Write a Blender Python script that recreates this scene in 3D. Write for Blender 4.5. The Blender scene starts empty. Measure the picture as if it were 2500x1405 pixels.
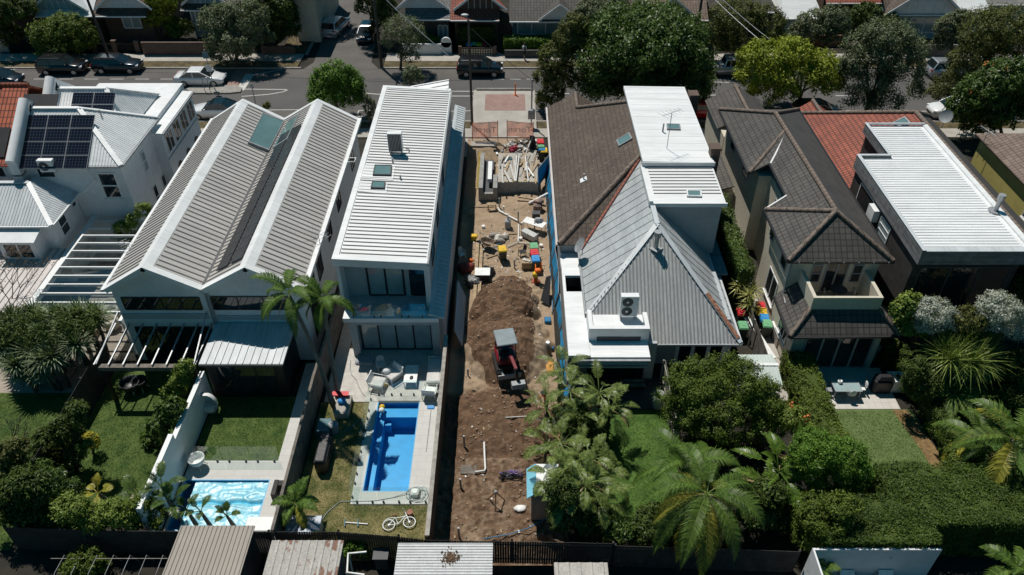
import bpy, math, random
import numpy as np
from mathutils import Vector, Matrix, noise
C = bpy.context.scene.collection
SC = bpy.context.scene
rnd = random.Random(7)
R = math.radians
# ------------------------------------------------------------------ camera
CAMH, PITCH, FPX = 33.0, 39.4, 1889.0          # drone height, look-down angle, focal length for a 2500 px wide frame
cam = bpy.data.cameras.new('camera'); camo = bpy.data.objects.new('camera', cam); C.objects.link(camo)
cam.sensor_width = 36; cam.lens = FPX / 2500 * 36; cam.clip_end = 3000; cam.clip_start = 0.5
camo.location = (0, 0, CAMH); camo.rotation_euler = (R(90 - PITCH), 0, 0)
SC.camera = camo
# ------------------------------------------------------------------ light
SHX, SHY = 0.25, -0.42                          # shadow of one metre of height on the ground
world = bpy.data.worlds.new('World'); SC.world = world; world.use_nodes = True
nt = world.node_tree; bg = nt.nodes['Background']
sky = nt.nodes.new('ShaderNodeTexSky'); sky.sky_type = 'NISHITA'; sky.sun_disc = False
sky.sun_elevation = math.atan2(1, math.hypot(SHX, SHY)); sky.sun_rotation = math.atan2(-SHX, -SHY)
sky.ozone_density = 4.0; sky.dust_density = .4
hs_ = nt.nodes.new('ShaderNodeHueSaturation'); hs_.inputs['Saturation'].default_value = 1.5; hs_.inputs['Hue'].default_value = .465; nt.links.new(sky.outputs[0], hs_.inputs['Color']); nt.links.new(hs_.outputs[0], bg.inputs[0]); bg.inputs[1].default_value = 0.05
sl = bpy.data.lights.new('sun', 'SUN'); sl.energy = 5.0; sl.angle = R(0.5); sl.color = (1, 0.955, 0.88)
so = bpy.data.objects.new('sun', sl); C.objects.link(so)
so.rotation_euler = Vector((SHX, SHY, -1)).to_track_quat('-Z', 'Y').to_euler(); so.location = (-20, 40, 80)
SC.view_settings.view_transform = 'Standard'; SC.view_settings.look = 'None'
SC.view_settings.exposure = -0.28; SC.view_settings.gamma = 1
SC.cycles.max_bounces = 8; SC.cycles.transparent_max_bounces = 12
SC.cycles.use_adaptive_sampling = True
# ------------------------------------------------------------------ survey helpers: a sight line met with a known height or wall plane
_c, _s = math.cos(R(PITCH)), math.sin(R(PITCH))
def ray(px, py):
    u = (px - 1250) / FPX; v = -(py - 702.5) / FPX
    return Vector((u, v * _s + _c, v * _c - _s))
def P(px, py, z=0.0):
    d = ray(px, py); t = (z - CAMH) / d.z
    return Vector((d.x * t, d.y * t, z))
def OX(px, py, X):
    d = ray(px, py); t = X / d.x
    return Vector((X, d.y * t, CAMH + d.z * t))
def OY(px, py, Y):
    d = ray(px, py); t = Y / d.y
    return Vector((d.x * t, Y, CAMH + d.z * t))
def OP(px, py, p0, n):
    d = ray(px, py); o = Vector((0, 0, CAMH)); t = (Vector(p0) - o).dot(n) / d.dot(n)
    return o + d * t
def nrm(a, b, c):
    n = (Vector(b) - Vector(a)).cross(Vector(c) - Vector(a)).normalized()
    return n if n.z >= 0 else -n
# ------------------------------------------------------------------ materials
def lin(c):
    return tuple(((x / 255) / 12.92 if x / 255 <= .04045 else ((x / 255 + .055) / 1.055) ** 2.4) for x in c)
def _new(name):
    m = bpy.data.materials.new(name); m.use_nodes = True
    nt = m.node_tree; b = nt.nodes['Principled BSDF']
    return m, nt, b
def _n(nt, t, **kw):
    n = nt.nodes.new(t)
    for k, v in kw.items():
        if k.startswith('i_'): n.inputs[k[2:].replace('_', ' ')].default_value = v
        else: setattr(n, k, v)
    return n
def _coord(nt, kind):
    return nt.nodes.new('ShaderNodeTexCoord').outputs[kind]
def _mixc(nt, fac, a, b, blend='MIX'):
    m = nt.nodes.new('ShaderNodeMix'); m.data_type = 'RGBA'; m.blend_type = blend
    for sock, v in ((m.inputs[0], fac), (m.inputs[6], a), (m.inputs[7], b)):
        if hasattr(v, 'links'): nt.links.new(v, sock)
        elif isinstance(v, (int, float)): sock.default_value = v
        else: sock.default_value = (*v[:3], 1)
    return m.outputs[2]
def _noise(nt, co, scale, detail=6, rough=.6):
    n = _n(nt, 'ShaderNodeTexNoise'); n.inputs['Scale'].default_value = scale
    n.inputs['Detail'].default_value = detail; n.inputs['Roughness'].default_value = rough
    nt.links.new(co, n.inputs['Vector']); return n.outputs['Fac']
def _ramp(nt, fac, lo, hi):
    r = nt.nodes.new('ShaderNodeMapRange'); r.inputs[1].default_value = lo; r.inputs[2].default_value = hi
    r.clamp = True; nt.links.new(fac, r.inputs[0]); return r.outputs[0]
def _bump(nt, b, h, dist, strength=1.0):
    n = nt.nodes.new('ShaderNodeBump'); n.inputs['Distance'].default_value = dist; n.inputs['Strength'].default_value = strength
    nt.links.new(h, n.inputs['Height']); nt.links.new(n.outputs[0], b.inputs['Normal'])
def mat(name, col, rough=.6, var=.18, scale=2.0, col2=None, lo=.35, hi=.65, bump=0, bscale=30, metal=0, spec=.5, fine=.0, fscale=60, coord='Object', coat=0, stretch=None):
    """painted or natural surface: a base colour broken up by two scales of noise, with optional bump"""
    m, nt, b = _new(name); co = _coord(nt, coord)
    if stretch:
        mp = _n(nt, 'ShaderNodeMapping'); mp.inputs['Scale'].default_value = stretch; nt.links.new(co, mp.inputs[0]); co = mp.outputs[0]
    c1 = tuple(x * (1 - var) for x in col); c2 = col2 or tuple(min(1, x * (1 + var)) for x in col)
    f = _ramp(nt, _noise(nt, co, scale), lo, hi)
    out = _mixc(nt, f, c1, c2)
    if fine:
        g = _ramp(nt, _noise(nt, co, fscale, 3), .3, .7)
        out = _mixc(nt, 1.0, out, _mixc(nt, g, (1 - fine,) * 3, (1, 1, 1)), 'MULTIPLY')
    nt.links.new(out, b.inputs['Base Color'])
    b.inputs['Roughness'].default_value = rough; b.inputs['Metallic'].default_value = metal
    b.inputs['Specular IOR Level'].default_value = spec; b.inputs['Coat Weight'].default_value = coat
    if bump: _bump(nt, b, _noise(nt, co, bscale, 5), bump)
    return m
def brickmat(name, c1, c2, mortar, w, h, ms=.01, off=.5, bump=.01, rough=.75, var=.25, vscale=1.2, stain=None):
    """tiles, bricks or pavers laid in metres along the face (UV is in metres)"""
    m, nt, b = _new(name); uv = _coord(nt, 'UV')
    t = _n(nt, 'ShaderNodeTexBrick'); t.offset = off; t.offset_frequency = 2; t.squash = 1
    t.inputs['Scale'].default_value = 1; t.inputs['Brick Width'].default_value = w; t.inputs['Row Height'].default_value = h
    t.inputs['Mortar Size'].default_value = ms; t.inputs['Mortar Smooth'].default_value = .2; t.inputs['Bias'].default_value = 0
    for k, c in (('Color1', c1), ('Color2', c2), ('Mortar', mortar)): t.inputs[k].default_value = (*c, 1)
    nt.links.new(uv, t.inputs['Vector'])
    ob = _coord(nt, 'Object')
    f = _ramp(nt, _noise(nt, ob, vscale), .3, .7)
    out = _mixc(nt, 1.0, t.outputs['Color'], _mixc(nt, f, (1 - var,) * 3, (1, 1, 1)), 'MULTIPLY')
    if stain:
        f2 = _ramp(nt, _noise(nt, ob, 3.0, 8), .56, .64); out = _mixc(nt, f2, out, stain)
    nt.links.new(out, b.inputs['Base Color']); b.inputs['Roughness'].default_value = rough
    iv = _n(nt, 'ShaderNodeMath', operation='SUBTRACT'); iv.inputs[0].default_value = 1; nt.links.new(t.outputs['Fac'], iv.inputs[1])
    if bump: _bump(nt, b, iv.outputs[0], bump)
    return m
def glassmat(name, tint=(.94, .985, .975), refl=.07):
    m, nt, b = _new(name); nt.nodes.remove(b)
    tr = _n(nt, 'ShaderNodeBsdfTransparent'); tr.inputs[0].default_value = (*tint, 1)
    gl = _n(nt, 'ShaderNodeBsdfGlossy'); gl.inputs['Roughness'].default_value = .03
    mx = _n(nt, 'ShaderNodeMixShader'); mx.inputs[0].default_value = refl
    nt.links.new(tr.outputs[0], mx.inputs[1]); nt.links.new(gl.outputs[0], mx.inputs[2])
    nt.links.new(mx.outputs[0], nt.nodes['Material Output'].inputs[0]); return m
def leafmat(name, col, col2=None, dead=None, rough=.45, trans=.25, vscale=.6):
    """foliage: every leaf a little different, with patches of a second green"""
    m, nt, b = _new(name)
    geo = _n(nt, 'ShaderNodeNewGeometry'); rd = geo.outputs['Random Per Island']
    col2 = col2 or tuple(min(1, x * 1.8) for x in col)
    a = _mixc(nt, rd, tuple(x * .95 for x in col), tuple(min(.75, x * 1.5) for x in col2))
    f = _ramp(nt, _noise(nt, _coord(nt, 'Object'), vscale, 3), .35, .7)
    a = _mixc(nt, f, a, _mixc(nt, 1.0, a, (.62, .66, .6), 'MULTIPLY'))
    if dead: a = _mixc(nt, _ramp(nt, rd, .93, .95), a, dead)
    nt.links.new(a, b.inputs['Base Color']); b.inputs['Roughness'].default_value = rough
    b.inputs['Specular IOR Level'].default_value = .28
    if trans:
        tl = _n(nt, 'ShaderNodeBsdfTranslucent'); nt.links.new(_mixc(nt, 1.0, a, (1.3, 1.5, .5), 'MULTIPLY'), tl.inputs[0])
        mx = _n(nt, 'ShaderNodeMixShader'); mx.inputs[0].default_value = trans
        nt.links.new(b.outputs[0], mx.inputs[1]); nt.links.new(tl.outputs[0], mx.inputs[2])
        nt.links.new(mx.outputs[0], nt.nodes['Material Output'].inputs[0])
    return m
# ------------------------------------------------------------------ mesh builder
class MB:
    def __init__(s): s.v = []; s.f = []; s.mi = []; s.sm = []
    def add(s, vs, fs, mi=0, sm=False):
        o = len(s.v); s.v.extend(tuple(v) for v in vs)
        for f in fs: s.f.append(tuple(i + o for i in f)); s.mi.append(mi); s.sm.append(sm)
        return s
    def hexa(s, p, mi=0):          # p: 4 bottom + 4 top, ccw
        return s.add(p, [(3, 2, 1, 0), (4, 5, 6, 7), (0, 1, 5, 4), (1, 2, 6, 5), (2, 3, 7, 6), (3, 0, 4, 7)], mi)
    def box(s, x0, y0, z0, x1, y1, z1, mi=0):
        return s.hexa([(x0, y0, z0), (x1, y0, z0), (x1, y1, z0), (x0, y1, z0), (x0, y0, z1), (x1, y0, z1), (x1, y1, z1), (x0, y1, z1)], mi)
    def obox(s, c, size, rz=0, mi=0, M=None):
        a, b, d = (q / 2 for q in size); M = M or Matrix.Rotation(rz, 3, 'Z'); c = Vector(c)
        return s.hexa([c + M @ Vector(q) for q in ((-a, -b, -d), (a, -b, -d), (a, b, -d), (-a, b, -d), (-a, -b, d), (a, -b, d), (a, b, d), (-a, b, d))], mi)
    def bevbox(s, c, size, bev, rz=0, mi=0):
        """box with chamfered vertical edges and top edges"""
        a, b, d = (q / 2 for q in size); c = Vector(c); M = Matrix.Rotation(rz, 3, 'Z'); k = bev
        def ring(z, i): return [(-a + i + k, -b + i), (a - i - k, -b + i), (a - i, -b + i + k), (a - i, b - i - k), (a - i - k, b - i), (-a + i + k, b - i), (-a + i, b - i - k), (-a + i, -b + i + k)], z
        rings = [ring(-d, 0), ring(d - k, 0), ring(d, k)]
        vs = []
        for pts, z in rings: vs += [c + M @ Vector((x, y, z)) for x, y in pts]
        fs = [tuple(range(7, -1, -1)), tuple(range(16, 24))]
        for r in (0, 8):
            for i in range(8): fs.append((r + i, r + (i + 1) % 8, r + 8 + (i + 1) % 8, r + 8 + i))
        return s.add(vs, fs, mi)
    def prism(s, poly, z0, z1, mi=0):
        n = len(poly); vs = [(x, y, z0) for x, y in poly] + [(x, y, z1) for x, y in poly]
        return s.add(vs, [tuple(range(n - 1, -1, -1)), tuple(range(n, 2 * n))] + [(i, (i + 1) % n, n + (i + 1) % n, n + i) for i in range(n)], mi)
    def slab(s, pts, th, mi=0):    # planar polygon with thickness downwards along its normal
        pts = [Vector(p) for p in pts]; n = nrm(pts[0], pts[1], pts[2]); k = len(pts)
        low = [p - n * th for p in pts]
        return s.add(pts + low, [tuple(range(k)), tuple(range(2 * k - 1, k - 1, -1))] + [(k + i, k + (i + 1) % k, (i + 1) % k, i) for i in range(k)], mi)
    def bar(s, a, b, w, h=None, mi=0, up=(0, 0, 1)):
        a, b = Vector(a), Vector(b); h = h or w; d = (b - a).normalized(); u = Vector(up)
        if abs(d.dot(u)) > .98: u = Vector((0, 1, 0))
        x = d.cross(u).normalized() * w / 2; y = x.cross(d).normalized() * h / 2
        return s.hexa([a - x - y, a + x - y, b + x - y, b - x - y, a - x + y, a + x + y, b + x + y, b - x + y], mi)
    def tube(s, pts, r, n=6, mi=0, sm=True, cap=True):
        pts = [Vector(p) for p in pts]; k = len(pts); rs = r if hasattr(r, '__len__') else [r] * k; vs = []; u = None
        for i, p in enumerate(pts):
            d = (pts[min(i + 1, k - 1)] - pts[max(i - 1, 0)]).normalized()
            if u is None: u = d.orthogonal().normalized()
            u = (u - d * u.dot(d)); u = u.normalized() if u.length > 1e-6 else d.orthogonal().normalized()
            w = d.cross(u)
            vs += [p + (u * math.cos(t) + w * math.sin(t)) * rs[i] for t in (2 * math.pi * j / n for j in range(n))]
        fs = [(i * n + j, i * n + (j + 1) % n, (i + 1) * n + (j + 1) % n, (i + 1) * n + j) for i in range(k - 1) for j in range(n)]
        s.add(vs, fs, mi, sm)
        if cap: s.add(vs[:n], [tuple(range(n - 1, -1, -1))], mi); s.add(vs[-n:], [tuple(range(n))], mi)
        return s
    def cyl(s, c, r, h, n=16, mi=0, r2=None, sm=True):
        c = Vector(c); return s.tube([c, c + Vector((0, 0, h))], [r, r if r2 is None else r2], n, mi, sm)
    def lathe(s, prof, c=(0, 0, 0), n=16, mi=0, sm=True):
        c = Vector(c); k = len(prof)
        vs = [c + Vector((r * math.cos(2 * math.pi * j / n), r * math.sin(2 * math.pi * j / n), z)) for r, z in prof for j in range(n)]
        return s.add(vs, [(i * n + j, i * n + (j + 1) % n, (i + 1) * n + (j + 1) % n, (i + 1) * n + j) for i in range(k - 1) for j in range(n)], mi, sm)
    def ball(s, c, rx, ry=None, rz=None, n=10, m=6, mi=0, rz_rot=0, jit=0):
        ry = ry or rx; rz = rz or rx; c = Vector(c); M = Matrix.Rotation(rz_rot, 3, 'Z'); vs = []
        for i in range(m + 1):
            a = math.pi * i / m
            for j in range(n):
                t = 2 * math.pi * j / n; q = Vector((math.sin(a) * math.cos(t), math.sin(a) * math.sin(t), math.cos(a)))
                k = 1 + (jit * noise.noise(q * 2.3 + c * 3) if jit else 0)
                vs.append(c + M @ Vector((q.x * rx * k, q.y * ry * k, q.z * rz * k)))
        return s.add(vs, [(i * n + j, (i + 1) * n + j, (i + 1) * n + (j + 1) % n, i * n + (j + 1) % n) for i in range(m) for j in range(n)], mi, True)
    def ribs(s, poly, d, step, w, h, mi=0, start=None, lift=.002):
        """raised ribs along d over a convex planar roof polygon"""
        poly = [Vector(p) for p in poly]; n = nrm(poly[0], poly[1], poly[2]); d = Vector(d); d = (d - n * d.dot(n)).normalized(); t = n.cross(d)
        o = poly[0]; uv = [((p - o).dot(d), (p - o).dot(t)) for p in poly]; lo = min(q[1] for q in uv); hi = max(q[1] for q in uv)
        x = lo + (start if start is not None else step * .5)
        while x < hi:
            cr = []
            for i in range(len(uv)):
                (a, b), (e, f) = uv[i], uv[(i + 1) % len(uv)]
                if (b - x) * (f - x) < 0: cr.append(a + (e - a) * (x - b) / (f - b))
            if len(cr) >= 2 and max(cr) - min(cr) > .06:
                p, q = o + t * x + d * (min(cr) + .01), o + t * x + d * (max(cr) - .01); a = t * w / 2; l = n * lift; k = n * h; b = t * w * .3
                s.add([p - a + l, p + a + l, q + a + l, q - a + l, p - b + k, p + b + k, q + b + k, q - b + k], [(4, 5, 6, 7), (0, 1, 5, 4), (1, 2, 6, 5), (2, 3, 7, 6), (3, 0, 4, 7)], mi)
            x += step
        return s
    def build(s, name, mats, parent=None, at=None, kind=None):
        me = bpy.data.meshes.new(name); at = Vector(at) if at is not None else Vector((0, 0, 0))
        V = np.array(s.v, dtype=np.float32).reshape(-1, 3) - np.array(at, dtype=np.float32)
        me.from_pydata(V.tolist(), [], s.f)
        for m in (mats if isinstance(mats, (list, tuple)) else [mats]): me.materials.append(m)
        if any(s.mi): me.polygons.foreach_set('material_index', s.mi)
        if any(s.sm): me.polygons.foreach_set('use_smooth', s.sm)
        uv = me.uv_layers.new(name='UVMap'); buf = np.zeros((len(me.loops), 2), dtype=np.float32); Z = Vector((0, 0, 1))
        for p in me.polygons:
            n = p.normal
            if abs(n.z) > .999 or n.length < .1: u, w = Vector((1, 0, 0)), Vector((0, 1, 0))
            else:
                u = Z.cross(n).normalized(); w = n.cross(u)
            for li in p.loop_indices:
                q = me.vertices[me.loops[li].vertex_index].co + at; buf[li] = (q.dot(u), q.dot(w))
        uv.data.foreach_set('uv', buf.ravel())
        o = bpy.data.objects.new(name, me); C.objects.link(o); o.location = at
        if parent is not None:
            o.parent = parent; o.matrix_parent_inverse = INV.get(parent.name, Matrix.Identity(4))
        if kind: o['kind'] = kind
        return o
def thing(name, label, cat, loc=(0, 0, 0), rz=0, group=None):
    """an Empty at the base of a thing; its parts are built in world coordinates around it (rz 0) or locally and then placed"""
    o = bpy.data.objects.new(name, None); C.objects.link(o); o.location = loc; o.rotation_euler = (0, 0, rz); o.empty_display_size = .2
    tag(o, label, cat, group)
    L = Vector(loc)
    if L.length > 0: INV[o.name] = Matrix.Translation(-L)
    return o
def tag(o, label, cat, group=None):
    o['label'] = label; o['category'] = cat
    if group: o['group'] = group
    return o
def dup(root, loc, rz=0, label=None, group=None, scale=None):
    r = root.copy(); C.objects.link(r); r.location = loc; r.rotation_euler = (0, 0, rz)
    if scale: r.scale = (scale,) * 3
    if label: r['label'] = label
    if group: r['group'] = group
    def rec(a, b):
        for ch in KIDS.get(a.name, []):
            c = ch.copy(); C.objects.link(c); c.parent = b; rec(ch, c)
    rec(root, r)
    return r
KIDS = {}; INV = {}
def kids_of(root):
    """remember the parts of a prototype once, so that copies need no search"""
    for o in C.objects:
        if o.parent is not None: KIDS.setdefault(o.parent.name, [])
    for o in C.objects:
        if o.parent is not None and o not in KIDS[o.parent.name]: KIDS[o.parent.name].append(o)
    return root
def place(root, loc, rz=0, scale=None):
    root.location = loc; root.rotation_euler = (0, 0, rz)
    if scale: root.scale = (scale,) * 3
    return root
def text_mesh(body, size, depth=.004, mirror=False):
    """flat lettering as a mesh in the XZ plane, centred on the origin"""
    cu = bpy.data.curves.new('lettering', 'FONT'); cu.body = body; cu.size = size; cu.align_x = 'CENTER'; cu.align_y = 'CENTER'; cu.extrude = depth; cu.resolution_u = 3
    ob = bpy.data.objects.new('lettering', cu); C.objects.link(ob)
    me = bpy.data.meshes.new_from_object(ob.evaluated_get(bpy.context.evaluated_depsgraph_get()))
    bpy.data.objects.remove(ob); bpy.data.curves.remove(cu)
    b = MB(); k = -1 if mirror else 1
    b.add([(v.co.x * k, -v.co.z, v.co.y) for v in me.vertices], [tuple(p.vertices) for p in me.polygons]); bpy.data.meshes.remove(me)
    return b
# ------------------------------------------------------------------ shared materials
M = {}
M['soil'] = mat('soil', (.03, .026, .018), .95, .35, .8, bump=.04, bscale=12, fine=.4, fscale=25)
M['asphalt'] = mat('asphalt', (.105, .1, .097), .9, .1, .25, fine=.3, fscale=45, bump=.006, bscale=150)
M['asphalt_worn'] = mat('asphalt_worn', (.13, .12, .112), .92, .14, .35, fine=.35, fscale=30, bump=.006, bscale=150)
M['kerb'] = mat('kerb', (.33, .31, .28), .85, .2, 3, fine=.3, fscale=30)
M['concrete'] = mat('concrete', (.42, .39, .35), .9, .13, .7, fine=.22, fscale=20)
M['concrete_dark'] = mat('concrete_dark', (.17, .165, .16), .9, .25, 1.2, fine=.3, fscale=14)
M['drygrass'] = mat('drygrass', (.115, .098, .042), .95, .3, 1.3, col2=(.2, .15, .075), bump=.05, bscale=30, fine=.55, fscale=35)
M['paint'] = mat('road_paint', (.62, .61, .58), .7, .15, 8, fine=.35, fscale=40)
M['redpave'] = brickmat('red_paving', (.3, .18, .15), (.36, .22, .185), (.26, .19, .16), .24, .12, .008, bump=.004)
M['white'] = mat('white_paint', (.76, .77, .77), .55, .05, 1.2, fine=.06, fscale=8)
M['whitewall'] = mat('white_render', (.74, .75, .76), .8, .06, .6, fine=.1, fscale=3, bump=.004, bscale=60)
M['greywall'] = mat('grey_render', (.42, .45, .47), .8, .08, .6, fine=.12, fscale=4, bump=.004, bscale=60)
M['beigewall'] = mat('beige_render', (.62, .57, .46), .85, .06, .7, fine=.15, fscale=5, bump=.008, bscale=70)
M['glass'] = mat('window_glass', (.018, .024, .027), .04, .2, .5, spec=.8)
M['glassblue'] = mat('skylight_glass', (.13, .22, .22), .05, .1, .8, spec=.8)
M['curtainglass'] = mat('curtained_glass', (.3, .38, .4), .08, .15, 1.0, spec=.7)
M['clear'] = glassmat('clear_glass')
M['frost'] = glassmat('roof_glass', (.9, .95, .96), .2)
M['black'] = mat('black_paint', (.018, .018, .02), .45, .2, 2)
M['darkgrey'] = mat('dark_grey_paint', (.06, .063, .068), .6, .2, 2, fine=.2)
M['steel'] = mat('galvanised_steel', (.4, .41, .42), .45, .15, 4, metal=.5)
M['greymetal'] = mat('grey_metal', (.3, .31, .32), .5, .15, 3)
M['timber'] = mat('raw_timber', (.42, .31, .19), .8, .25, 3, fine=.3, fscale=20)
M['oldtimber'] = mat('weathered_timber', (.2, .175, .15), .9, .3, 2.5, fine=.4, fscale=18, bump=.008, bscale=40)
M['darktimber'] = mat('dark_timber', (.05, .046, .043), .8, .3, 2, fine=.3, fscale=20)
M['browntimber'] = mat('brown_paling', (.105, .072, .052), .85, .35, 1.5, fine=.35, fscale=20)
M['pvc'] = mat('white_pipe', (.74, .73, .7), .4, .06, 5, fine=.15)
M['rubber'] = mat('rubber', (.02, .02, .021), .75, .2, 4)
for k, c in dict(red=(.62, .025, .035), green=(.16, .42, .22), blue=(.03, .27, .62), yellow=(.75, .48, .02), orange=(.85, .17, .015), binbody=(.035, .05, .036), purple=(.24, .15, .4), teal=(.03, .33, .42), fenceblue=(.012, .16, .34), white2=(.82, .82, .8)).items():
    M[k] = mat(k + '_plastic', c, .45, .1, 4, fine=.1)
M['bark'] = mat('bark', (.1, .085, .07), .95, .35, 3, bump=.03, bscale=14, fine=.4)
M['palmbark'] = mat('palm_bark', (.2, .18, .155), .9, .25, 3, bump=.02, bscale=10, fine=.35)
# ------------------------------------------------------------------ ground blocks (tops at z 0) above one low ground sheet
def sheet(name, x0, x1, y0, y1, z, m, kind='structure', th=None):
    b = MB()
    if th: b.box(x0, y0, z - th, x1, y1, z)
    else: b.add([(x0, y0, z), (x1, y0, z), (x1, y1, z), (x0, y1, z)], [(0, 1, 2, 3)])
    return b.build(name, m, kind=kind)
def block(name, x0, x1, y0, y1, holes=(), m='soil', z=0.0, bot=-1.6):
    b = MB(); xs = sorted({x0, x1, *[h[0] for h in holes], *[h[1] for h in holes]}); ys = sorted({y0, y1, *[h[2] for h in holes], *[h[3] for h in holes]})
    for i in range(len(xs) - 1):
        for j in range(len(ys) - 1):
            cx, cy = (xs[i] + xs[i + 1]) / 2, (ys[j] + ys[j + 1]) / 2
            if not any(h[0] < cx < h[1] and h[2] < cy < h[3] for h in holes): b.box(xs[i], ys[j], bot, xs[i + 1], ys[j + 1], z)
    return b.build(name, M[m] if isinstance(m, str) else m, kind='structure')
sheet('ground', -900, 900, -300, 1500, -1.6, M['soil'])
POOL1 = (-7.62, -5.25, 23.8, 29.97); POOL2 = (-16.8, -12.47, 21.55, 24.55)
LX, RX = -3.85, 2.72                                   # sides of the dug-out building lot
block('street_ground', -170, 170, 60.45, 240)
block('garden_ground', -170, LX, 19.7, 60.45, [POOL1, POOL2])
block('garden_ground', RX, 170, 19.7, 60.45)
block('garden_ground', -170, 170, -60, 19.7)
# ------------------------------------------------------------------ street
RY0, RY1 = 63.9, 75.35
sheet('road', -170, 170, RY0, RY1, .03, M['asphalt'], th=.03)
for x0, x1, y0, y1 in ((-170, 170, 73.1, RY1), (-170, 170, RY0, 66.3)): sheet('road_shoulder', x0, x1, y0, y1, .034, M['asphalt_worn'])
b = MB(); b.add([(-21.3, 75.3, .05), (-13.6, 75.3, .05), (-14.6, 77, .05), (-17.3, 125, .05), (-22.6, 125, .05), (-20.6, 77, .05)], [(0, 1, 2, 3, 4, 5)]); b.build('side_road', M['asphalt_worn'], kind='structure')
def kerb(x0, x1, y0, y1): sheet('kerb', x0, x1, y0, y1, .15, M['kerb'], th=.2)
for x0, x1 in ((-170, -21.6), (-13.4, 170)): kerb(x0, x1, RY1, RY1 + .22)
kerb(-170, -3.7, RY0 - .22, RY0); kerb(2.2, 170, RY0 - .22, RY0)
for x0, x1 in ((-170, -22), (-13.2, 170)):
    sheet('verge', x0, x1, RY1 + .22, 77.1, .13, M['drygrass'], th=.2)
    sheet('footpath', x0, x1, 77.1, 79.0, .14, M['concrete'], th=.2)
sheet('verge', -24.6, -21.9, 79.4, 110, .12, M['drygrass'], th=.2); sheet('kerb', -21.9, -21.6, 79, 110, .13, M['kerb'], th=.2)
sheet('verge', -170, -3.75, 62.4, RY0 - .22, .12, M['drygrass'], th=.2); sheet('verge', 2.3, 170, 62.4, RY0 - .22, .12, M['drygrass'], th=.2)
sheet('footpath', -170, 170, 60.8, 62.4, .13, M['concrete'], th=.2)
# kerb build-out with red paving in front of the building lot, and the refuge island on the left
b = MB(); b.box(-3.7, 62.4, .0, 2.2, 70.3, .12); b.build('footpath', M['concrete'], kind='structure')
b = MB(); b.tube([(-3.45, 70.25, .16), (2.05, 70.25, .16)], .17, 8); b.build('kerb', M['kerb'], kind='structure')
sheet('red_paving', -2.55, 1.25, 65.9, 69.3, .13, M['redpave'])
isl = [P(455, 222), P(470, 214), P(575, 212), P(592, 218), P(588, 228), P(560, 231), P(470, 231)]
b = MB(); b.prism([(p.x, p.y) for p in isl], .03, .17); b.build('traffic_island', M['kerb'], kind='structure')
q = [P(552, 212), P(600, 212), P(622, 172), P(575, 172)]; b = MB(); b.add([(p.x, p.y, .042) for p in q], [(3, 2, 1, 0)]); b.build('red_paving', M['redpave'], kind='structure')
q = [P(576, 222), P(596, 222), P(622, 182), P(600, 182)]; b = MB(); b.add([(p.x, p.y, .046) for p in q], [(3, 2, 1, 0)]); b.build('crossing_marking', M['paint'], kind='structure')
# painted lines
mk = MB()
def line(px0, py0, px1, py1, w=.13):
    a, c = P(px0, py0, .04), P(px1, py1, .04); d = (c - a).normalized(); n = Vector((-d.y, d.x, 0)) * w / 2
    mk.add([a - n, c - n, c + n, a + n], [(0, 1, 2, 3)])
for x in range(20, 560, 62): line(x, 193.5, x + 34, 193.5, .1)
for x in range(1205, 1330, 40): line(x, 193.5, x + 26, 194, .1)
line(0, 223, 48, 222); line(355, 222, 462, 216); line(592, 218, 700, 219); line(590, 236, 655, 231); line(655, 231, 690, 225); line(690, 225, 702, 220)
line(640, 269, 770, 268, .1); line(860, 224, 905, 229); line(905, 229, 940, 232); line(1098, 223, 1160, 223.5); line(1098, 235, 1160, 235)
line(876, 270, 905, 270, .1); line(876, 270, 872, 285, .1); line(872, 285, 905, 286, .1); line(20, 172, 44, 168); line(620, 183, 690, 170)
line(1725, 233, 1795, 232); line(2040, 234, 2112, 235); line(2020, 270, 2262, 272, .1); line(1725, 200, 1780, 202, .1); line(1305, 228, 1390, 229); line(1305, 235, 1380, 236); line(1720, 270, 1760, 270, .1); line(1100, 272, 1150, 271, .1); line(1305, 270, 1340, 271, .1)
mk.build('road_marking', M['paint'], kind='structure')
b = MB(); p = P(923, 190, .045); b.cyl((p.x, p.y, .036), .33, .01, 20); b.build('manhole_cover', M['darkgrey'], kind='structure')
# ------------------------------------------------------------------ roof materials
M['roofwhite'] = mat('white_metal_roof', (.8, .81, .81), .45, .07, .5, fine=.14, fscale=3, stretch=(.35, 2.7, 1))
M['roofcool'] = mat('pale_zinc_roof', (.56, .59, .61), .45, .1, .6, fine=.16, fscale=4, stretch=(2.5, .4, 1))
M['roofwarm'] = mat('warm_grey_metal_roof', (.5, .475, .45), .5, .1, .6, fine=.16, fscale=3, stretch=(.3, 2.5, .3))
M['roofrib'] = mat('roof_rib', (.33, .31, .29), .5, .05, 1)
M['roofgrey'] = mat('grey_corrugated_roof', (.43, .45, .455), .5, .12, .5, fine=.18, fscale=4, stretch=(2.2, .4, 1))
M['tilebrown'] = brickmat('brown_roof_tiles', (.1, .07, .053), (.13, .094, .07), (.05, .037, .03), .3, .34, .022, off=0, bump=.02, var=.35, vscale=.5, stain=(.13, .105, .08))
M['tiledark'] = brickmat('charcoal_roof_tiles', (.082, .074, .068), (.11, .1, .09), (.03, .028, .026), .33, .36, .024, off=0, bump=.025, var=.35, vscale=.7)
M['tileshingle'] = brickmat('charcoal_shingle_tiles', (.075, .07, .066), (.085, .08, .075), (.05, .047, .045), .2, .33, .02, bump=.02, var=.3)  # charcoal tiles in staggered courses for side and far slopes
M['tilered'] = brickmat('red_roof_tiles', (.33, .085, .052), (.42, .115, .065), (.1, .03, .022), .27, .34, .03, off=0, bump=.03, var=.4, vscale=.9)
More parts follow.
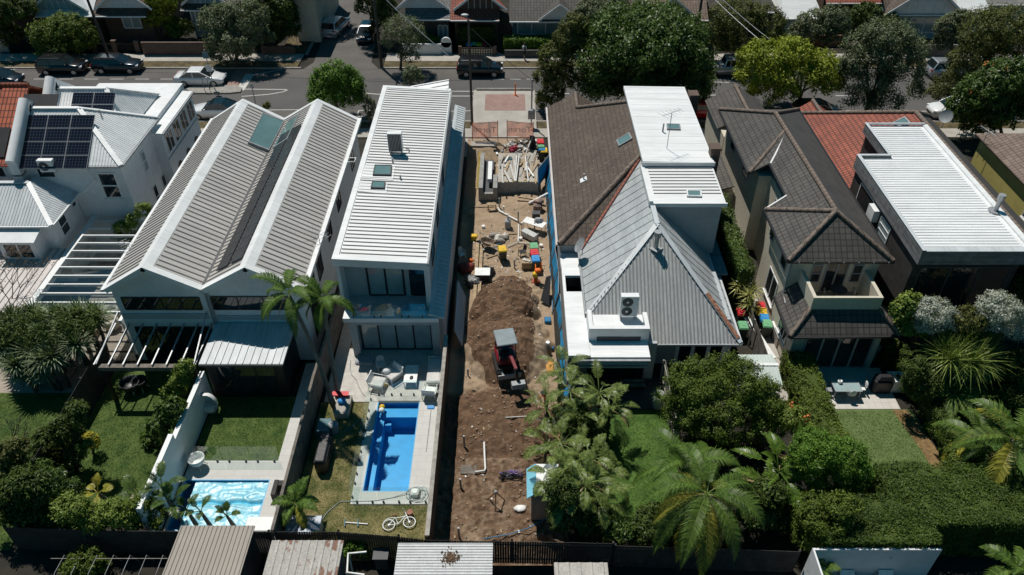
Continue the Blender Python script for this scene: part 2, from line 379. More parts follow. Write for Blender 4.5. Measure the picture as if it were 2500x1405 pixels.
M['tileorange'] = brickmat('orange_roof_tiles', (.48, .11, .05), (.58, .15, .07), (.14, .035, .022), .27, .5, .04, off=0, bump=.04, var=.35, vscale=1.5)
M['tilemixed'] = brickmat('mottled_red_tiles', (.2, .07, .045), (.1, .075, .06), (.05, .03, .025), .27, .34, .03, off=0, bump=.03, var=.4)
M['ridgetile'] = brickmat('ridge_tiles', (.19, .145, .115), (.23, .175, .14), (.08, .06, .05), .4, 1, .03, off=0, bump=.02, var=.3)
M['slate'] = brickmat('grey_slate', (.2, .2, .2), (.27, .27, .265), (.08, .08, .08), .3, .3, .03, off=.5, bump=.02, var=.35)
M['pinkroof'] = mat('pinkish_grey_roof', (.55, .5, .48), .5, .06, .6)
M['cedar'] = brickmat('weathered_boards', (.2, .2, .205), (.3, .3, .3), (.07, .07, .07), 2.4, .16, .008, bump=.006, var=.45, vscale=2.5)
M['greyboards'] = brickmat('grey_cladding', (.3, .29, .28), (.34, .33, .32), (.12, .12, .12), 6, .14, .01, bump=.008)
M['brick'] = brickmat('dark_brick', (.11, .06, .045), (.15, .085, .06), (.14, .12, .1), .24, .086, .012, bump=.006)
M['teal'] = mat('teal_wall', (.11, .2, .23), .8, .1, 1)
M['yellowwall'] = mat('yellow_render', (.55, .47, .15), .8, .08, .8, fine=.1)
M['ribgrey'] = mat('grey_corrugation', (.27, .275, .275), .5, .1, .4, col2=(.33, .315, .29), fine=.15, fscale=5)
M['rust'] = mat('rusty_iron', (.3, .1, .05), .9, .4, 5, col2=(.42, .22, .14))

def winY(par, Y, x0, x1, z0, z1, nx=1, ny=1, fm='white', gm='glass', fw=.07, d=.05, sgn=-1, sill=False):
    """window in a wall facing -Y (sgn -1) or +Y: frame and, one level down, its panes"""
    w = MB(); g = MB(); ya, yb = sorted((Y + sgn * d, Y + .01 * sgn))
    for x in [x0 + (x1 - x0) * i / nx for i in range(nx + 1)]: w.box(x - fw / 2, ya, z0, x + fw / 2, yb, z1)
    xs = [x0 + (x1 - x0) * i / nx for i in range(nx + 1)]
    for z in [z0 + (z1 - z0) * i / ny for i in range(ny + 1)]:
        for i in range(nx): w.box(xs[i] + fw / 2, ya, z - fw / 2, xs[i + 1] - fw / 2, yb, z + fw / 2)
    if sill: w.box(x0 - .1, Y + sgn * .12 if sgn < 0 else Y, z0 - .12, x1 + .1, Y if sgn < 0 else Y + .12, z0 - fw / 2 - .004)
    o = w.build('window', M[fm], par)
    y = Y + sgn * .022; g.box(x0 + .01, min(y, Y), z0 + .01, x1 - .01, max(y, Y), z1 - .01)
    g.build('pane', M[gm], o); return o
def winX(par, X, y0, y1, z0, z1, nx=1, ny=1, fm='white', gm='glass', fw=.07, d=.05, sgn=1, sill=False):
    w = MB(); g = MB(); xa, xb = sorted((X + sgn * d, X + .01 * sgn))
    ys = [y0 + (y1 - y0) * i / nx for i in range(nx + 1)]
    for y in ys: w.box(xa, y - fw / 2, z0, xb, y + fw / 2, z1)
    for z in [z0 + (z1 - z0) * i / ny for i in range(ny + 1)]:
        for i in range(nx): w.box(xa, ys[i] + fw / 2, z - fw / 2, xb, ys[i + 1] - fw / 2, z + fw / 2)
    if sill: w.box(min(X, X + sgn * .12), y0 - .1, z0 - .13, max(X, X + sgn * .12), y1 + .1, z0 - fw / 2 - .004)
    o = w.build('window', M[fm], par)
    x = X + sgn * .022; g.box(min(x, X), y0 + .01, z0 + .01, max(x, X), y1 - .01, z1 - .01)
    g.build('pane', M[gm], o); return o
def cap(b, a, c, r=.14, mi=0, lift=.03):
    a, c = Vector(a), Vector(c); a.z += lift; c.z += lift
    return b.tube([a, c], r, 8, mi)
def ridgecaps(par, segs, m='ridgetile', r=.15):
    for a, c in segs: b = MB(); cap(b, a, c, r); b.build('ridge_cap', M[m], par)
def gutter(par, segs, m='white', w=.12):
    for a, c in segs: b = MB(); b.bar(a, c, w, w); b.build('gutter', M[m], par)
def skylight(par, pts, th=.14, fm='greymetal', gm='glassblue', fw=.1):
    """roof window over a planar quad: raised frame with the glass as its own piece"""
    pts = [Vector(p) for p in pts]; n = nrm(pts[0], pts[1], pts[2]); ce = sum(pts, Vector()) / 4
    b = MB()
    for i in range(4):
        a, c = pts[i], pts[(i + 1) % 4]; ia, ic = a + (ce - a).normalized() * fw * 1.3, c + (ce - c).normalized() * fw * 1.3
        b.add([a, c, ic, ia, a + n * th, c + n * th, ic + n * th, ia + n * th], [(4, 5, 6, 7), (0, 1, 5, 4), (2, 3, 7, 6)])
    o = b.build('skylight', M[fm], par)
    g = MB(); g.slab([p + (ce - p).normalized() * fw + n * (th - .025) for p in pts], .02); g.build('pane', M[gm], o); return o
H = []
# ================================================================== HOUSE: white twin-gabled house
L, r1, v, r2, Rr = -22.6, -20.0, -17.2, -14.45, -11.6; Y0, Y1 = 33.0, 53.3; ZE, ZR = 5.72, 7.3
hs = thing('gabled_house', 'white house with two parallel gables and a warm grey ribbed roof', 'house', (-17.2, 43, 0)); H1 = hs
b = MB(); prof = [(L + .2, 0), (Rr - .2, 0), (Rr - .2, ZE - .1), (r2, ZR - .2), (v, ZE - .15), (r1, ZR - .2), (L + .2, ZE - .1)]
n = len(prof); vs = [(x, Y0 + .3, z) for x, z in prof] + [(x, Y1 - .3, z) for x, z in prof]
b.add(vs, [tuple(range(n)), tuple(range(2 * n - 1, n - 1, -1))] + [(n + i, n + (i + 1) % n, (i + 1) % n, i) for i in range(n)])
b.build('wall', M['whitewall'], hs)
b = MB(); planes = {}
for xa, za, xb, zb, key in ((L, ZE, r1, ZR, 'a'), (r1, ZR, v, ZE, 'b'), (v, ZE, r2, ZR, 'c'), (r2, ZR, Rr, ZE, 'd')):
    q = [(xa, Y0, za), (xb, Y0, zb), (xb, Y1, zb), (xa, Y1, za)]; planes[key] = q
    b.slab(q, .18)
    top = [(xa + (.45 if key in 'bd' else .12), Y0 + .42), (xb - (.45 if key in 'ac' else .12), Y0 + .42)]
    f = lambda x: za + (zb - za) * (x - xa) / (xb - xa)
    x0, x1 = top[0][0], top[1][0]
    b.ribs([(x0, Y0 + .42, f(x0)), (x1, Y0 + .42, f(x1)), (x1, Y1 - .35, f(x1)), (x0, Y1 - .35, f(x0))], (1, 0, (zb - za) / (xb - xa)), .41, .09, .055, 1)
b.build('roof', [M['roofwarm'], M['roofrib']], hs)
b = MB()
for xr in (r1, r2):
    for s in (-1, 1):
        dz = (ZR - ZE) / 2.7; b.slab([(xr, Y0 - .05, ZR + .035), (xr + s * .42, Y0 - .05, ZR + .035 - .42 * dz), (xr + s * .42, Y1 + .05, ZR + .035 - .42 * dz), (xr, Y1 + .05, ZR + .035)], .03)
for ya, yb in ((Y0 - .06, Y0 + .36), (Y1 - .3, Y1 + .06)):
    for q in planes.values():
        (xa, _, za), (xb, _, zb) = q[0], q[1]
        b.slab([(xa, ya, za + .05), (xb, ya, zb + .05), (xb, yb, zb + .05), (xa, yb, za + .05)], .3)
b.build('roof_trim', M['roofwhite'], hs)
b = MB(); b.bar((Rr + .1, Y0 - .05, ZE - .03), (Rr + .1, Y1, ZE - .03), .26, .22); b.build('gutter', M['roofwhite'], hs); b = MB(); b.bar((L - .08, Y0 - .05, ZE - .03), (L - .08, Y1, ZE - .03), .16, .16); b.build('gutter', M['roofwhite'], hs)
b = MB(); b.bar((v, Y0 - .02, ZE + .03), (v, Y1, ZE + .03), .16, .05); b.build('valley_gutter', M['darkgrey'], hs)
b = MB(); p = OX(848, 396, Rr + .25); b.tube([p, p + Vector((.5, 0, 0)), p + Vector((.5, .55, 0)), p + Vector((0, .55, 0))], .04); b.build('overflow_pipe', M['white'], hs)
YF = Y0 + .3
winY(hs, YF, -22.0, -17.62, 4.05, 4.95, 4, 1, 'black', 'glass', .06); winY(hs, YF, -16.95, -12.6, 4.05, 5.0, 3, 1, 'black', 'glass', .06)
b = MB(); b.box(-22.3, YF - .06, 3.35, -17.4, YF, 3.75); b.box(-16.95, YF - .06, 3.3, -12.2, YF, 3.6); b.build('cladding_band', M['greywall'], hs)
winY(hs, YF, -21.9, -17.5, .1, 2.7, 4, 1, 'black', 'glass', .08)
b = MB(); b.tube([(v, Y0 + .1, ZE - .2), (v + .02, YF - .1, ZE - .5), (v + .02, YF - .1, 2.9)], .05); b.tube([(v + .16, YF - .1, ZE - .5), (v + .16, YF - .1, 2.9)], .05); b.build('downpipe', M['greymetal'], hs)
for y0, y1, z0, z1 in ((34.3, 36.0, 1.0, 4.9), (36.9, 38.1, 3.2, 5.0), (40.4, 41.5, 3.6, 4.9), (43.8, 45, 3.6, 4.9), (49.5, 50.6, 3.4, 4.9)): winX(hs, Rr - .2, y0, y1, z0, z1, 2, 1, 'black')
# skylights either side of the valley
dz = (ZR - ZE) / 2.8
pb, nb = (v, 40, ZE), Vector((dz, 0, 1)).normalized(); pc, nc = (v, 40, ZE), Vector((-dz * 1.02, 0, 1)).normalized()
S = [OP(x, y, pb, nb) for x, y in ((640, 280), (692, 299), (655, 372), (604, 352))]; skylight(hs, S, .2, 'greymetal')
S = [OP(x, y, pc, nc) for x, y in ((706, 300), (733, 281), (704, 343), (668, 366))]; skylight(hs, S, .15, 'greymetal')
# solar strip on the slope above the valley
sp = MB(); sp.box(-.42, -.55, 0, .42, .55, .045); sp.box(-.4, -.53, .045, .4, .53, .049, 1)
M['cells'] = brickmat('dark_solar_cells', (.016, .017, .019), (.02, .021, .024), (.055, .055, .06), .18, .18, .006, off=0, bump=0, rough=.25, var=.3)
M['cellsblue'] = brickmat('black_solar_cells', (.006, .008, .016), (.007, .009, .02), (.06, .065, .08), .205, .205, .012, off=0, bump=0, rough=.12, var=.1)
pan0 = sp.build('solar_module', [M['darkgrey'], M['cells']]); tag(pan0, 'dark solar panel in the long double strip on the twin-gabled house', 'solar panel', 'solar panels in the long valley strip'); ang = math.atan(dz)
k = 0
for j in range(14):
    for i in range(2):
        x = v + 1.02 + i * .88; o = pan0 if k == 0 else pan0.copy(); k += 1
        if o is not pan0: C.objects.link(o)
        o.location = (x, 34.6 + j * 1.13, ZE + (x - v) * dz + .12); o.rotation_euler = (0, -ang, 0)
# rear steel pergola and dark pavilion with pale roof
pg = thing('steel_pergola', 'open steel pergola with seven bare sloping rafters behind the left gable', 'pergola', (-20, 31.5, 0))
b = MB(); xs = [-22.9 + 5.55 * i / 7 for i in range(8)]
for x in xs: b = MB(); b.bar((x, 30.05, 2.82), (x, 33.25, 3.0), .07, .1); b.build('rafter', M['steel'], pg)
b = MB(); b.box(-22.7, 29.95, 2.45, -17.45, 30.25, 2.72); b.build('beam', M['oldtimber'], pg)
for p, q in (((-22.75, 30.05, 2.9), (-22.45, 33.2, 3.95)), ((-17.4, 30.05, 2.9), (-17.4, 33.2, 3.95))): b = MB(); b.bar(p, q, .07); b.build('brace', M['steel'], pg)
for x in (-22.6, -17.5): bb = MB(); bb.box(x - .09, 30.0, 0, x + .09, 30.2, 2.45); bb.build('post', M['black'], pg)
pv = thing('dark_pavilion', 'black-walled room with a pale ribbed metal roof under the right gable', 'pavilion', (-14.8, 31.5, 0))
b = MB(); b.box(-17.0, 30.35, 0, -12.75, 33.25, 2.72); b.build('wall', M['black'], pv)
q = [(-17.12, 30.0, 2.95), (-12.52, 30.0, 2.95), (-12.52, 33.25, 3.05), (-17.12, 33.25, 3.05)]; b = MB(); b.slab(q, .14); b.ribs(q, (0, 1, 0), .4, .05, .06); b.build('roof', M['roofcool'], pv)
b = MB(); b.box(-17.12, 29.93, 2.78, -12.52, 29.998, 2.93); b.build('gutter', M['darkgrey'], pv)
winY(pv, 30.35, -16.5, -13.2, .15, 2.5, 3, 1, 'black', 'glass', .08)

# ================================================================== HOUSE: white flat-roofed house with the pool
hs = thing('flat_house', 'narrow white two-storey house with a long ribbed white roof and rear balcony', 'house', (-7, 43, 0))
xl, xr, y0, y1, zl, zr = -10.02, -4.78, 34.35, 56.7, 6.8, 6.5
b = MB(); b.hexa([(xl + .25, 35.6, 3.15), (xr - .05, 35.6, 3.15), (xr - .05, y1 - .3, 3.15), (xl + .25, y1 - .3, 3.15), (xl + .25, 35.6, zl - .3), (xr - .05, 35.6, zr - .3), (xr - .05, y1 - .3, zr - .3), (xl + .25, y1 - .3, zl - .3)])
b.box(xl + .3, 34.2, 0, xr + .3, 56.2, 3.147); b.build('wall', M['greywall'], hs)  # white walls made grey: the facade's deep shade is put into the colour
q = [(xl, y0, zl), (xr, y0, zr), (xr, y1, zr), (xl, y1, zl)]
b = MB(); b.slab(q, .28); sl_ = (zr - zl) / (xr - xl); zz = lambda x: zl + (x - xl) * sl_
b.ribs([(xl + .34, y0 + .45, zz(xl + .34)), (xr - .06, y0 + .45, zz(xr - .06)), (xr - .06, y1 - .4, zz(xr - .06)), (xl + .34, y1 - .4, zz(xl + .34))], (1, 0, sl_), .37, .05, .06, 1)
b.build('roof', [M['roofwhite'], M['roofrib']], hs)
b = MB(); b.slab([(xl - .04, y0, zl + .07), (xl + .3, y0, zl + .05), (xl + .3, y1, zl + .05), (xl - .04, y1, zl + .07)], .42)
b.slab([(xl - .04, y0 - .04, zl + .08), (xr + .04, y0 - .04, zr + .06), (xr + .04, y0 + .4, zr + .06), (xl - .04, y0 + .4, zl + .08)], .5)
b.slab([(xl, y1 - .35, zl + .06), (xr, y1 - .35, zr + .06), (xr, y1 + .02, zr + .06), (xl, y1 + .02, zl + .06)], .4); b.build('roof_trim', M['roofwhite'], hs)
b = MB(); b.bar((xr + .05, y0, zr - .1), (xr + .05, y1, zr - .1), .1, .14); b.build('gutter', M['greymetal'], hs)
b = MB(); b.box(xl + .04, 34.5, 3.15, xl + .24, 35.7, zl - .32); b.build('balcony_side_wall', M['whitewall'], hs); b = MB(); b.box(xr - .22, 34.5, 3.15, xr - .04, 35.65, zr - .3); b.build('balcony_side_wall', M['whitewall'], hs)
# side roof, one storey lower, along the building lot
q = [(-4.82, 33.6, 3.42), (-3.93, 33.6, 3.11), (-3.93, 60.4, 3.11), (-4.82, 60.4, 3.42)]
b = MB(); b.slab(q, .12); b.ribs([(-4.6, 33.7, 3.345), (-3.96, 33.7, 3.12), (-3.96, 60.3, 3.12), (-4.6, 60.3, 3.345)], (1, 0, -.35), .38, .05, .05); b.build('side_roof', M['roofcool'], hs)
b = MB(); b.box(xr + .31, 34.2, 0, -4.06, 60.3, 3.0); b.build('side_wall', M['greywall'], hs)
b = MB(); q = [P(1000, 211, 6.6), P(1095, 222, 6.5), P(1096, 194, 7.0)]; b.slab(q, .25); b.ribs(q, q[2] - q[0], .4, .05, .05); b.build('entry_canopy', M['roofwhite'], hs)
b = MB(); b.box(xl + .2, 33.5, 2.85, -4.28, 35.6, 3.146); b.build('balcony_floor', M['white'], hs)
b = MB(); b.box(-9.55, 33.6, 0, -9.12, 34.2, 2.6); b.box(-4.75, 33.6, 0, -4.3, 34.2, 2.6); b.box(-9.55, 33.55, 2.6, -4.3, 34.2, 2.848); b.build('portal', M['greywall'], hs)
winY(hs, 35.6, -8.5, -6.4, 3.2, 5.35, 2, 1, 'black', 'curtainglass', .12); winY(hs, 35.6, -6.0, -5.1, 3.2, 5.35, 1, 1, 'black', 'glass', .1)
winY(hs, 34.2, -9.05, -4.85, .08, 2.58, 4, 1, 'black', 'curtainglass', .1)
b = MB()
for x0, x1 in ((-9.4, -7.82), (-7.78, -6.22), (-6.18, -5.0)): b.box(x0, 33.6, 3.2, x1, 33.612, 4.2)
bal = b.build('balustrade', M['clear'], hs); b = MB()
for x in (-9.2, -8.0, -7.6, -6.4, -6.0, -5.2): b = MB(); b.box(x - .03, 33.57, 3.15, x + .03, 33.64, 3.3); b.build('clamp', M['black'], bal)
for px, py in ((0, 0),):
    zs = lambda x: zz(x) + .03
    for pts in (((915, 407), (957, 408), (955, 432), (910, 431)), ((909, 446), (941, 447), (939, 464), (905, 463))):
        S = [OP(x, y, (xl, y0, zl), Vector((-sl_, 0, 1)).normalized()) for x, y in pts]; skylight(hs, S, .16, 'darkgrey', 'glassblue', .08)
b = MB()
for pts in (((880, 403), (965, 406), (960, 440), (875, 434)), ((875, 443), (947, 446), (944, 474), (868, 466))):
    b.slab([OP(x, y, (xl, y0, zl + .04), Vector((-sl_, 0, 1)).normalized()) for x, y in pts], .02)
b.build('flashing', M['roofwhite'], hs)
for x, y in ((959, 397), (978, 438)): p = OP(x, y, (xl, y0, zl), Vector((-sl_, 0, 1))); b = MB(); b.cyl(p, .06, .3, 8); b.build('roof_vent', M['greymetal'], hs)
for ya, yb in ((37, 38.5), (41, 42.2), (46, 47)): winX(hs, xr - .05, ya, yb, 4.3, 5.9, 1, 1, 'black')

# ================================================================== HOUSE: tiled and corrugated pair right of the lot
hs = thing('corrugated_house', 'old house with brown tiles, a grey corrugated hip and white roof boxes', 'house', (8, 44, 0))
b = MB(); b.box(3.2, 40.3, 0, 8.8, 59.0, 3.6); b.box(8.8, 33.6, 0, 12.75, 55, 3.0); b.box(4.5, 33.2, 0, 8.79, 40.29, 3.1); b.box(8.3, 33.0, 0, 12.9, 33.59, 2.4); b.build('wall', M['greywall'], hs)
e, ze, zt = 2.95, 3.7, 7.0
apn, apf = (8.72, 45.8, zt), (8.72, 53.5, zt)
tl = [[(e, 40.0, ze), apn, apf, (5.2, 56.6, 4.98), (5.2, 59.3, 4.98), (e, 59.3, ze)]]
b = MB(); b.slab(tl[0], .15); b.slab([(e, 40.0, ze), (8.72, 40.0, ze), apn], .15); b.slab([apf, (8.72, 59.3, ze), (5.2, 56.6, 4.98)], .1); b.slab([(5.2, 56.6, 4.98), (7.4, 59.3, 3.75), (5.2, 59.3, 4.98)], .1); b.build('tile_roof', M['tilebrown'], hs)
ridgecaps(hs, [((e + .05, 40.05, ze), apn), (apn, apf), (apf, (5.2, 56.6, 4.98)), ((5.2, 56.6, 4.98), (5.2, 59.3, 4.98))], r=.17)
gutter(hs, [((e - .08, 40, ze - .06), (e - .08, 59.3, ze - .06))], 'pinkroof', .14)
# corrugated hip
ap = (8.6, 37.8, 6.8); dzl = .79
b = MB(); B_ = (8.6, 46.0, 6.8)
lp = [(4.33, 33.5, 3.42), ap, B_, (4.33, 46, 3.42)]
fp = [(4.33, 33.5, 3.556), (5.92, 32.1, 2.5), (13.05, 32.1, 2.5), ap]
rp = [(13.05, 32.1, 2.5), (13.05, 42.5, 2.5), (8.6, 42.5, 6.8), ap]
for q in (lp, fp, rp): b.slab(q, .1)
b.ribs(lp, (1, 0, dzl), .76, .05, .035); b.ribs(fp, (0, 1, .75), .21, .08, .05, 1); b.ribs(rp, (-1, 0, .97), .76, .05, .03); b.build('corrugated_roof', [M['roofgrey'], M['ribgrey']], hs)
b = MB()
for a, c in (((4.33, 33.5, 3.44), ap), (ap, (8.6, 44, 6.8)), (ap, (13.05, 32.1, 2.52))): b.bar(Vector(a) + Vector((0, 0, .05)), Vector(c) + Vector((0, 0, .05)), .3, .06)
b.build('ridge_capping', M['roofcool'], hs)
b = MB(); a, c = Vector(ap), Vector((13.05, 32.1, 2.52)); b.bar(a.lerp(c, .6) + Vector((0, 0, .1)), a.lerp(c, .97) + Vector((0, 0, .1)), .26, .07); b.build('rusty_capping', M['rust'], hs)['label'] = 'rusty lower end of the hip capping'
b = MB(); pa, pb_ = Vector((4.45, 39.7, 3.62)), Vector((8.5, 45.35, 6.85)); b.bar(pa, pb_, .16, .08); b.build('red_flashing', M['tilered'], hs)
gutter(hs, [((4.25, 33.6, 3.38), (4.25, 39.9, 3.38)), ((8.3, 32.03, 2.45), (13.05, 32.03, 2.45))], 'greymetal', .12); gutter(hs, [((13.12, 32.1, 2.45), (13.12, 42.5, 2.45))], 'roofcool', .12)
# white boxes on the roof
b = MB(); b.box(8.75, 44.05, 4.5, 12.95, 55.1, 7.25); b.build('upper_storey', M['greywall'], hs)
b = MB(); b.slab([(8.5, 44.0, 7.45), (13.15, 44.0, 7.38), (13.15, 55.3, 7.38), (8.5, 55.3, 7.45)], .22); b.ribs([(8.6, 44.1, 7.45), (13.05, 44.1, 7.385), (13.05, 55.2, 7.385), (8.6, 55.2, 7.45)], (1, 0, -.015), .95, .02, .008); b.box(8.46, 43.93, 7.12, 13.2, 43.999, 7.4); b.build('upper_roof', M['roofwhite'], hs)
b = MB(); q = [(8.5, 39.85, 6.95), (13.1, 39.85, 6.95), (13.1, 43.98, 7.05), (8.5, 43.98, 7.05)]; b.slab(q, .2); b.ribs([(8.8, 40.7, 6.975), (13.0, 40.7, 6.975), (13.0, 43.9, 7.05), (8.8, 43.9, 7.05)], (1, 0, 0), .36, .05, .05, 1)
b.box(8.42, 39.75, 6.72, 13.18, 39.848, 6.98); b.box(8.38, 39.8, 6.8, 8.62, 44, 7.12); b.build('dormer_roof', [M['roofwhite'], M['roofrib']], hs)
b = MB(); b.box(8.62, 40.05, 3.0, 12.95, 43.9, 6.73); b.build('dormer_wall', M['greywall'], hs)
S = [P(1675, 467, 7.0), P(1712, 468, 7.0), P(1713, 482, 7.0), P(1677, 481, 7.0)]; skylight(hs, S, .1, 'white', 'glassblue', .08)
S = [P(1627, 305, 7.45), P(1660, 306, 7.43), P(1661, 318, 7.43), P(1628, 317, 7.45)]; skylight(hs, S, .1, 'greymetal', 'glassblue', .06)
nt_ = Vector((-.572, 0, 1)).normalized(); S = [OP(x, y, (e, 45, ze), nt_) for x, y in ((1538, 326), (1545, 341), (1512, 360), (1506, 345))]; skylight(hs, S, .12, 'greymetal', 'glassblue', .08)
b = MB(); p = OP(1425, 440, (e, 45, ze), nt_); b.obox(p + nt_ * .03, (.5, .5, .04), 0, 0, Matrix.Rotation(-.52, 3, 'Y')); b.cyl(p, .05, .5, 8); b.build('vent_pipe', M['white'], hs)
b = MB(); b.cyl(P(1618, 322, 7.44), .06, .6, 8); b.build('vent_pipe', M['greymetal'], hs)
# flue with cowl on the hip
nf = nrm(fp[0], fp[1], fp[2]); p = OP(1601, 607, fp[1], nf); b = MB(); b.cyl(p - Vector((0, 0, .1)), .13, 1.15, 12); b.cyl(p + Vector((0, 0, .85)), .2, .3, 12); b.cyl(p + Vector((0, 0, 1.15)), .22, .06, 12); b.obox(p + nf * .03, (.6, .6, .05), .78); b.build('flue', M['steel'], hs)
# flat white extension: left strip, plant-room box, skillion
b = MB(); b.box(3.1, 30.4, 3.02, 4.3, 35.9, 3.2); b.box(3.1, 37.45, 3.02, 4.3, 38.7, 3.2); b.box(3.1, 38.7, 2.7, 4.3, 40.2, 2.88); b.box(3.1, 35.9, 3.0, 3.28, 37.45, 3.2); b.box(4.3, 30.4, 2.9, 7.6, 31.75, 3.08)
b.build('flat_roof', M['roofwhite'], hs)
b = MB(); b.box(3.3, 35.92, .8, 4.24, 37.43, 1.2); b.build('light_well_floor', M['darkgrey'], hs)
b = MB(); b.box(4.32, 31.78, 2.4, 7.62, 33.2, 3.72); b.box(4.28, 31.7, 3.0, 7.66, 31.98, 4.0); b.box(4.28, 31.98, 3.0, 4.52, 33.3, 4.0); b.box(7.42, 31.98, 3.0, 7.66, 33.1, 4.0); b.build('plant_box', M['white'], hs)
b = MB(); b.box(4.75, 31.66, 3.12, 7.2, 31.698, 3.4); b.build('louvre', M['darkgrey'], hs)
b = MB(); b.box(3.12, 30.7, 0, 4.0, 31.1, 3.0); b.box(3.12, 31.1, 0, 3.3, 40.2, 2.69); b.build('clad_wall', M['greyboards'], hs)
b = MB(); b.box(4.0, 31.7, 0, 8.2, 31.9, 2.88); b.build('rear_wall', M['greywall'], hs); winY(hs, 31.7, 4.4, 7.6, .1, 2.4, 3, 1, 'black')
b = MB(); b.tube([(3.65, 30.3, 2.75), (7.5, 30.3, 2.75)], .16, 10); b.bar((3.6, 30.12, 2.6), (7.5, 30.12, 2.6), .07, .1); b.box(3.55, 30.2, 2.8, 7.6, 30.4, 2.98); b.build('awning_roll', M['greymetal'], hs)
winY(hs, 33.0, 9.75, 12.5, .1, 2.15, 3, 1, 'white', 'glass', .22)
b = MB()
for y, w_ in ((38.2, .9), (40.2, .7)): b.box(12.9, y, 2.6, 13.6, y + w_ + 1, 2.75)
b.build('side_hood', M['teal'], hs)
b = MB(); b.box(13.0, 44.6, 3.0, 13.6, 45.3, 7.9); b.box(12.95, 44.55, 7.9, 13.65, 45.35, 8.05); b.build('chimney', M['brick'], hs)
b = MB(); p = P(1697, 240, 7.2); b.box(13.2, p.y - .4, 3, 13.9, p.y + .5, 7.6); b.build('chimney', M['brick'], hs)

# ================================================================== HOUSE: beige two-storey house with charcoal tiles
hs = thing('tiled_house', 'beige two-storey house with a charcoal tiled hip roof and walled rear balcony', 'house', (18.7, 43, 0))
xl, xr, ze, zt = 15.75, 21.7, 6.2, 8.05; xm = 18.7; yN, yF = 35.0, 53.9; an, af = (xm, 37.3, zt), (18.45, 49.6, zt)
b = MB(); b.box(16.25, 35.5, 0, 21.3, 40.2, 6.1); b.box(17.2, 40.2, 0, 21.3, 44.4, 6.1); b.box(16.4, 44.4, 0, 21.3, 53.4, 6.1); b.box(16.25, 32.6, 0, 21.3, 35.5, 3.3); b.build('wall', M['beigewall'], hs)
sl5 = (zt - ze) / (xm - xl); zf = lambda x: ze + (x - xl) * sl5
b = MB(); b.slab([(xl, yN, ze), (xr, yN, ze), an], .14); b.build('front_hip', M['tiledark'], hs)
b = MB(); left = [[(xl, yN, ze), an, (xl, 40.25, ze)], [(xl, 40.25, ze), an, (17.0, 44.6, zf(17.0)), (17.0, 40.6, zf(17.0))], [an, af, (17.0, 44.6, zf(17.0))], [(17.0, 44.6, zf(17)), af, (15.75, 53.9, ze), (15.75, 44.6, ze)]]
for q in left: b.slab(q, .14)
b.build('roof', M['tiledark'], hs)
b = MB(); b.slab([(xr, yN, ze), (xr, yF, ze), af, an], .14); b.slab([(xl, yF, ze), (xr, yF, ze), af], .14); b.build('side_slope', M['tileshingle'], hs)
ridgecaps(hs, [((xl, yN, ze), an), ((xr, yN, ze), an), (an, af), ((xl, 40.25, ze), an), ((15.8, 44.6, ze + .02), (18.6, 47.3, zt - .03)), (af, (xr, yF, ze)), (af, (xl, yF, ze))], r=.15)
b = MB(); b.bar((xl + .1, 40.35, ze + .07), (17.0, 40.6, zf(17) + .05), .1, .05); b.bar((17.0, 44.5, zf(17) + .04), (18.3, 46.6, 7.85), .1, .05); b.build('valley_flashing', M['white'], hs)
gutter(hs, [((xl - .06, yN - .06, ze - .05), (xr + .06, yN - .06, ze - .05)), ((xl - .07, yN, ze - .05), (xl - .07, 40.3, ze - .05)), ((xl - .05, 44.6, ze - .05), (xl - .05, yF, ze - .05)), ((xr + .07, yN, ze - .05), (xr + .07, yF, ze - .05)), ((16.95, 40.6, 6.9), (16.95, 44.6, 6.9))], 'black', .11)
b = MB()
for i in range(7): b.box(16.3 + i * .85, yN - .135, ze - .06, 16.34 + i * .85, yN - .121, ze + .02)
b.build('gutter_bracket', M['white'], hs)
winY(hs, 35.5, 17.5, 18.05, 4.3, 5.55, 1, 2, 'greymetal'); winY(hs, 35.5, 19.85, 20.4, 4.3, 5.55, 1, 2, 'greymetal')
winY(hs, 35.5, 18.3, 19.55, 3.55, 5.75, 2, 1, 'greymetal', 'glass', .09)
# balcony walls
b = MB(); b.box(16.85, 33.0, 3.45, 20.75, 33.16, 5.15); b.box(16.85, 33.16, 3.45, 17.05, 35.5, 5.15); b.box(20.55, 33.16, 3.45, 20.75, 35.5, 5.15); b.build('balcony_wall', M['beigewall'], hs)
M['paving'] = brickmat('cream_tiles', (.56, .53, .48), (.6, .57, .52), (.4, .38, .34), .42, .42, .008, off=0, bump=.003, var=.12); M['slabs'] = brickmat('grey_pavers', (.28, .26, .23), (.32, .3, .27), (.12, .11, .1), .5, .5, .012, off=0, bump=.003, var=.2)
b = MB(); b.box(17.05, 33.16, 3.31, 20.55, 35.49, 3.5); b.build('balcony_floor', M['slabs'], hs)
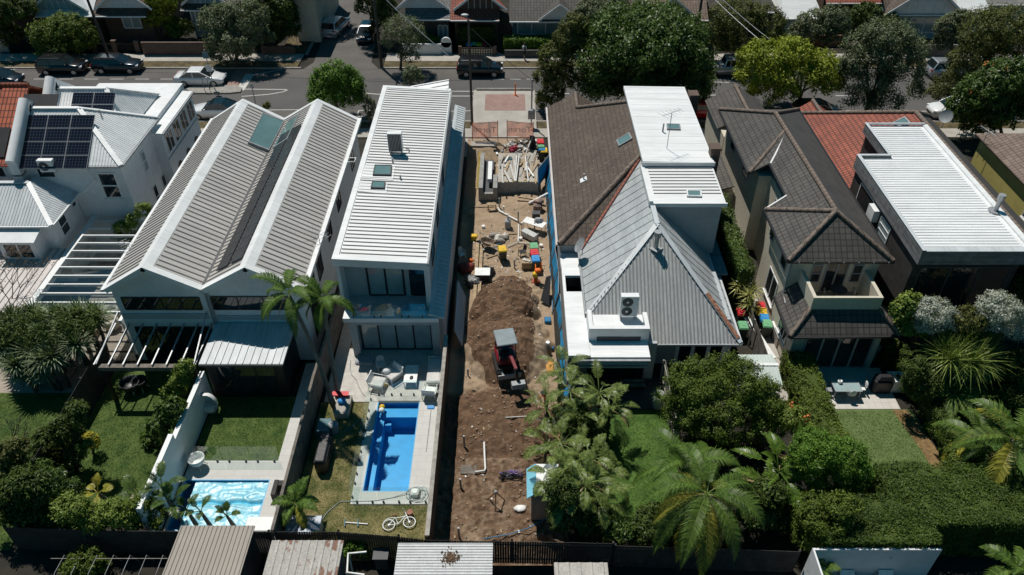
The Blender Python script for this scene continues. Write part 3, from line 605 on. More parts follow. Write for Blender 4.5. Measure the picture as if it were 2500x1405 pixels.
# skirt roof around the rear room
zs0, zs1 = 3.28, 4.3
fr = [(15.62, 31.85, zs0), (21.85, 31.95, zs0), (20.75, 33.0, zs1), (16.85, 33.0, zs1)]
lf = [(15.62, 31.85, zs0), (16.85, 33.0, zs1), (16.85, 35.5, zs1), (15.7, 35.5, zs0)]
rt = [(21.85, 31.95, zs0), (21.9, 34.4, zs0), (20.75, 34.4, zs1), (20.75, 33.0, zs1)]
b = MB(); b.slab(fr, .12); b.slab(lf, .12); b.slab(rt, .12); b.build('skirt_roof', M['tiledark'], hs)
ridgecaps(hs, [(fr[0], fr[3]), (fr[1], fr[2])], r=.14)
gutter(hs, [((15.6, 31.78, 3.22), (21.9, 31.88, 3.22)), ((15.56, 31.85, 3.22), (15.64, 35.4, 3.22)), ((21.95, 31.95, 3.22), (21.97, 34.4, 3.22))], 'black', .11)
winY(hs, 32.6, 17.0, 20.9, .1, 2.5, 4, 1, 'greymetal', 'glass', .12)
b = MB(); b.tube([(16.1, 35.3, 6.0), (16.1, 35.3, 3.6), (16.0, 34.4, 3.55)], .055); b.build('downpipe', M['greymetal'], hs)
winX(hs, 16.25, 36.6, 38.4, 1.4, 3.2, 2, 1, 'white', 'glass', .08, sgn=-1, sill=True); winX(hs, 16.25, 33.5, 35.0, 1.1, 2.7, 3, 1, 'white', 'glass', .07, sgn=-1, sill=True)
winX(hs, 16.25, 36.2, 37.2, 4.5, 5.8, 1, 1, 'greymetal', sgn=-1); winX(hs, 16.25, 39.0, 39.8, 4.6, 5.7, 1, 1, 'greymetal', sgn=-1); winX(hs, 17.2, 41.4, 42.6, 3.6, 5.5, 1, 1, 'greymetal', sgn=-1); winX(hs, 16.4, 46.5, 47.8, 4.4, 5.7, 1, 1, 'greymetal', sgn=-1); winX(hs, 16.4, 50.5, 51.6, 4.4, 5.7, 1, 1, 'greymetal', sgn=-1)
# street-side porch roof of the same house
b = MB(); ya = 55.2; b.slab([(16.2, ya, 3.9), (18.5, ya, 5.2), (18.5, 60.2, 5.2), (16.2, 60.2, 3.9)], .12); b.slab([(18.5, ya, 5.2), (20.8, ya, 3.9), (20.8, 60.2, 3.9), (18.5, 60.2, 5.2)], .12); b.build('porch_roof', M['tiledark'], hs); ridgecaps(hs, [((18.5, ya, 5.2), (18.5, 60.2, 5.2))])
b = MB(); b.box(16.5, 54, 0, 20.4, 59.9, 3.85); b.build('porch_wall', M['beigewall'], hs)
b = MB(); b.slab([(14.3, 48.3, 2.3), (16.2, 48.3, 2.9), (16.2, 53.8, 2.9), (14.3, 53.8, 2.3)], .1); b.build('side_roof', M['tiledark'], hs)
b = MB(); b.box(14.6, 48.5, 0, 16.38, 53.6, 2.25); b.build('side_room', M['beigewall'], hs)

# ================================================================== HOUSE: red tiles with a white box addition
hs = thing('red_tiled_house', 'red tiled house with a long white ribbed flat roof box clad in grey boards', 'house', (26, 45, 0))
rx, rz, ex, ez = 29.4, 7.1, 21.95, 3.5
a, c = (rx, 36.0, rz), (rx, 51.6, rz)
b = MB(); b.slab([(ex, 58.6, ez), (ex, 40.0, ez), (rx, 40.0, rz), c], .14); b.build('tile_roof', M['tilered'], hs)
b = MB(); b.slab([(rx - 3.2, 34.6, rz - 1.546), (rx, 34.6, rz), (rx, 39.99, rz), (rx - 3.2, 39.99, rz - 1.546)], .1); b.build('mottled_roof', M['tilemixed'], hs)
b = MB(); b.slab([(rx, 34.6, rz), (33.0, 34.6, 4.6), (33.0, 56, 4.6), c], .14); b.slab([(ex, 58.6, ez), c, (33.0, 56, 4.6)], .12); b.build('side_slope', M['tileshingle'], hs)
ridgecaps(hs, [((rx, 34.6, rz), c), (c, (ex, 58.6, ez)), (c, (33.0, 56, 4.6))], 'ridgetile', .17)
b = MB(); b.slab([(23.4, 56.2, 3.1), (25.0, 56.2, 4.2), (25.0, 59.6, 4.2), (23.4, 59.6, 3.1)], .1); b.slab([(25.0, 56.2, 4.2), (26.6, 56.2, 3.1), (26.6, 59.6, 3.1), (25.0, 59.6, 4.2)], .1); b.build('porch_gable', M['tilered'], hs); ridgecaps(hs, [((25.0, 56.2, 4.2), (25.0, 59.6, 4.2))])
b = MB(); b.box(22.4, 48.6, 0, 32.6, 55.8, 3.4); b.box(27, 35, 0, 32.6, 48.6, 3.4); b.box(23.6, 57, 0, 26.4, 59.4, 3.05); b.build('wall', M['brick'], hs)
nr = Vector((-(rz - ez) / (rx - ex), 0, 1)).normalized(); S = [OP(x, y, (ex, 45, ez), nr) for x, y in ((2180, 303), (2210, 288), (2224, 304), (2195, 312))]; skylight(hs, S, .15, 'greymetal', 'glassblue', .1)
# box addition
X0, X1, YA, YB, ZT = 22.3, 28.35, 33.7, 48.4, 7.9
b = MB(); b.box(X0 + .15, YA + .5, .0, X1, 43.9, ZT - .85); b.box(24.6, 43.9, 3, X1, YB - .1, ZT - .85); b.build('box_wall', M['darktimber'], hs)
b = MB(); q = [(X0 + .1, YA + .1, ZT - .2), (X1, YA + .1, ZT - .2), (X1, 44.0, ZT - .2), (X0 + .1, 44.0, ZT - .2)]; q2 = [(24.5, 44.0, ZT - .2), (X1, 44.0, ZT - .2), (X1, YB, ZT - .2), (24.5, YB, ZT - .2)]
b.slab(q, .6); b.slab(q2, .6); b.ribs([(X0 + .3, YA + .5, ZT - .2), (X1 - .3, YA + .5, ZT - .2), (X1 - .3, 44.0, ZT - .2), (X0 + .3, 44.0, ZT - .2)], (1, 0, 0), .27, .07, .035); b.ribs([(24.7, 44.0, ZT - .2), (X1 - .3, 44.0, ZT - .2), (X1 - .3, YB - .2, ZT - .2), (24.7, YB - .2, ZT - .2)], (1, 0, 0), .27, .07, .035, start=.2); b.build('flat_roof', M['roofwhite'], hs)
b = MB(); b.box(X0, YA, ZT - .95, X0 + .16, 44.1, ZT + .0); b.box(X0 + .16, YA, ZT - .95, X1 + .05, YA + .14, ZT - .06); b.box(X0 + .16, 43.98, ZT - .7, 24.5, 44.12, ZT); b.box(24.36, 44.12, ZT - .7, 24.5, YB, ZT); b.build('fascia', M['cedar'], hs)
b = MB(); b.box(X0 - .02, YA - .02, ZT, X0 + .2, 44.12, ZT + .03); b.box(X0 + .2, YA - .02, ZT - .06, X1 + .1, YA + .4, ZT - .03); b.box(X0 + .2, 43.95, ZT, 24.52, 44.14, ZT + .03); b.box(24.33, 44.14, ZT, 24.53, YB + .05, ZT + .03); b.box(24.53, YB - .06, ZT - .1, X1 + .1, YB + .05, ZT + .02); b.build('parapet_capping', M['roofcool'], hs)
b = MB(); b.box(X1 - .02, YA + .4, ZT - .35, X1 + .3, YB, ZT - .08); b.build('edge_flashing', M['roofwhite'], hs)
p = P(2430, 515, ZT - .14); b = MB(); b.cyl(p, .13, .9, 12); b.cyl(p, .4, .03, 12); b.cyl(p + Vector((0, 0, .75)), .2, .35, 12); b.build('flue', M['steel'], hs)
winX(hs, X0 + .15, 40.4, 42.6, 4.6, 6.7, 1, 1, 'white', 'glass', .08, sgn=-1); winX(hs, X0 + .15, 37.6, 39.0, 4.6, 6.6, 1, 5, 'white', 'curtainglass', .06, sgn=-1)
b = MB(); b.box(X0 - .25, 39.3, 5.9, X0 + .14, 40.2, 6.7); b.build('ac_box', M['white'], hs)
winY(hs, YA + .5, 22.9, 28.0, 3.6, 6.4, 3, 1, 'darkgrey', 'glass', .1)

# ================================================================== HOUSE: yellow walls, right edge
hs = thing('yellow_house', 'yellow rendered house with mottled brown tiles at the right edge of the photo', 'house', (40, 47, 0))
b = MB(); b.box(34.9, 38, 0, 44, 51.5, 5.0); b.build('wall', M['yellowwall'], hs)
b = MB(); b.slab([(34.6, 37.5, 5.2), (39.4, 41.5, 7.4), (39.4, 47.8, 7.4), (34.6, 52, 5.2)], .14); b.slab([(34.6, 37.5, 5.2), (44.4, 37.5, 5.2), (39.4, 41.5, 7.4)], .14); b.slab([(44.4, 37.5, 5.2), (44.4, 52, 5.2), (39.4, 47.8, 7.4), (39.4, 41.5, 7.4)], .14); b.slab([(44.4, 52, 5.2), (34.6, 52, 5.2), (39.4, 47.8, 7.4)], .14)
M['tilefaded'] = brickmat('faded_tiles', (.2, .14, .11), (.27, .19, .15), (.09, .065, .05), .3, .34, .02, off=0, bump=.02, var=.45, vscale=1.5)
b.build('roof', M['tilefaded'], hs); winX(hs, 34.9, 42.9, 44.0, 3.2, 4.5, 1, 1, 'white', sgn=-1, sill=True)

# ================================================================== HOUSE: white house with solar arrays, left
hs = thing('solar_house', 'white rendered house with pale corrugated hip roofs carrying solar panels', 'house', (-29, 47, 0))
xL, xR, yf, ye, zE, zR_ = -32.45, -25.6, 44.2, 51.0, 7.0, 9.4; A0, A1 = (xL, 47.63, zR_), (-29.0, 47.63, zR_)
b = MB(); b.box(xL + .1, yf + .25, 0, xR - .2, 57, 6.9); b.box(-28.2, 49.6, 0, -25.05, 56.2, 6.35); b.build('wall', M['whitewall'], hs)
f_ = [(xL, yf, zE), (xR, yf, zE), A1, A0]; g_ = [(xR, yf, zE), (xR, ye, zE), A1]; k_ = [(xR, ye, zE), (xL, ye, zE), A0, A1]
b = MB()
for q, d in ((f_, (0, 1, .7)), (g_, (-1, 0, .7)), (k_, (0, -1, .7))): b.slab(q, .1); b.ribs(q, d, .2, .09, .03)
B0, B1 = (xL, 50.9, 9.3), (-28.5, 50.9, 9.3); yb0, yb1, xb = 47.6, 54.8, -26.85
for q, d in (([(xL, yb0, 7), (xb, yb0, 7), B1, B0], (0, 1, .7)), ([(xb, yb0, 7), (xb, yb1, 7), B1], (-1, 0, 1.4)), ([(xb, yb1, 7), (xL, yb1, 7), B0, B1], (0, -1, .7))): b.slab(q, .1); b.ribs(q, d, .2, .09, .03)
b.build('roof', M['roofwhite'], hs)
b = MB()
for s, t in ((A1, (xR, yf, zE)), (A1, (xR, ye, zE)), (A0, A1), (B0, B1), (B1, (xb, yb0, 7)), (B1, (xb, yb1, 7))): b.bar(Vector(s) + Vector((0, 0, .05)), Vector(t) + Vector((0, 0, .05)), .32, .06)
b.build('ridge_capping', M['roofwhite'], hs)
b = MB(); b.slab([(-28.2, 49.5, 6.7), (-24.95, 49.5, 6.5), (-24.95, 56.4, 6.5), (-28.2, 56.4, 6.7)], .2); b.build('wing_roof', M['roofwhite'], hs)
# rounded party walls that follow the roof slope
def party(pa, pb_):
    m = MB(); pa, pb_ = Vector(pa), Vector(pb_); d = Vector((0, pb_.y - pa.y, pb_.z - pa.z)); m.tube([pa, pb_], .36, 10)
    m.prism([(pa.x - .3, pa.y), (pa.x + .3, pa.y), (pa.x + .3, pb_.y), (pa.x - .3, pb_.y)], 6.4, 6.5); m.hexa([(pa.x - .3, pa.y, 5.5), (pa.x + .3, pa.y, 5.5), (pa.x + .3, pb_.y, 5.5), (pa.x - .3, pb_.y, 5.5), (pa.x - .3, pa.y, pa.z), (pa.x + .3, pa.y, pa.z), (pa.x + .3, pb_.y, pb_.z), (pa.x - .3, pb_.y, pb_.z)])
    pc = Vector((pa.x, 2 * pb_.y - pa.y, pa.z)); m.slab([(pa.x - .3, pb_.y, pb_.z), (pa.x + .3, pb_.y, pb_.z), (pa.x + .3, pc.y, pc.z), (pa.x - .3, pc.y, pc.z)], .8)
    m.build('party_wall', M['whitewall'], hs)
party((xL, yf - .35, 7.4), (xL, 47.7, 9.95)); party((xL + .25, 48.2, 7.9), (xL + .25, 51, 10.0))
gutter(hs, [((xL, yf - .07, zE - .06), (xR, yf - .07, zE - .06)), ((xR + .07, yf, zE - .06), (xR + .07, ye, zE - .06)), ((-24.88, 49.5, 6.42), (-24.88, 56.4, 6.42))], 'greymetal', .1)
YW = yf + .25; winY(hs, YW, -27.5, -26.4, 4.4, 6.3, 1, 2, 'white', 'glass', .09, sill=True); winY(hs, YW, -31.4, -30.3, 6.0, 6.7, 1, 1, 'white', 'glass', .07)
winX(hs, xR - .2, 47.3, 47.9, 4.7, 6.1, 1, 2, 'white', 'curtainglass', .08); winX(hs, xR - .2, 47.4, 48.0, 1.5, 3.3, 1, 2, 'white'); winX(hs, xR - .2, 49.0, 49.6, 1.4, 3.2, 1, 2, 'white')
for i in range(4): winX(hs, -25.05, 50.0 + i * 1.55, 51.2 + i * 1.55, 4.7, 6.1, 2, 1, 'white', 'glass', .07)
for i in range(3):      # arched openings below
    b = MB(); y0 = 50.6 + i * 1.9; pts = [(y0, 1.6)] + [(y0 + .45 - .45 * math.cos(t), 2.9 + .5 * math.sin(t)) for t in [math.pi * j / 8 for j in range(9)]] + [(y0 + .9, 1.6)]
    b.add([(-25.03, y, z) for y, z in pts] + [(-25.0, y, z) for y, z in pts], [tuple(range(len(pts))), tuple(range(2 * len(pts) - 1, len(pts) - 1, -1))] + [(j, j + 1, j + 1 + len(pts), j + len(pts)) for j in range(len(pts) - 1)]); b.build('arched_opening', M['brick'], hs)
b = MB(); b.box(-25.08, 49.6, 4.35, -25.0, 56.2, 4.42); b.build('moulding', M['greywall'], hs)
b = MB(); b.tube([(-28.0, yf + .1, 6.8), (-27.8, yf + .1, 5.8), (-28.9, yf - .2, 4.9)], .05); b.build('downpipe', M['whitewall'], hs)
b = MB(); p = OP(248, 285, (xR, yf, zE), nrm(*g_)); b.cyl(p, .05, .5, 8); b.build('vent_pipe', M['greymetal'], hs)
# rear wing
ez_, rz_ = 4.8, 6.2; x1, y0, y1 = -29.3, 40.5, 44.4
b = MB(); b.box(-39, y0 + .3, 0, x1 - .25, y1, ez_ - .1); b.build('rear_wall', M['whitewall'], hs)
h0 = (-31.6, 43.4, rz_); fq = [(-40, y0, ez_), (x1, y0, ez_), h0, (-40, 43.4, rz_)]; gq = [(x1, y0, ez_), (x1, 45.2, ez_), (-31.6, 45.2, rz_), h0]
b = MB(); b.slab(fq, .1); b.slab(gq, .1); b.ribs(fq, (0, 1, .5), .2, .09, .03); b.ribs(gq, (-1, 0, .6), .2, .09, .03); b.build('rear_roof', M['roofcool'], hs)
b = MB(); b.bar(Vector(h0) + Vector((0, 0, .05)), Vector((x1, y0, ez_ + .05)), .3, .06); b.bar((-40, 43.4, rz_ + .05), Vector(h0) + Vector((0, 0, .05)), .3, .06); b.build('ridge_capping', M['roofcool'], hs)
gutter(hs, [((-40, y0 - .06, ez_ - .05), (x1, y0 - .06, ez_ - .05)), ((x1 + .06, y0, ez_ - .05), (x1 + .06, 45, ez_ - .05))], 'white', .1)
winX(hs, x1 - .25, 41.6, 42.5, 3.2, 4.5, 1, 2, 'white'); winX(hs, x1 - .25, 43.6, 44.1, 4.1, 4.6, 1, 1, 'white')
b = MB(); b.box(-32.6, 39.6, 2.7, -30.3, y0 + .3, 4.25); b.slab([(-32.8, 39.4, 4.28), (-30.1, 39.4, 4.28), (-30.1, 40.75, 4.6), (-32.8, 40.75, 4.6)], .08); b.build('bay', M['whitewall'], hs); winY(hs, 39.6, -32.3, -30.5, 2.95, 4.05, 2, 1, 'white', 'glass', .1)
# low awning roof and glazed pergola
b = MB(); q = [(-38, 34.2, 2.6), (-29.0, 34.2, 2.6), (-29.0, 40.7, 2.85), (-38, 40.7, 2.85)]; b.slab(q, .08); b.ribs(q, (0, 1, .04), .42, .06, .05, 1); b.build('awning_roof', [M['pinkroof'], M['roofrib']], hs)
pg = thing('glass_pergola', 'white pergola with clear glass roof and a row of crossbeams beside the white house', 'pergola', (-26, 40, 0))
b = MB(); b.box(-28.95, 34.3, 2.6, -28.6, 45.7, 2.95); b.box(-22.95, 33.6, 2.6, -22.75, 45.7, 2.9); b.build('edge_beam', M['white'], pg)
for i in range(14): y = 34.3 + i * .86; b = MB(); b.box(-28.6, y, 2.78, -22.95, y + .09, 2.96); b.build('crossbeam', M['white'], pg)
b = MB(); b.add([(-28.6, 34.2, 2.9), (-22.95, 34.2, 2.9), (-22.95, 45.7, 2.9), (-28.6, 45.7, 2.9)], [(0, 1, 2, 3)]); b.build('glass_roof', M['frost'], pg)
for x, y in ((-28.75, 34.5), (-22.85, 33.8)): bb = MB(); bb.box(x - .07, y - .07, 0, x + .07, y + .07, 2.6); bb.build('post', M['white'], pg)
# attached red-tiled half with two dark heating panels
hs = thing('orange_tiled_house', 'bright orange-red tiled roof of the house half beyond the white party wall', 'house', (-38, 48, 0))
q = [(-42.0, yf, 7.0), (xL - .36, yf, 7.0), (xL - .36, 49.3, 10.3), (-34.6, 49.3, 10.3)]
b = MB(); b.slab(q, .14); b.slab([(-42.0, yf, 7.0), (-34.6, 49.3, 10.3), (-42, 54.4, 7.0)], .12); b.slab([(-42, 54.4, 7), (-34.6, 49.3, 10.3), (xL - .36, 49.3, 10.3), (xL - .36, 54.4, 7)], .12); b.build('roof', M['tileorange'], hs)
b = MB(); cap(b, (-42, yf, 7.02), (-34.6, 49.3, 10.3), .16); cap(b, (-34.6, 49.3, 10.3), (xL - .36, 49.3, 10.3), .14); b.build('ridge_cap', M['tileorange'], hs)
b = MB(); b.box(-41.6, yf + .3, 0, xL - .3, 54, 6.9); b.build('wall', M['whitewall'], hs); winY(hs, yf + .3, -35, -33.6, 6.0, 6.75, 1, 1, 'white')
no = nrm(*q[:3]); PO = (q[1], no)
# solar panels on the two hips
def panel_grid(pl, n, px, nx, ny, label, group, dx, dy, m2='cellsblue'):
    """panels laid on a roof plane: px is the pixel of the grid's upper left corner"""
    o0 = OP(*px, pl, n); u = Vector((1, 0, 0)); u = (u - n * u.dot(n)).normalized(); w = n.cross(u)
    bb = MB(); bb.box(-dx / 2 + .012, -dy / 2 + .012, 0, dx / 2 - .012, dy / 2 - .012, .04); bb.box(-dx / 2 + .03, -dy / 2 + .03, .04, dx / 2 - .03, dy / 2 - .03, .044, 1)
    base = bb.build('solar_module', [M['steel'], M[m2]]); tag(base, label, 'solar panel', group); R3 = Matrix((u, w, n)).transposed(); first = True
    for i in range(nx):
        for j in range(ny):
            o = base if first else base.copy()
            if not first: C.objects.link(o)
            first = False; o.location = o0 + u * (dx * (i + .5)) - w * (dy * (j + .5)) + n * .1; o.rotation_euler = R3.to_euler()
panel_grid(f_[0], nrm(*f_[:3]), (65, 283), 3, 4, 'black solar panel in the block of twelve on the nearer white hip', 'solar panels on the nearer white hip', 1.55, .98)
panel_grid((xL, yb0, 7), nrm((xL, yb0, 7), (xb, yb0, 7), B1), (181, 228), 2, 2, 'black solar panel in the small block on the farther white hip', 'solar panels on the farther white hip', 1.5, .95)
for px, wd, ln in (((62, 232), 2.3, 1.9), ((-38, 313), 1.8, 2.2)):
    o0 = OP(*px, *PO); u = Vector((1, 0, 0)); w = no.cross(u); bb = MB(); bb.slab([o0 + no * .1, o0 + u * wd + no * .1, o0 + u * wd - w * ln + no * .1, o0 - w * ln + no * .1], .05)
    tag(bb.build('pool_heater', M['black']), 'black pool heating panel ' + ('high on the orange tiles' if wd > 2 else 'low on the orange tiles at the photo edge'), 'heating panel', 'heating panels on the orange tiles')
# ------------------------------------------------------------------ the dug-out building lot: dry sand, damp spoil heap, ruts
m, nt, b_ = _new('excavated_sand'); M['sand'] = m
at = _n(nt, 'ShaderNodeAttribute', attribute_name='damp'); ob = _coord(nt, 'Object')
dry = _mixc(nt, _ramp(nt, _noise(nt, ob, 1.1), .3, .7), (.38, .275, .185), (.5, .38, .265)); wet = _mixc(nt, _ramp(nt, _noise(nt, ob, 2.5), .3, .7), (.115, .068, .042), (.24, .15, .096))
ff = _n(nt, 'ShaderNodeMath', operation='ADD'); nz = _ramp(nt, _noise(nt, ob, 3.2, 8), .25, .75); nt.links.new(at.outputs['Fac'], ff.inputs[0])
mm = _n(nt, 'ShaderNodeMath', operation='MULTIPLY_ADD'); nt.links.new(nz, mm.inputs[0]); mm.inputs[1].default_value = .5; mm.inputs[2].default_value = -.25; nt.links.new(mm.outputs[0], ff.inputs[1])
col = _mixc(nt, _ramp(nt, ff.outputs[0], .3, .7), dry, wet)
col = _mixc(nt, 1.0, col, _mixc(nt, _ramp(nt, _noise(nt, ob, 45, 3), .3, .7), (.68, .68, .68), (1, 1, 1)), 'MULTIPLY')
nt.links.new(col, b_.inputs['Base Color']); b_.inputs['Roughness'].default_value = .95; b_.inputs['Specular IOR Level'].default_value = .15
_bump(nt, b_, _noise(nt, ob, 16, 6, .7), .07)
def gz(x, y):
    """height of the building lot"""
    base = -.7 + .72 * max(0, min(1, (y - 57.8) / 1.6))
    z = base + .07 * noise.noise((x * .9, y * .9, 0)) + .035 * noise.noise((x * 3.1, y * 3.1, 4))
    def blob(cx, cy, rx, ry, h):
        q = ((x - cx) / rx) ** 2 + ((y - cy) / ry) ** 2
        return h * max(0, 1 - q) ** .85 if q < 1 else 0
    w = 1 + .18 * noise.noise((x * 1.3, y * 1.3, 8))
    z += max(blob(-.45, 38.8, 2.3 * w, 2.6, 1.6), blob(-.25, 35.0, 2.8 * w, 3.4, 1.6), blob(-.55, 36.9, 1.9 * w, 4.2, 1.45)) + (.16 * noise.noise((x * 1.7, y * 1.7, 21)) + .09 * noise.noise((x * 6, y * 3, 9)) + .14 * abs(noise.noise((x * .8, y * 2.6, 5)))) * (1 if 31 < y < 42 and abs(x + .3) < 2.3 else .2)
    z += blob(-.6, 29.6, 2.6 * w, 2.8, .35) + blob(1.0, 51.3, 1.6, 1.6, .35)
    if y < 31: z += .13 * noise.noise((x * 1.9, y * 1.9, 11)) + .07 * noise.noise((x * 5, y * 5, 15))
    z -= blob(1.3, 20.7, 1.3, 1.0, .35) + .25 * math.exp(-((x + 3.3) / .4) ** 2) * (1 if y < 50 else 0)
    for xc in (-1.15, .1):
        k = x - xc - .5 * math.sin(y * .33); z -= (.06 + .012 * math.sin(y * 22)) * (1 if abs(k) < .17 else 0) * (1 if 21 < y < 31 else 0) * (.6 + .4 * noise.noise((x, y * .7, 31)))
    if 21 < y < 36: z += .05 * abs(math.sin((x * 2.2 + y * .5) + 2 * noise.noise((x, y, 3)))) * (1 if abs(x) < 2.4 else 0)
    return z
def damp(x, y):
    n = .28 * noise.noise((x * .8, y * .8, 2)); d = 0
    q = ((x + .4) / 2.45) ** 2 + ((y - 36.9) / 5.4) ** 2
    d = max(d, 1 if q < 1 + n else 0, min(1, max(0, (32.2 - y) / 1.6)) * (.95 if y > 26.5 else .62 + .6 * n))
    if x > 1.35 + n and 30 < y < 44: d = min(d, .15)
    return d
nx, ny = 110, 680; x0, x1, y0, y1 = LX, RX, 19.7, 60.5; vs = []; dm = []
for j in range(ny + 1):
    for i in range(nx + 1):
        x, y = x0 + (x1 - x0) * i / nx, y0 + (y1 - y0) * j / ny; vs.append((x, y, gz(x, y))); dm.append(damp(x, y))
b = MB(); W = nx + 1; b.add(vs, [(j * W + i, j * W + i + 1, (j + 1) * W + i + 1, (j + 1) * W + i) for j in range(ny) for i in range(nx)], 0, True)
o = b.build('excavated_ground', M['sand'], kind='structure'); a_ = o.data.attributes.new('damp', 'FLOAT', 'POINT'); a_.data.foreach_set('value', dm)
def Lp(px, py, dz=0):
    """a point of the building lot seen at this pixel"""
    z = -.6
    for _ in range(4): p = P(px, py, z + dz); z = gz(p.x, p.y)
    return Vector((p.x, p.y, z + dz))
# clods on the damp soil
cl = MB(); rg = random.Random(3)
for _ in range(900):
    y = rg.uniform(20.3, 42); x = rg.uniform(-2.9, 2.2); q = damp(x, y)
    if rg.random() > q * .9 + .06: continue
    r = rg.uniform(.02, .075) ** 1.0; cl.ball((x, y, gz(x, y) + r * .3), r, r * rg.uniform(.7, 1.2), r * .7, 6, 4, jit=.5)
o = cl.build('clods', M['sand'], kind='stuff'); o['label'] = 'loose clods of damp soil'
# ------------------------------------------------------------------ lawns, paving, pools
M['lawn'] = mat('lawn', (.07, .15, .022), .95, .3, 1.6, col2=(.13, .19, .04), bump=.04, bscale=45, fine=.5, fscale=50)
M['lawndry'] = mat('dry_lawn', (.14, .18, .04), .95, .3, .9, col2=(.38, .32, .14), lo=.38, hi=.62, bump=.05, bscale=40, fine=.55, fscale=45)
M['lawnturf'] = mat('fine_turf', (.15, .23, .065), .95, .14, 1.3, col2=(.18, .245, .08), bump=.04, bscale=50, fine=.4, fscale=60)
M['lawngreen'] = mat('green_lawn', (.085, .19, .025), .95, .3, 1.2, col2=(.14, .25, .045), bump=.05, bscale=45, fine=.5, fscale=50)
M['straw'] = mat('straw_edge', (.3, .19, .08), .95, .3, 4, fine=.5, fscale=40, bump=.04, bscale=40)
M['stone'] = mat('travertine', (.5, .47, .43), .7, .1, 2.2, col2=(.6, .57, .53), fine=.16, fscale=14)
M['stonepave'] = brickmat('pale_pavers', (.54, .53, .5), (.58, .57, .54), (.4, .39, .37), .9, .45, .006, off=.5, bump=.002, var=.1)
M['deck'] = brickmat('dark_deck_boards', (.06, .058, .058), (.075, .072, .07), (.015, .015, .015), 5, .14, .012, bump=.006)
M['deckpale'] = brickmat('pale_deck_boards', (.4, .33, .27), (.46, .38, .31), (.12, .1, .08), 4, .14, .012, bump=.005)
M['fernbed'] = mat('planting_bed', (.03, .035, .018), .95, .4, 2, bump=.06, bscale=20, fine=.5)
sheet('lawn', -10.85, -8.1, 19.95, 29.85, .012, M['lawndry'], th=.1); sheet('lawn', -8.1, -3.95, 19.95, 23.0, .012, M['lawndry'], th=.1)
sheet('patio', -9.95, -3.95, 29.9, 34.25, .03, M['stone'], th=.1); sheet('patio', -10.7, -9.95, 29.9, 42, .012, M['stone'], th=.1)
def ringsheet(name, x0, x1, y0, y1, h, z, m):
    b = MB(); b.box(x0, y0, z - .12, h[0], y1, z); b.box(h[1], y0, z - .12, x1, y1, z); b.box(h[0], y0, z - .12, h[1], h[2], z); b.box(h[0], h[3], z - .12, h[1], y1, z); return b.build(name, m, kind='structure')
ringsheet('pool_surround', -8.1, -3.98, 23.05, 29.88, POOL1, .03, M['stonepave'])
ringsheet('pool_surround', -16.95, -11.2, 20.4, 25.75, POOL2, .03, M['stonepave'])
sheet('lawn', -16.95, -12.35, 25.78, 30.3, .012, M['lawn'], th=.1); sheet('path', -12.35, -11.2, 25.75, 33, .02, M['stonepave'], th=.1)
sheet('lawn', -23.6, -17.3, 21.8, 32.9, .012, M['lawn'], th=.1); sheet('lawn', -40, -23.9, 20.5, 30.6, .012, M['lawn'], th=.1)
sheet('terrace', -40, -23.9, 30.6, 45, .012, M['deckpale'], th=.1)
sheet('lawn', 3.3, 8.65, 21.5, 29.3, .012, M['lawngreen'], th=.1); sheet('deck', 3.2, 8.7, 29.32, 31.7, .06, M['deck'], th=.14)
sheet('patio', 17.55, 21.9, 29.35, 32.6, .03, M['paving'], th=.1); sheet('lawn', 17.3, 22.6, 23.9, 29.33, .012, M['lawnturf'], th=.1)
b = MB(); q = [(21.4, 29.3), (22.25, 29.3), (22.75, 26.5), (22.9, 24.0), (22.0, 24.0), (21.9, 26.4)]; b.add([(x, y, .018) for x, y in q], [tuple(range(5, -1, -1))]); b.build('bare_lawn_edge', M['straw'], kind='structure')
sheet('lawn', 23.4, 29, 24.5, 32, .012, M['lawngreen'], th=.1); sheet('concrete_path', 14.9, 16.2, 30, 48, .02, M['concrete'], th=.1); sheet('side_path', -11.1, -9.7, 42, 57, .02, M['concrete_dark'], th=.1)
sheet('side_deck', 13.2, 14.7, 31.2, 33.3, .05, mat('red_deck', (.25, .1, .06), .8, .3, 3, fine=.4), th=.1)
sheet('deck', -19.3, -17.9, 22.3, 23.6, .03, M['deckpale'], th=.1); sheet('front_yard', -10.9, LX, 57.6, 60.8, .02, M['concrete'], th=.1); sheet('front_yard', LX, RX, 60.46, 60.8, .02, mat('pinkish_earth', (.4, .3, .235), .95, .15, 1.5, fine=.3, fscale=15, bump=.02, bscale=20), th=.1)
sheet('driveway', -25, -23, 57, 61, .02, M['concrete'], th=.1)
m, nt, b_ = _new('pool_water'); nt.nodes.remove(b_); M['water'] = m
tr = _n(nt, 'ShaderNodeBsdfTransparent'); tr.inputs[0].default_value = (.72, .93, .99, 1); gl = _n(nt, 'ShaderNodeBsdfGlossy'); gl.inputs['Roughness'].default_value = .03
fr = _n(nt, 'ShaderNodeFresnel'); fr.inputs[0].default_value = 1.33; mx = _n(nt, 'ShaderNodeMixShader'); nt.links.new(fr.outputs[0], mx.inputs[0]); nt.links.new(tr.outputs[0], mx.inputs[1]); nt.links.new(gl.outputs[0], mx.inputs[2]); nt.links.new(mx.outputs[0], nt.nodes['Material Output'].inputs[0])
bn = nt.nodes.new('ShaderNodeBump'); bn.inputs['Distance'].default_value = .02; nt.links.new(_noise(nt, _coord(nt, 'Object'), 3.0, 4), bn.inputs['Height']); nt.links.new(bn.outputs[0], gl.inputs['Normal']); nt.links.new(bn.outputs[0], fr.inputs['Normal'])
M['poolblue'] = mat('pool_shell', (.01, .31, .6), .4, .1, 1.5, fine=.06, fscale=14)
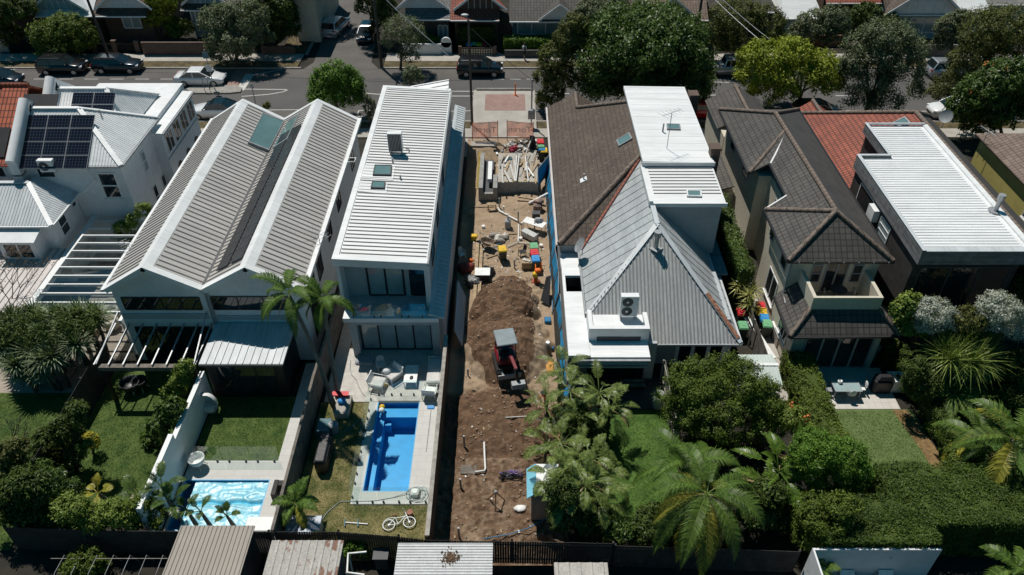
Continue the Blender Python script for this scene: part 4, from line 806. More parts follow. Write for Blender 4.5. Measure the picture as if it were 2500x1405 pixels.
def pool(h, name, label, depth):
    t = thing(name, label, 'swimming pool', ((h[0] + h[1]) / 2, (h[2] + h[3]) / 2, 0)); x0, x1, y0, y1 = h; b = MB(); d = .05
    b.box(x0, y0, -depth - .05, x1, y1, -depth); b.box(x0, y0, -depth, x0 + d, y1, .028); b.box(x1 - d, y0, -depth, x1, y1, .028); b.box(x0 + d, y0, -depth, x1 - d, y0 + d, .028); b.box(x0 + d, y1 - d, -depth, x1 - d, y1, .028)
    b.build('shell', M['poolblue'], t); return t
pl = pool(POOL1, 'swimming_pool', 'bright blue pool with open water in the patio behind the flat-roofed house', 1.35)
b = MB(); x0, x1, y0, y1 = POOL1; b.box(x0 + .05, y1 - .9, -1.35, x1 - .05, y1 - .05, -.35); b.box(x0 + .05, y0 + .05, -1.35, x0 + .42, y1 - .9, -.5); b.box(x0 + .42, y1 - 1.2, -1.35, x0 + .8, y1 - .9, -.7); b.build('bench', M['poolblue'], pl)
b = MB(); b.add([(x0 + .05, y0 + .05, -.1), (x1 - .05, y0 + .05, -.1), (x1 - .05, y1 - .05, -.1), (x0 + .05, y1 - .05, -.1)], [(0, 1, 2, 3)]); b.build('water', M['water'], pl)
pl = pool(POOL2, 'swimming_pool', 'pool under a wrinkled pale blue floating cover', 1.2)
b = MB(); x0, x1, y0, y1 = POOL2; b.add([(x0 + .05, y0 + .05, -.14), (x1 - .05, y0 + .05, -.14), (x1 - .05, y1 - .05, -.14), (x0 + .05, y1 - .05, -.14)], [(0, 1, 2, 3)]); b.build('water', M['water'], pl)
M['poolcover'] = mat('bubble_cover', (.17, .5, .64), .35, .1, 2.0, col2=(.3, .64, .76), spec=.4)
b = MB(); nx, ny = 90, 66; vs = []
for j in range(ny + 1):
    for i in range(nx + 1):
        x, y = x0 + .5 + (x1 - x0 - .6) * i / nx, y0 + .1 + (y1 - y0 - .15) * j / ny
        r1_ = 1 - abs(noise.noise((x * .9 + .5 * noise.noise((x * 1.2, y * 1.5, 3)), y * 2.4, 1))) * 2.6; r2_ = 1 - abs(noise.noise((x * 4 + y, y * 2.5, 7))) * 3.2
        z = -.12 + .04 * max(0, r1_) + .007 * max(0, r2_) + .015 * noise.noise((x * 5, y * 5, 2)) - (.14 * math.exp(-((y - 23.25 - .05 * math.sin(x * 4)) / .09) ** 2))
        vs.append((x, y, z))
W = nx + 1; b.add(vs, [(j * W + i, j * W + i + 1, (j + 1) * W + i + 1, (j + 1) * W + i) for j in range(ny) for i in range(nx)], 0, True); b.build('cover', M['poolcover'], pl)
# ------------------------------------------------------------------ fences and walls
def paling_fence(name, label, pts, h, mt, cap_m=None, z0=0.0, w=.1, gap=.012, posts=2.4, cat='fence', side=1, cw=.09):
    """pts: plan polyline; palings on one side, rails and posts on the other"""
    t = thing(name, label, cat, (pts[0][0], pts[0][1], z0)); pal = MB(); rail = MB(); rg = random.Random(len(pts) * 7 + int(pts[0][0] * 10))
    for (ax, ay), (bx, by) in zip(pts, pts[1:]):
        a, c = Vector((ax, ay, z0)), Vector((bx, by, z0)); L_ = (c - a).length; d = (c - a) / L_; n = Vector((-d.y, d.x, 0)) * side; k = int(L_ / (w + gap))
        for i in range(k):
            p = a + d * ((i + .5) * L_ / k); q = p + n * .03; pal.obox((q.x, q.y, z0 + (h + rg.uniform(-.03, .03)) / 2), (w, .018, h + rg.uniform(-.02, .02)), math.atan2(d.y, d.x))
        for zz_ in (.35, h - .3): rail.bar(a + Vector((0, 0, zz_)), c + Vector((0, 0, zz_)), .04, .09)
        for i in range(max(1, int(L_ / posts)) + 1):
            p = a + d * (L_ * i / max(1, int(L_ / posts))); pb2 = MB(); pb2.obox((p.x - n.x * .06, p.y - n.y * .06, z0 + h / 2 - .02), (.09, .09, h), math.atan2(d.y, d.x)); pb2.build('post', M[mt], t)
        if cap_m: cb = MB(); cb.bar(a + Vector((0, 0, h + .04)), c + Vector((0, 0, h + .04)), cw * 1.6, .04); cb.build('capping', M[cap_m], t)
    pal.build('palings', M[mt], t); rail.build('rail', M[mt], t); return t
M['fencegrey'] = mat('grey_paling', (.2, .18, .155), .9, .3, 2, fine=.45, fscale=16, bump=.006)
M['caprail'] = mat('pale_capping', (.38, .35, .31), .85, .25, 3, fine=.3)
paling_fence('paling_fence', 'grey timber fence between the covered pool and the open blue pool', [(-10.95, 20.25), (-10.98, 25), (-11.0, 30), (-10.75, 38)], 2.0, 'fencegrey', 'oldtimber', side=-1)
paling_fence('paling_fence', 'brown timber fence with pale capping along the left edge of the building lot', [(-3.87, 20.05), (-3.87, 26), (-3.87, 33.4)], 2.5, 'browntimber', 'caprail', z0=-.62, side=-1, cw=.13)
paling_fence('back_fence', 'long dark rear fence behind both pools and the building lot', [(-23.5, 20.6), (-18.4, 20.4), (-11.2, 20.35), (-8, 20.35), (-5.2, 20.1), (-3.8, 19.92), (0, 19.85), (4.6, 19.75)], 1.8, 'darktimber', side=-1)
paling_fence('back_fence', 'black rear fence under the big palm', [(4.7, 19.7), (13.0, 19.4)], 1.7, 'darktimber', side=-1)
paling_fence('dark_fence', 'black boundary fence beside the left lawn and yuccas', [(-23.75, 21.5), (-23.75, 32.6)], 2.1, 'darktimber', side=-1)
paling_fence('picket_fence', 'whitish slatted fence between the dark deck and the round shrub', [(8.75, 26.5), (8.75, 31.6)], 1.7, 'caprail', side=-1, w=.07, gap=.05)
paling_fence('side_fence', 'weathered fence between the rubbish bins in the right-hand lane', [(14.75, 30.6), (14.75, 37.5)], 1.8, 'fencegrey', side=1)
wl = MB(); wl.box(-17.3, 25.4, 0, -17.05, 30.2, 2.2); wl.box(-17.3, 21.0, 0, -17.05, 25.4, 2.6); tag(wl.build('garden_wall', M['white']), 'stepped white garden wall beside the covered pool', 'wall')
wl = MB(); wl.box(13.3, 19.05, 0, 19.0, 19.15, 2.35); wl.box(13.3, 15, 0, 13.38, 19.05, 2.35); tag(wl.build('garden_wall', M['whitewall']), 'white wall in shade below the wide clipped hedge, bottom right', 'wall')
wl = MB(); wl.box(21.95, 36, 0, 22.15, 40, 1.6); wl.box(21.7, 33.2, 0, 21.9, 34.8, 1.2); tag(wl.build('low_wall', M['concrete']), 'low flaking grey wall between the beige house and the board-clad box', 'wall')
wl = MB(); wl.hexa([P(2348, 985, 0), P(2356, 985, 0), P(2380, 1030, 0), P(2365, 1030, 0), P(2348, 975, .5), P(2360, 975, .5), P(2388, 1022, .5), P(2372, 1022, .5)]); tag(wl.build('garden_edge_wall', M['kerb']), 'short pale stone edging wall beside the tree fern lawn', 'wall')
# glass pool fences
def glass_fence(label, pts, h=1.2):
    t = thing('glass_fence', label, 'pool fence', (pts[0][0], pts[0][1], 0))
    for (ax, ay), (bx, by) in zip(pts, pts[1:]):
        a, c = Vector((ax, ay, .03)), Vector((bx, by, .03)); n = max(1, round((c - a).length / 1.5)); d = (c - a) / n
        for i in range(n):
            p, q = a + d * i + d.normalized() * .02, a + d * (i + 1) - d.normalized() * .02; b = MB(); b.bar(p + Vector((0, 0, .05 + h / 2)), q + Vector((0, 0, .05 + h / 2)), .012, h); g = b.build('glass_panel', M['clear'], t)
            for f in (.2, .8): s = p.lerp(q, f); bb = MB(); bb.obox((s.x, s.y, .1), (.09, .06, .16), math.atan2(d.y, d.x)); bb.build('spigot', M['black'], g)
glass_fence('frameless glass fence round the open blue pool', [(-8.05, 30.35), (-8.05, 23.15), (-4.05, 23.15)]); glass_fence('frameless glass fence between the blue pool and the patio furniture', [(-7.9, 30.4), (-4.1, 30.4)])
glass_fence('frameless glass fence between the covered pool and its small lawn', [(-16.7, 25.68), (-12.2, 25.68)])
# blue shade-cloth site fencing
M['shade'] = mat('blue_shade_cloth', (.015, .27, .52), .8, .2, 1.5, fine=.25, fscale=20)
def site_panel(px):
    t = thing('site_fence', 'temporary fence bay with bright blue shade cloth', 'site fence', (0, 0, 0)); b = MB(); Lw, h = 2.35, 1.8
    for p, q in (((0, 0, .05), (0, 0, h)), ((0, Lw, .05), (0, Lw, h)), ((0, 0, h), (0, Lw, h)), ((0, 0, .12), (0, Lw, .12))): b.tube([p, q], .022, 6)
    b.build('frame', M['steel'], t); b = MB(); vs = []; 
    for j in range(9):
        for i in range(13): vs.append((.03 + .035 * math.sin(i * .9 + j * .3) * math.sin(math.pi * i / 12), Lw * i / 12, .12 + (h - .14) * j / 8))
    b.add(vs, [(j * 13 + i, j * 13 + i + 1, (j + 1) * 13 + i + 1, (j + 1) * 13 + i) for j in range(8) for i in range(12)], 0, True); b.build('shade_cloth', M['shade'], t); return t
sf = kids_of(site_panel(0)); ys = [28.6 + 2.42 * i for i in range(11)]
lab = ['beside the bird-of-paradise clump', 'nearest the worker in orange', 'beside the digger', 'beside the spoil heap, lower end', 'beside the top of the spoil heap', 'beside the tamping machine', 'behind the row of bins', 'behind the folding table', 'behind the black crate', 'beside the concrete wall', 'beside the stacked timber']
for i, y in enumerate(ys):
    lb = 'temporary fence bay with blue shade cloth ' + lab[i]; x = 2.6 + .12 * (i % 2) + .03 * i * (i < 4); a = .05 * (1 if i % 2 else -1)
    if i == 0: place(sf, (x, y, -.68), a); sf.rotation_euler.y = .36; tag(sf, lb, 'site fence', 'blue site fence bays')
    else: dup(sf, (x, y, -.68), a, lb).rotation_euler.y = .3 if i < 3 else .22
o = dup(sf, (2.05, 53.2, -.35), -.42, 'temporary blue fence bay leaning askew near the street end')
for i, (px, py) in enumerate(((1337, 781), (1344, 846))):
    p = P(px, py, -.5); b = MB(); b.bevbox((0, 0, .12), (.42, .5, .24), .04); o = b.build('fence_block', M['fenceblue']); o.location = (p.x, p.y, -.66); tag(o, 'blue plastic fence foot ' + ('beside the spoil heap' if i == 0 else 'beside an orange board by the digger'), 'fence foot', 'blue fence feet')
# ------------------------------------------------------------------ vegetation
NR = np.random.default_rng(11)
def _unit(a): return a / np.maximum(1e-6, np.linalg.norm(a, axis=1, keepdims=True))
def leaf_build(name, pos, nor, L, W, m, parent, curl=.12, extra=None):
    """one small folded diamond per leaf"""
    n = len(pos); t = _unit(np.cross(nor, NR.normal(size=(n, 3)))); t[:, 2] -= .25; t = _unit(t); s = _unit(np.cross(nor, t)); L = np.asarray(L)[:, None]; W = np.asarray(W)[:, None]
    V = np.empty((n, 4, 3), np.float32); V[:, 0] = pos - t * L * .5; V[:, 2] = pos + t * L * .5 - nor * L * curl; V[:, 1] = pos + s * W * .5 + nor * W * .12; V[:, 3] = pos - s * W * .5 + nor * W * .12
    me = bpy.data.meshes.new(name); me.vertices.add(n * 4); me.vertices.foreach_set('co', V.ravel()); me.loops.add(n * 4); me.loops.foreach_set('vertex_index', np.arange(n * 4, dtype=np.int32))
    me.polygons.add(n); me.polygons.foreach_set('loop_start', np.arange(0, n * 4, 4, dtype=np.int32)); me.polygons.foreach_set('loop_total', np.full(n, 4, np.int32))
    for q in (m if isinstance(m, (list, tuple)) else [m]): me.materials.append(q)
    if extra is not None: me.polygons.foreach_set('material_index', extra.astype(np.int32))
    me.update(); me.validate(); o = bpy.data.objects.new(name, me); C.objects.link(o)
    if parent is not None: o.parent = parent; o.matrix_parent_inverse = INV.get(parent.name, Matrix.Identity(4))
    return o
def crown_points(blobs, n, clump, low=-.35, inner=.15, sharp=1.0):
    """leaf positions gathered in clumps over the lumpy surface of several ellipsoids"""
    A = np.array([(r[0] * r[1] + r[0] * r[2] + r[1] * r[2]) for c, r in blobs]); A = A / A.sum(); P_, N_ = [], []
    for (c, r), a in zip(blobs, A):
        c = np.array(c); r = np.array(r); k = max(6, int(2.2 * (r[0] * r[1] + r[1] * r[2] + r[0] * r[2]) / clump ** 2)); d = _unit(NR.normal(size=(k * 3, 3))); d = d[d[:, 2] > low][:k]; k = len(d)
        rad = NR.uniform(.78, 1.04, (k, 1)); cc = c + d * r * rad; cn = _unit(d / r); m = int(n * a); i = NR.integers(0, k, m); off = _unit(NR.normal(size=(m, 3))) * (NR.uniform(0, 1, (m, 1)) ** .45) * clump * NR.uniform(.6, 1.1, (m, 1)); off -= cn[i] * np.minimum(0, (off * cn[i]).sum(1))[:, None] * .5
        p = cc[i] + off; nn = _unit(cn[i] * .5 + _unit(off) * .8 * sharp + np.array([0, 0, .55]) + NR.normal(size=(m, 3)) * .42); P_.append(p); N_.append(nn)
        q = int(m * inner); pi = c + _unit(NR.normal(size=(q, 3))) * r * NR.uniform(.3, .8, (q, 1)); P_.append(pi); N_.append(_unit(NR.normal(size=(q, 3)) + [0, 0, .6]))
    return np.concatenate(P_), np.concatenate(N_)
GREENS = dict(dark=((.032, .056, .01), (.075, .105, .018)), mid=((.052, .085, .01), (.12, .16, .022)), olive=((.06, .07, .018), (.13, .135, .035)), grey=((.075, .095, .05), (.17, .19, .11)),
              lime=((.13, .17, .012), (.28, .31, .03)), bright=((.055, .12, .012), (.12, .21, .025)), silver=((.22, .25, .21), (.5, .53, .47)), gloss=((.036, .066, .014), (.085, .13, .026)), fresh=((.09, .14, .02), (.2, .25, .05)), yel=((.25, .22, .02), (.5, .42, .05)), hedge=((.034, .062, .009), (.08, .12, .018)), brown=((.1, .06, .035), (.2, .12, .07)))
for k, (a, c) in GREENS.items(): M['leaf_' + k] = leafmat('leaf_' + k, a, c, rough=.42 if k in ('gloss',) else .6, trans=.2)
M['leaf_dry'] = leafmat('leaf_dry', (.2, .14, .06), (.36, .27, .13), trans=.15)
M['flower'] = mat('orange_flower', (.6, .16, .04), .6, .2, 3)
def trunk_mesh(par, base, top, r, blobs, nl=5, m='bark'):
    b = MB(); base, top = Vector(base), Vector(top); mid = base.lerp(top, .5) + Vector((rnd.uniform(-.2, .2), rnd.uniform(-.2, .2), 0)); b.tube([base - Vector((0, 0, .1)), base.lerp(mid, .3), mid, top], [r * 1.35, r, r * .8, r * .55], 8)
    for i in range(nl):
        c, rr = blobs[i % len(blobs)]; s = base.lerp(top, rnd.uniform(.55, .95)); e = Vector(c) + Vector((rnd.uniform(-.6, .6) * rr[0], rnd.uniform(-.6, .6) * rr[1], rnd.uniform(-.3, .5) * rr[2])); b.tube([s, s.lerp(e, .5) + Vector((0, 0, .15 * (e - s).length)), e], [r * .5, r * .3, r * .1], 6)
    return b.build('trunk', M[m], par)
def tree(name, label, basepx, blobs, kind, leaf, n, cat='tree', group=None, clump=None, low=-.35, r=None, z0=0, yoff=0, flowers=0, inner=.15, lw=.5, depth=.9, nl=6):
    """basepx: pixel of the foot on the ground; blobs: (px, py, rx, ry[, metres nearer]) crown lumps as seen, given true size at the tree's distance"""
    bp = P(*basepx, z0); Y = bp.y; B = []
    for q in blobs:
        y = Y - (q[4] if len(q) > 4 else 0); c = OY(q[0], q[1], y); d = (c - Vector((0, 0, CAMH))).dot(Vector((0, _c, -_s))); rx, rz = q[2] * d / FPX, q[3] * d / FPX; B.append((tuple(c), (rx, rx * depth, rz)))
    t = thing(name, label, cat, bp, group=group); ct = sum((Vector(c) for c, _ in B), Vector()) / len(B); big = max(r_[0] for _, r_ in B); r = r or .05 + big * .055
    top = Vector((bp.x * .6 + ct.x * .4, bp.y * .6 + ct.y * .4, max(bp.z + .3, min(c[2] for c, _ in B)))); trunk_mesh(t, bp, top, r, B, nl)
    n = int(n * 1.9); leaf *= .74; p, nn = crown_points(B, n, clump or max(.25, big * .2), low, inner); k = len(p); keep = p[:, 2] > bp.z + .05; p, nn = p[keep], nn[keep]; k = len(p); L = leaf * NR.uniform(.65, 1.35, k); ms = [M['leaf_' + kind]]; ex = None
    leaf_build('crown', p, nn, L, L * lw, ms, t)
    if flowers:
        f, fn = crown_points(B, flowers * 14, .22, 0, 0); i0 = NR.integers(0, len(f), flowers); ff = np.repeat(f[i0], 12, 0) + NR.normal(size=(flowers * 12, 3)) * .12 + [0, 0, .15]; leaf_build('flowers', ff, _unit(NR.normal(size=ff.shape) + [0, 0, 1]), np.full(len(ff), .16), np.full(len(ff), .12), M['flower'], t)
    return t
FT = 'street trees across the road'
tree('round_tree', 'rounded dense green tree behind the black parked cars, far left', (165, 140), [(120, 88, 45, 38), (170, 80, 52, 44), (205, 98, 30, 30), (150, 112, 62, 26)], 'mid', .3, 9000, group=FT)
tree('leafy_tree', 'dark bushy tree cut by the upper left corner of the photo', (10, 125), [(8, 30, 55, 42), (15, 85, 34, 34), (45, 22, 40, 30)], 'dark', .3, 7000, group=FT)
tree('leafy_tree', 'yellowish green tree in front of the brown brick house', (398, 98), [(385, 25, 42, 45), (405, -10, 50, 30), (375, 50, 26, 24)], 'lime', .3, 5000, group=FT)
tree('garden_shrub', 'low green shrub behind the brick front wall', (440, 100), [(440, 72, 34, 22), (420, 60, 20, 20)], 'mid', .26, 2200, 'shrub')
tree('grey_tree', 'big grey-green tree on the verge above the white sedan', (578, 160), [(535, 55, 45, 40), (600, 45, 52, 42), (575, 85, 72, 40), (560, 122, 50, 26), (640, 90, 26, 26)], 'grey', .3, 11000, group=FT)
tree('tall_dark_tree', 'tall dark tree at the left corner of the side street', (660, 118), [(660, 20, 60, 55), (690, 65, 42, 45), (640, 80, 34, 34)], 'dark', .3, 9000, group=FT)
tree('tall_dark_tree', 'tall dark tree shading the side street, behind the corner tree', (745, 60), [(760, -70, 75, 55), (735, -30, 50, 40), (700, -20, 50, 40)], 'dark', .32, 8000, group=FT)
tree('tall_dark_tree', 'dark tree on the right kerb of the side street', (912, 100), [(905, 10, 38, 32), (940, 30, 34, 34), (895, -35, 55, 35), (925, 60, 20, 26)], 'dark', .28, 6500, group=FT)
tree('wispy_tree', 'loose olive-grey tree beside the power pole opposite the white roof', (978, 172), [(985, 70, 48, 26), (965, 95, 30, 28), (1012, 100, 28, 34), (1000, 135, 24, 24)], 'grey', .22, 4200, group=FT, clump=.5, inner=.05)
tree('sapling', 'small grey-green street tree just above the white ribbed roof', (1004, 262), [(1006, 180, 22, 20), (1020, 192, 14, 14), (998, 196, 14, 14)], 'grey', .2, 1500)
tree('round_tree', 'bright green egg-shaped tree on the near kerb between the two white roofs', (822, 292), [(822, 182, 42, 30), (800, 200, 40, 34), (845, 205, 40, 36), (822, 228, 66, 34), (790, 232, 32, 24), (858, 240, 28, 24)], 'bright', .26, 9500)
tree('sapling', 'thin grey sapling beside the egg-shaped tree', (903, 305), [(903, 262, 15, 20), (908, 285, 12, 14), (896, 243, 9, 12)], 'grey', .2, 900)
tree('sapling', 'thin upright sapling behind the valley of the twin-gabled roof', (652, 292), [(652, 262, 7, 16), (648, 280, 8, 10)], 'olive', .2, 400)
tree('fig_tree', 'huge dark spreading tree with dense glossy leaves, largest on the street', (1578, 268), [(1560, 60, 105, 42), (1470, 95, 62, 48), (1655, 85, 70, 46), (1570, 105, 120, 60, 1.5), (1465, 160, 60, 42, 2), (1695, 160, 46, 44, 1.5), (1640, 130, 80, 50, 2), (1520, 140, 70, 40, 2.5), (1455, 205, 42, 32, 1.5), (1712, 200, 28, 26), (1600, 60, 80, 40, -2), (1560, 185, 110, 50, 1), (1490, 215, 60, 34, 1), (1640, 205, 80, 44, 1.5), (1700, 215, 40, 36), (1570, 215, 80, 34)], 'gloss', .36, 34000, clump=.95, r=.6, nl=9, low=-.25)
tree('olive_tree', 'brownish olive tree leaning in front of the huge dark tree, left side', (1372, 270), [(1392, 95, 42, 34), (1360, 140, 46, 40), (1335, 185, 32, 36), (1370, 190, 42, 40), (1345, 232, 34, 26), (1330, 250, 22, 16), (1402, 60, 34, 26)], 'olive', .26, 9500)
tree('grey_tree', 'pale grey-green wispy tree behind the huge dark tree', (1460, 112), [(1465, 25, 58, 32), (1510, 15, 45, 30), (1425, 40, 30, 28)], 'grey', .28, 5500, group=FT)
tree('olive_tree', 'olive green tree beside the lamp pole, behind the yellow-green tree', (1805, 158), [(1800, 40, 66, 40), (1862, 62, 50, 42), (1755, 88, 38, 42), (1820, 100, 70, 40), (1890, 110, 34, 30)], 'olive', .28, 10500, group=FT)
tree('yellow_tree', 'bright yellow-green tree on the near kerb above the charcoal roof', (1962, 268), [(1870, 140, 62, 36), (1935, 125, 50, 26), (2005, 165, 58, 34), (1850, 185, 56, 40), (1930, 185, 80, 46), (2015, 205, 46, 36), (1890, 222, 60, 26)], 'lime', .3, 13000)
tree('grey_tree', 'grey-green tree with an orange tinge in front of the white roof', (2010, 150), [(1995, 60, 50, 34), (2035, 80, 42, 42), (1960, 85, 34, 32), (2040, 40, 34, 28)], 'grey', .28, 6500, group=FT)
tree('leafy_tree', 'dark green conifer-like tree left of the white gable', (2120, 112), [(2115, 38, 38, 30), (2090, 70, 28, 28), (2165, 60, 28, 28)], 'dark', .26, 5000, group=FT)
tree('grey_tree', 'two-trunked grey-green tree on the near kerb beside the red roof', (2105, 288), [(2165, 85, 56, 30), (2120, 115, 52, 36), (2205, 120, 52, 36), (2160, 140, 72, 40), (2085, 165, 34, 40), (2200, 175, 52, 44), (2120, 195, 60, 42), (2095, 240, 42, 26), (2165, 245, 42, 26), (2228, 225, 26, 26)], 'grey', .25, 15000, r=.26, clump=.7)
tree('grey_tree', 'grey-green tree just left of the tall brown-green tree, upper right', (2318, 155), [(2315, 70, 34, 34), (2300, 105, 24, 24), (2345, 50, 30, 24)], 'grey', .27, 4000, group=FT)
tree('casuarina', 'large brown-green feathery tree in the upper right corner', (2432, 232), [(2440, 62, 82, 42), (2400, 100, 68, 46), (2480, 110, 60, 60), (2370, 150, 48, 34), (2430, 160, 70, 40), (2318, 212, 36, 36), (2290, 235, 30, 24), (2345, 185, 38, 30)], 'olive', .26, 15000, clump=.7)
tree('glossy_tree', 'glossy dark tree with orange flower heads at the right edge', (2450, 342), [(2460, 190, 62, 46), (2400, 225, 60, 42), (2350, 265, 40, 36), (2440, 270, 66, 46), (2495, 240, 48, 70), (2385, 300, 46, 26)], 'gloss', .32, 12500, flowers=12)
# shrubs and hedges in the gardens
tree('round_shrub', 'large domed dark green shrub beside the white slatted fence', (1765, 1075), [(1700, 935, 74, 46), (1785, 925, 76, 48), (1850, 975, 62, 54), (1680, 1000, 60, 60), (1760, 990, 110, 70, .5), (1845, 1030, 56, 48), (1720, 1050, 62, 40), (1650, 965, 30, 40)], 'mid', .15, 26000, 'shrub', low=-.6, clump=.38)
tree('round_shrub', 'rounded light-leaved shrub at the lower left corner of the pale turf', (2040, 1225), [(1990, 1100, 62, 46), (2055, 1115, 62, 50), (2095, 1165, 38, 50), (1965, 1150, 56, 44), (2035, 1180, 70, 44)], 'bright', .14, 17000, 'shrub', low=-.6, clump=.32)
tree('round_shrub', 'darker shrub merging into the left end of the wide clipped hedge', (2010, 1345), [(2010, 1260, 62, 46), (2060, 1240, 40, 34), (1985, 1300, 52, 36), (2050, 1300, 56, 40)], 'mid', .14, 10000, 'shrub', low=-.6, clump=.32)
tree('silver_shrub', 'silvery white shrub behind the board-clad box, left one', (2290, 925), [(2280, 762, 40, 34), (2310, 785, 34, 30), (2265, 790, 28, 24)], 'silver', .13, 6000, 'shrub', 'silver shrubs behind the grey box', clump=.3)
tree('silver_shrub', 'larger silvery shrub at the right edge behind the board-clad box', (2450, 940), [(2440, 755, 50, 40), (2470, 795, 44, 42), (2415, 785, 34, 34)], 'silver', .13, 7500, 'shrub', 'silver shrubs behind the grey box', clump=.3)
tree('leafy_shrub', 'yellow-green broad-leaved shrub at the corner of the beige house', (2215, 905), [(2210, 755, 30, 34), (2235, 790, 34, 34), (2205, 805, 26, 26), (2225, 735, 22, 20)], 'fresh', .24, 2600, 'shrub', clump=.35, lw=.75)
tree('leafy_shrub', 'dull green shrub between the two silver shrubs', (2370, 940), [(2365, 785, 38, 34), (2400, 815, 36, 30), (2335, 815, 30, 28)], 'olive', .16, 4500, 'shrub', clump=.3)
tree('leafy_shrub', 'small olive bush in the walled strip beside the beige house', (2190, 735), [(2193, 690, 18, 18), (2185, 705, 14, 14)], 'olive', .14, 1200, 'shrub')
tree('dark_shrub', 'deep green tree at the right edge beside the board-clad box', (2500, 830), [(2495, 700, 38, 50), (2490, 760, 30, 30)], 'dark', .2, 5000, 'tree')
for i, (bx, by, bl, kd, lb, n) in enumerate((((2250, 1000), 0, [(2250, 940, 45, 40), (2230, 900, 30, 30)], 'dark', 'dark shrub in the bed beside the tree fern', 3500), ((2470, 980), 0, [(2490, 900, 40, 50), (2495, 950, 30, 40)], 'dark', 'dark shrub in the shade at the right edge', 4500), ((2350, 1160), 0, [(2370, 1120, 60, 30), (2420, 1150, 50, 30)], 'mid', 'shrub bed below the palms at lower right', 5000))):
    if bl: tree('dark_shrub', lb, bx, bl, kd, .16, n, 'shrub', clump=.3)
tree('dark_shrub', 'shiny shrub with pointed leaves in the lower left garden', (95, 1275), [(40, 1190, 56, 46), (100, 1185, 60, 48), (150, 1200, 44, 40), (80, 1225, 70, 36)], 'gloss', .26, 4500, 'shrub', clump=.32, lw=.3)
tree('dark_shrub', 'dark shrub against the left photo edge below the small lawn', (5, 1240), [(10, 1130, 50, 50), (30, 1100, 34, 34)], 'olive', .18, 3500, 'shrub', clump=.3)
tree('lime_shrub', 'tiny lime-green plant on the left lawn edge', (226, 1105), [(222, 1070, 17, 18), (230, 1085, 14, 12)], 'yel', .13, 600, 'plant', clump=.15)
tree('white_plant', 'pale variegated plants along the black fence', (190, 1150), [(185, 1110, 22, 26), (205, 1085, 16, 18), (170, 1140, 20, 20)], 'gloss', .22, 900, 'plant', clump=.25)
tree('wall_shrub', 'tall leafy green plants against the stepped white wall, upper', (430, 985), [(440, 925, 22, 26), (425, 960, 26, 26), (450, 900, 18, 24)], 'fresh', .22, 2000, 'shrub', clump=.3, lw=.45)
tree('wall_shrub', 'glossy broad-leaved plants against the stepped white wall, lower', (395, 1080), [(415, 1000, 30, 28), (395, 1040, 32, 26), (375, 1070, 24, 18)], 'gloss', .34, 1300, 'shrub', clump=.3, lw=.5)
tree('mixed_shrub', 'mixed yellow-green shrubs below the pale deck in the left garden', (265, 1320), [(235, 1265, 40, 30), (280, 1255, 38, 34), (200, 1280, 30, 24), (310, 1270, 34, 30), (170, 1240, 40, 28)], 'fresh', .17, 4500, 'shrub', clump=.28)
tree('mixed_shrub', 'dark shrub beside the white wall end', (330, 1300), [(335, 1240, 34, 34), (365, 1265, 40, 30)], 'mid', .2, 2500, 'shrub', clump=.3)
tree('slender_tree', 'slender green tree between the glass pergola and the twin-gabled house', (335, 640), [(352, 520, 20, 24), (300, 562, 18, 22), (322, 545, 10, 24), (318, 590, 24, 22), (285, 580, 10, 14)], 'fresh', .2, 2600, clump=.32, inner=.05)
tree('garden_shrub', 'green bush between the rusty shed roofs at the bottom', (868, 1362), [(865, 1338, 26, 16), (885, 1345, 16, 12)], 'bright', .15, 1300, 'shrub', clump=.2)
tree('garden_shrub', 'small lime tuft behind the rusty shed', (775, 1330), [(775, 1310, 10, 10), (760, 1315, 10, 8)], 'lime', .13, 400, 'plant', clump=.15)
tree('garden_shrub', 'green seedlings in the netted bed at the lower left', (205, 1400), [(205, 1370, 40, 18), (180, 1385, 30, 12), (240, 1385, 26, 12)], 'mid', .16, 1700, 'shrub', clump=.2)
tree('pointed_shrub', 'pointed-leaf bushes at the foot of the big palm, left', (1545, 1335), [(1520, 1295, 38, 24), (1555, 1305, 30, 20), (1480, 1300, 20, 16)], 'gloss', .26, 1500, 'shrub', clump=.28, lw=.3)
tree('flower_bush', 'mixed flowering bushes above the pale turf hedge', (1960, 1110), [(1930, 1020, 34, 30), (1960, 1050, 30, 28), (1905, 1040, 30, 28)], 'fresh', .15, 3200, 'shrub', clump=.28, flowers=4)
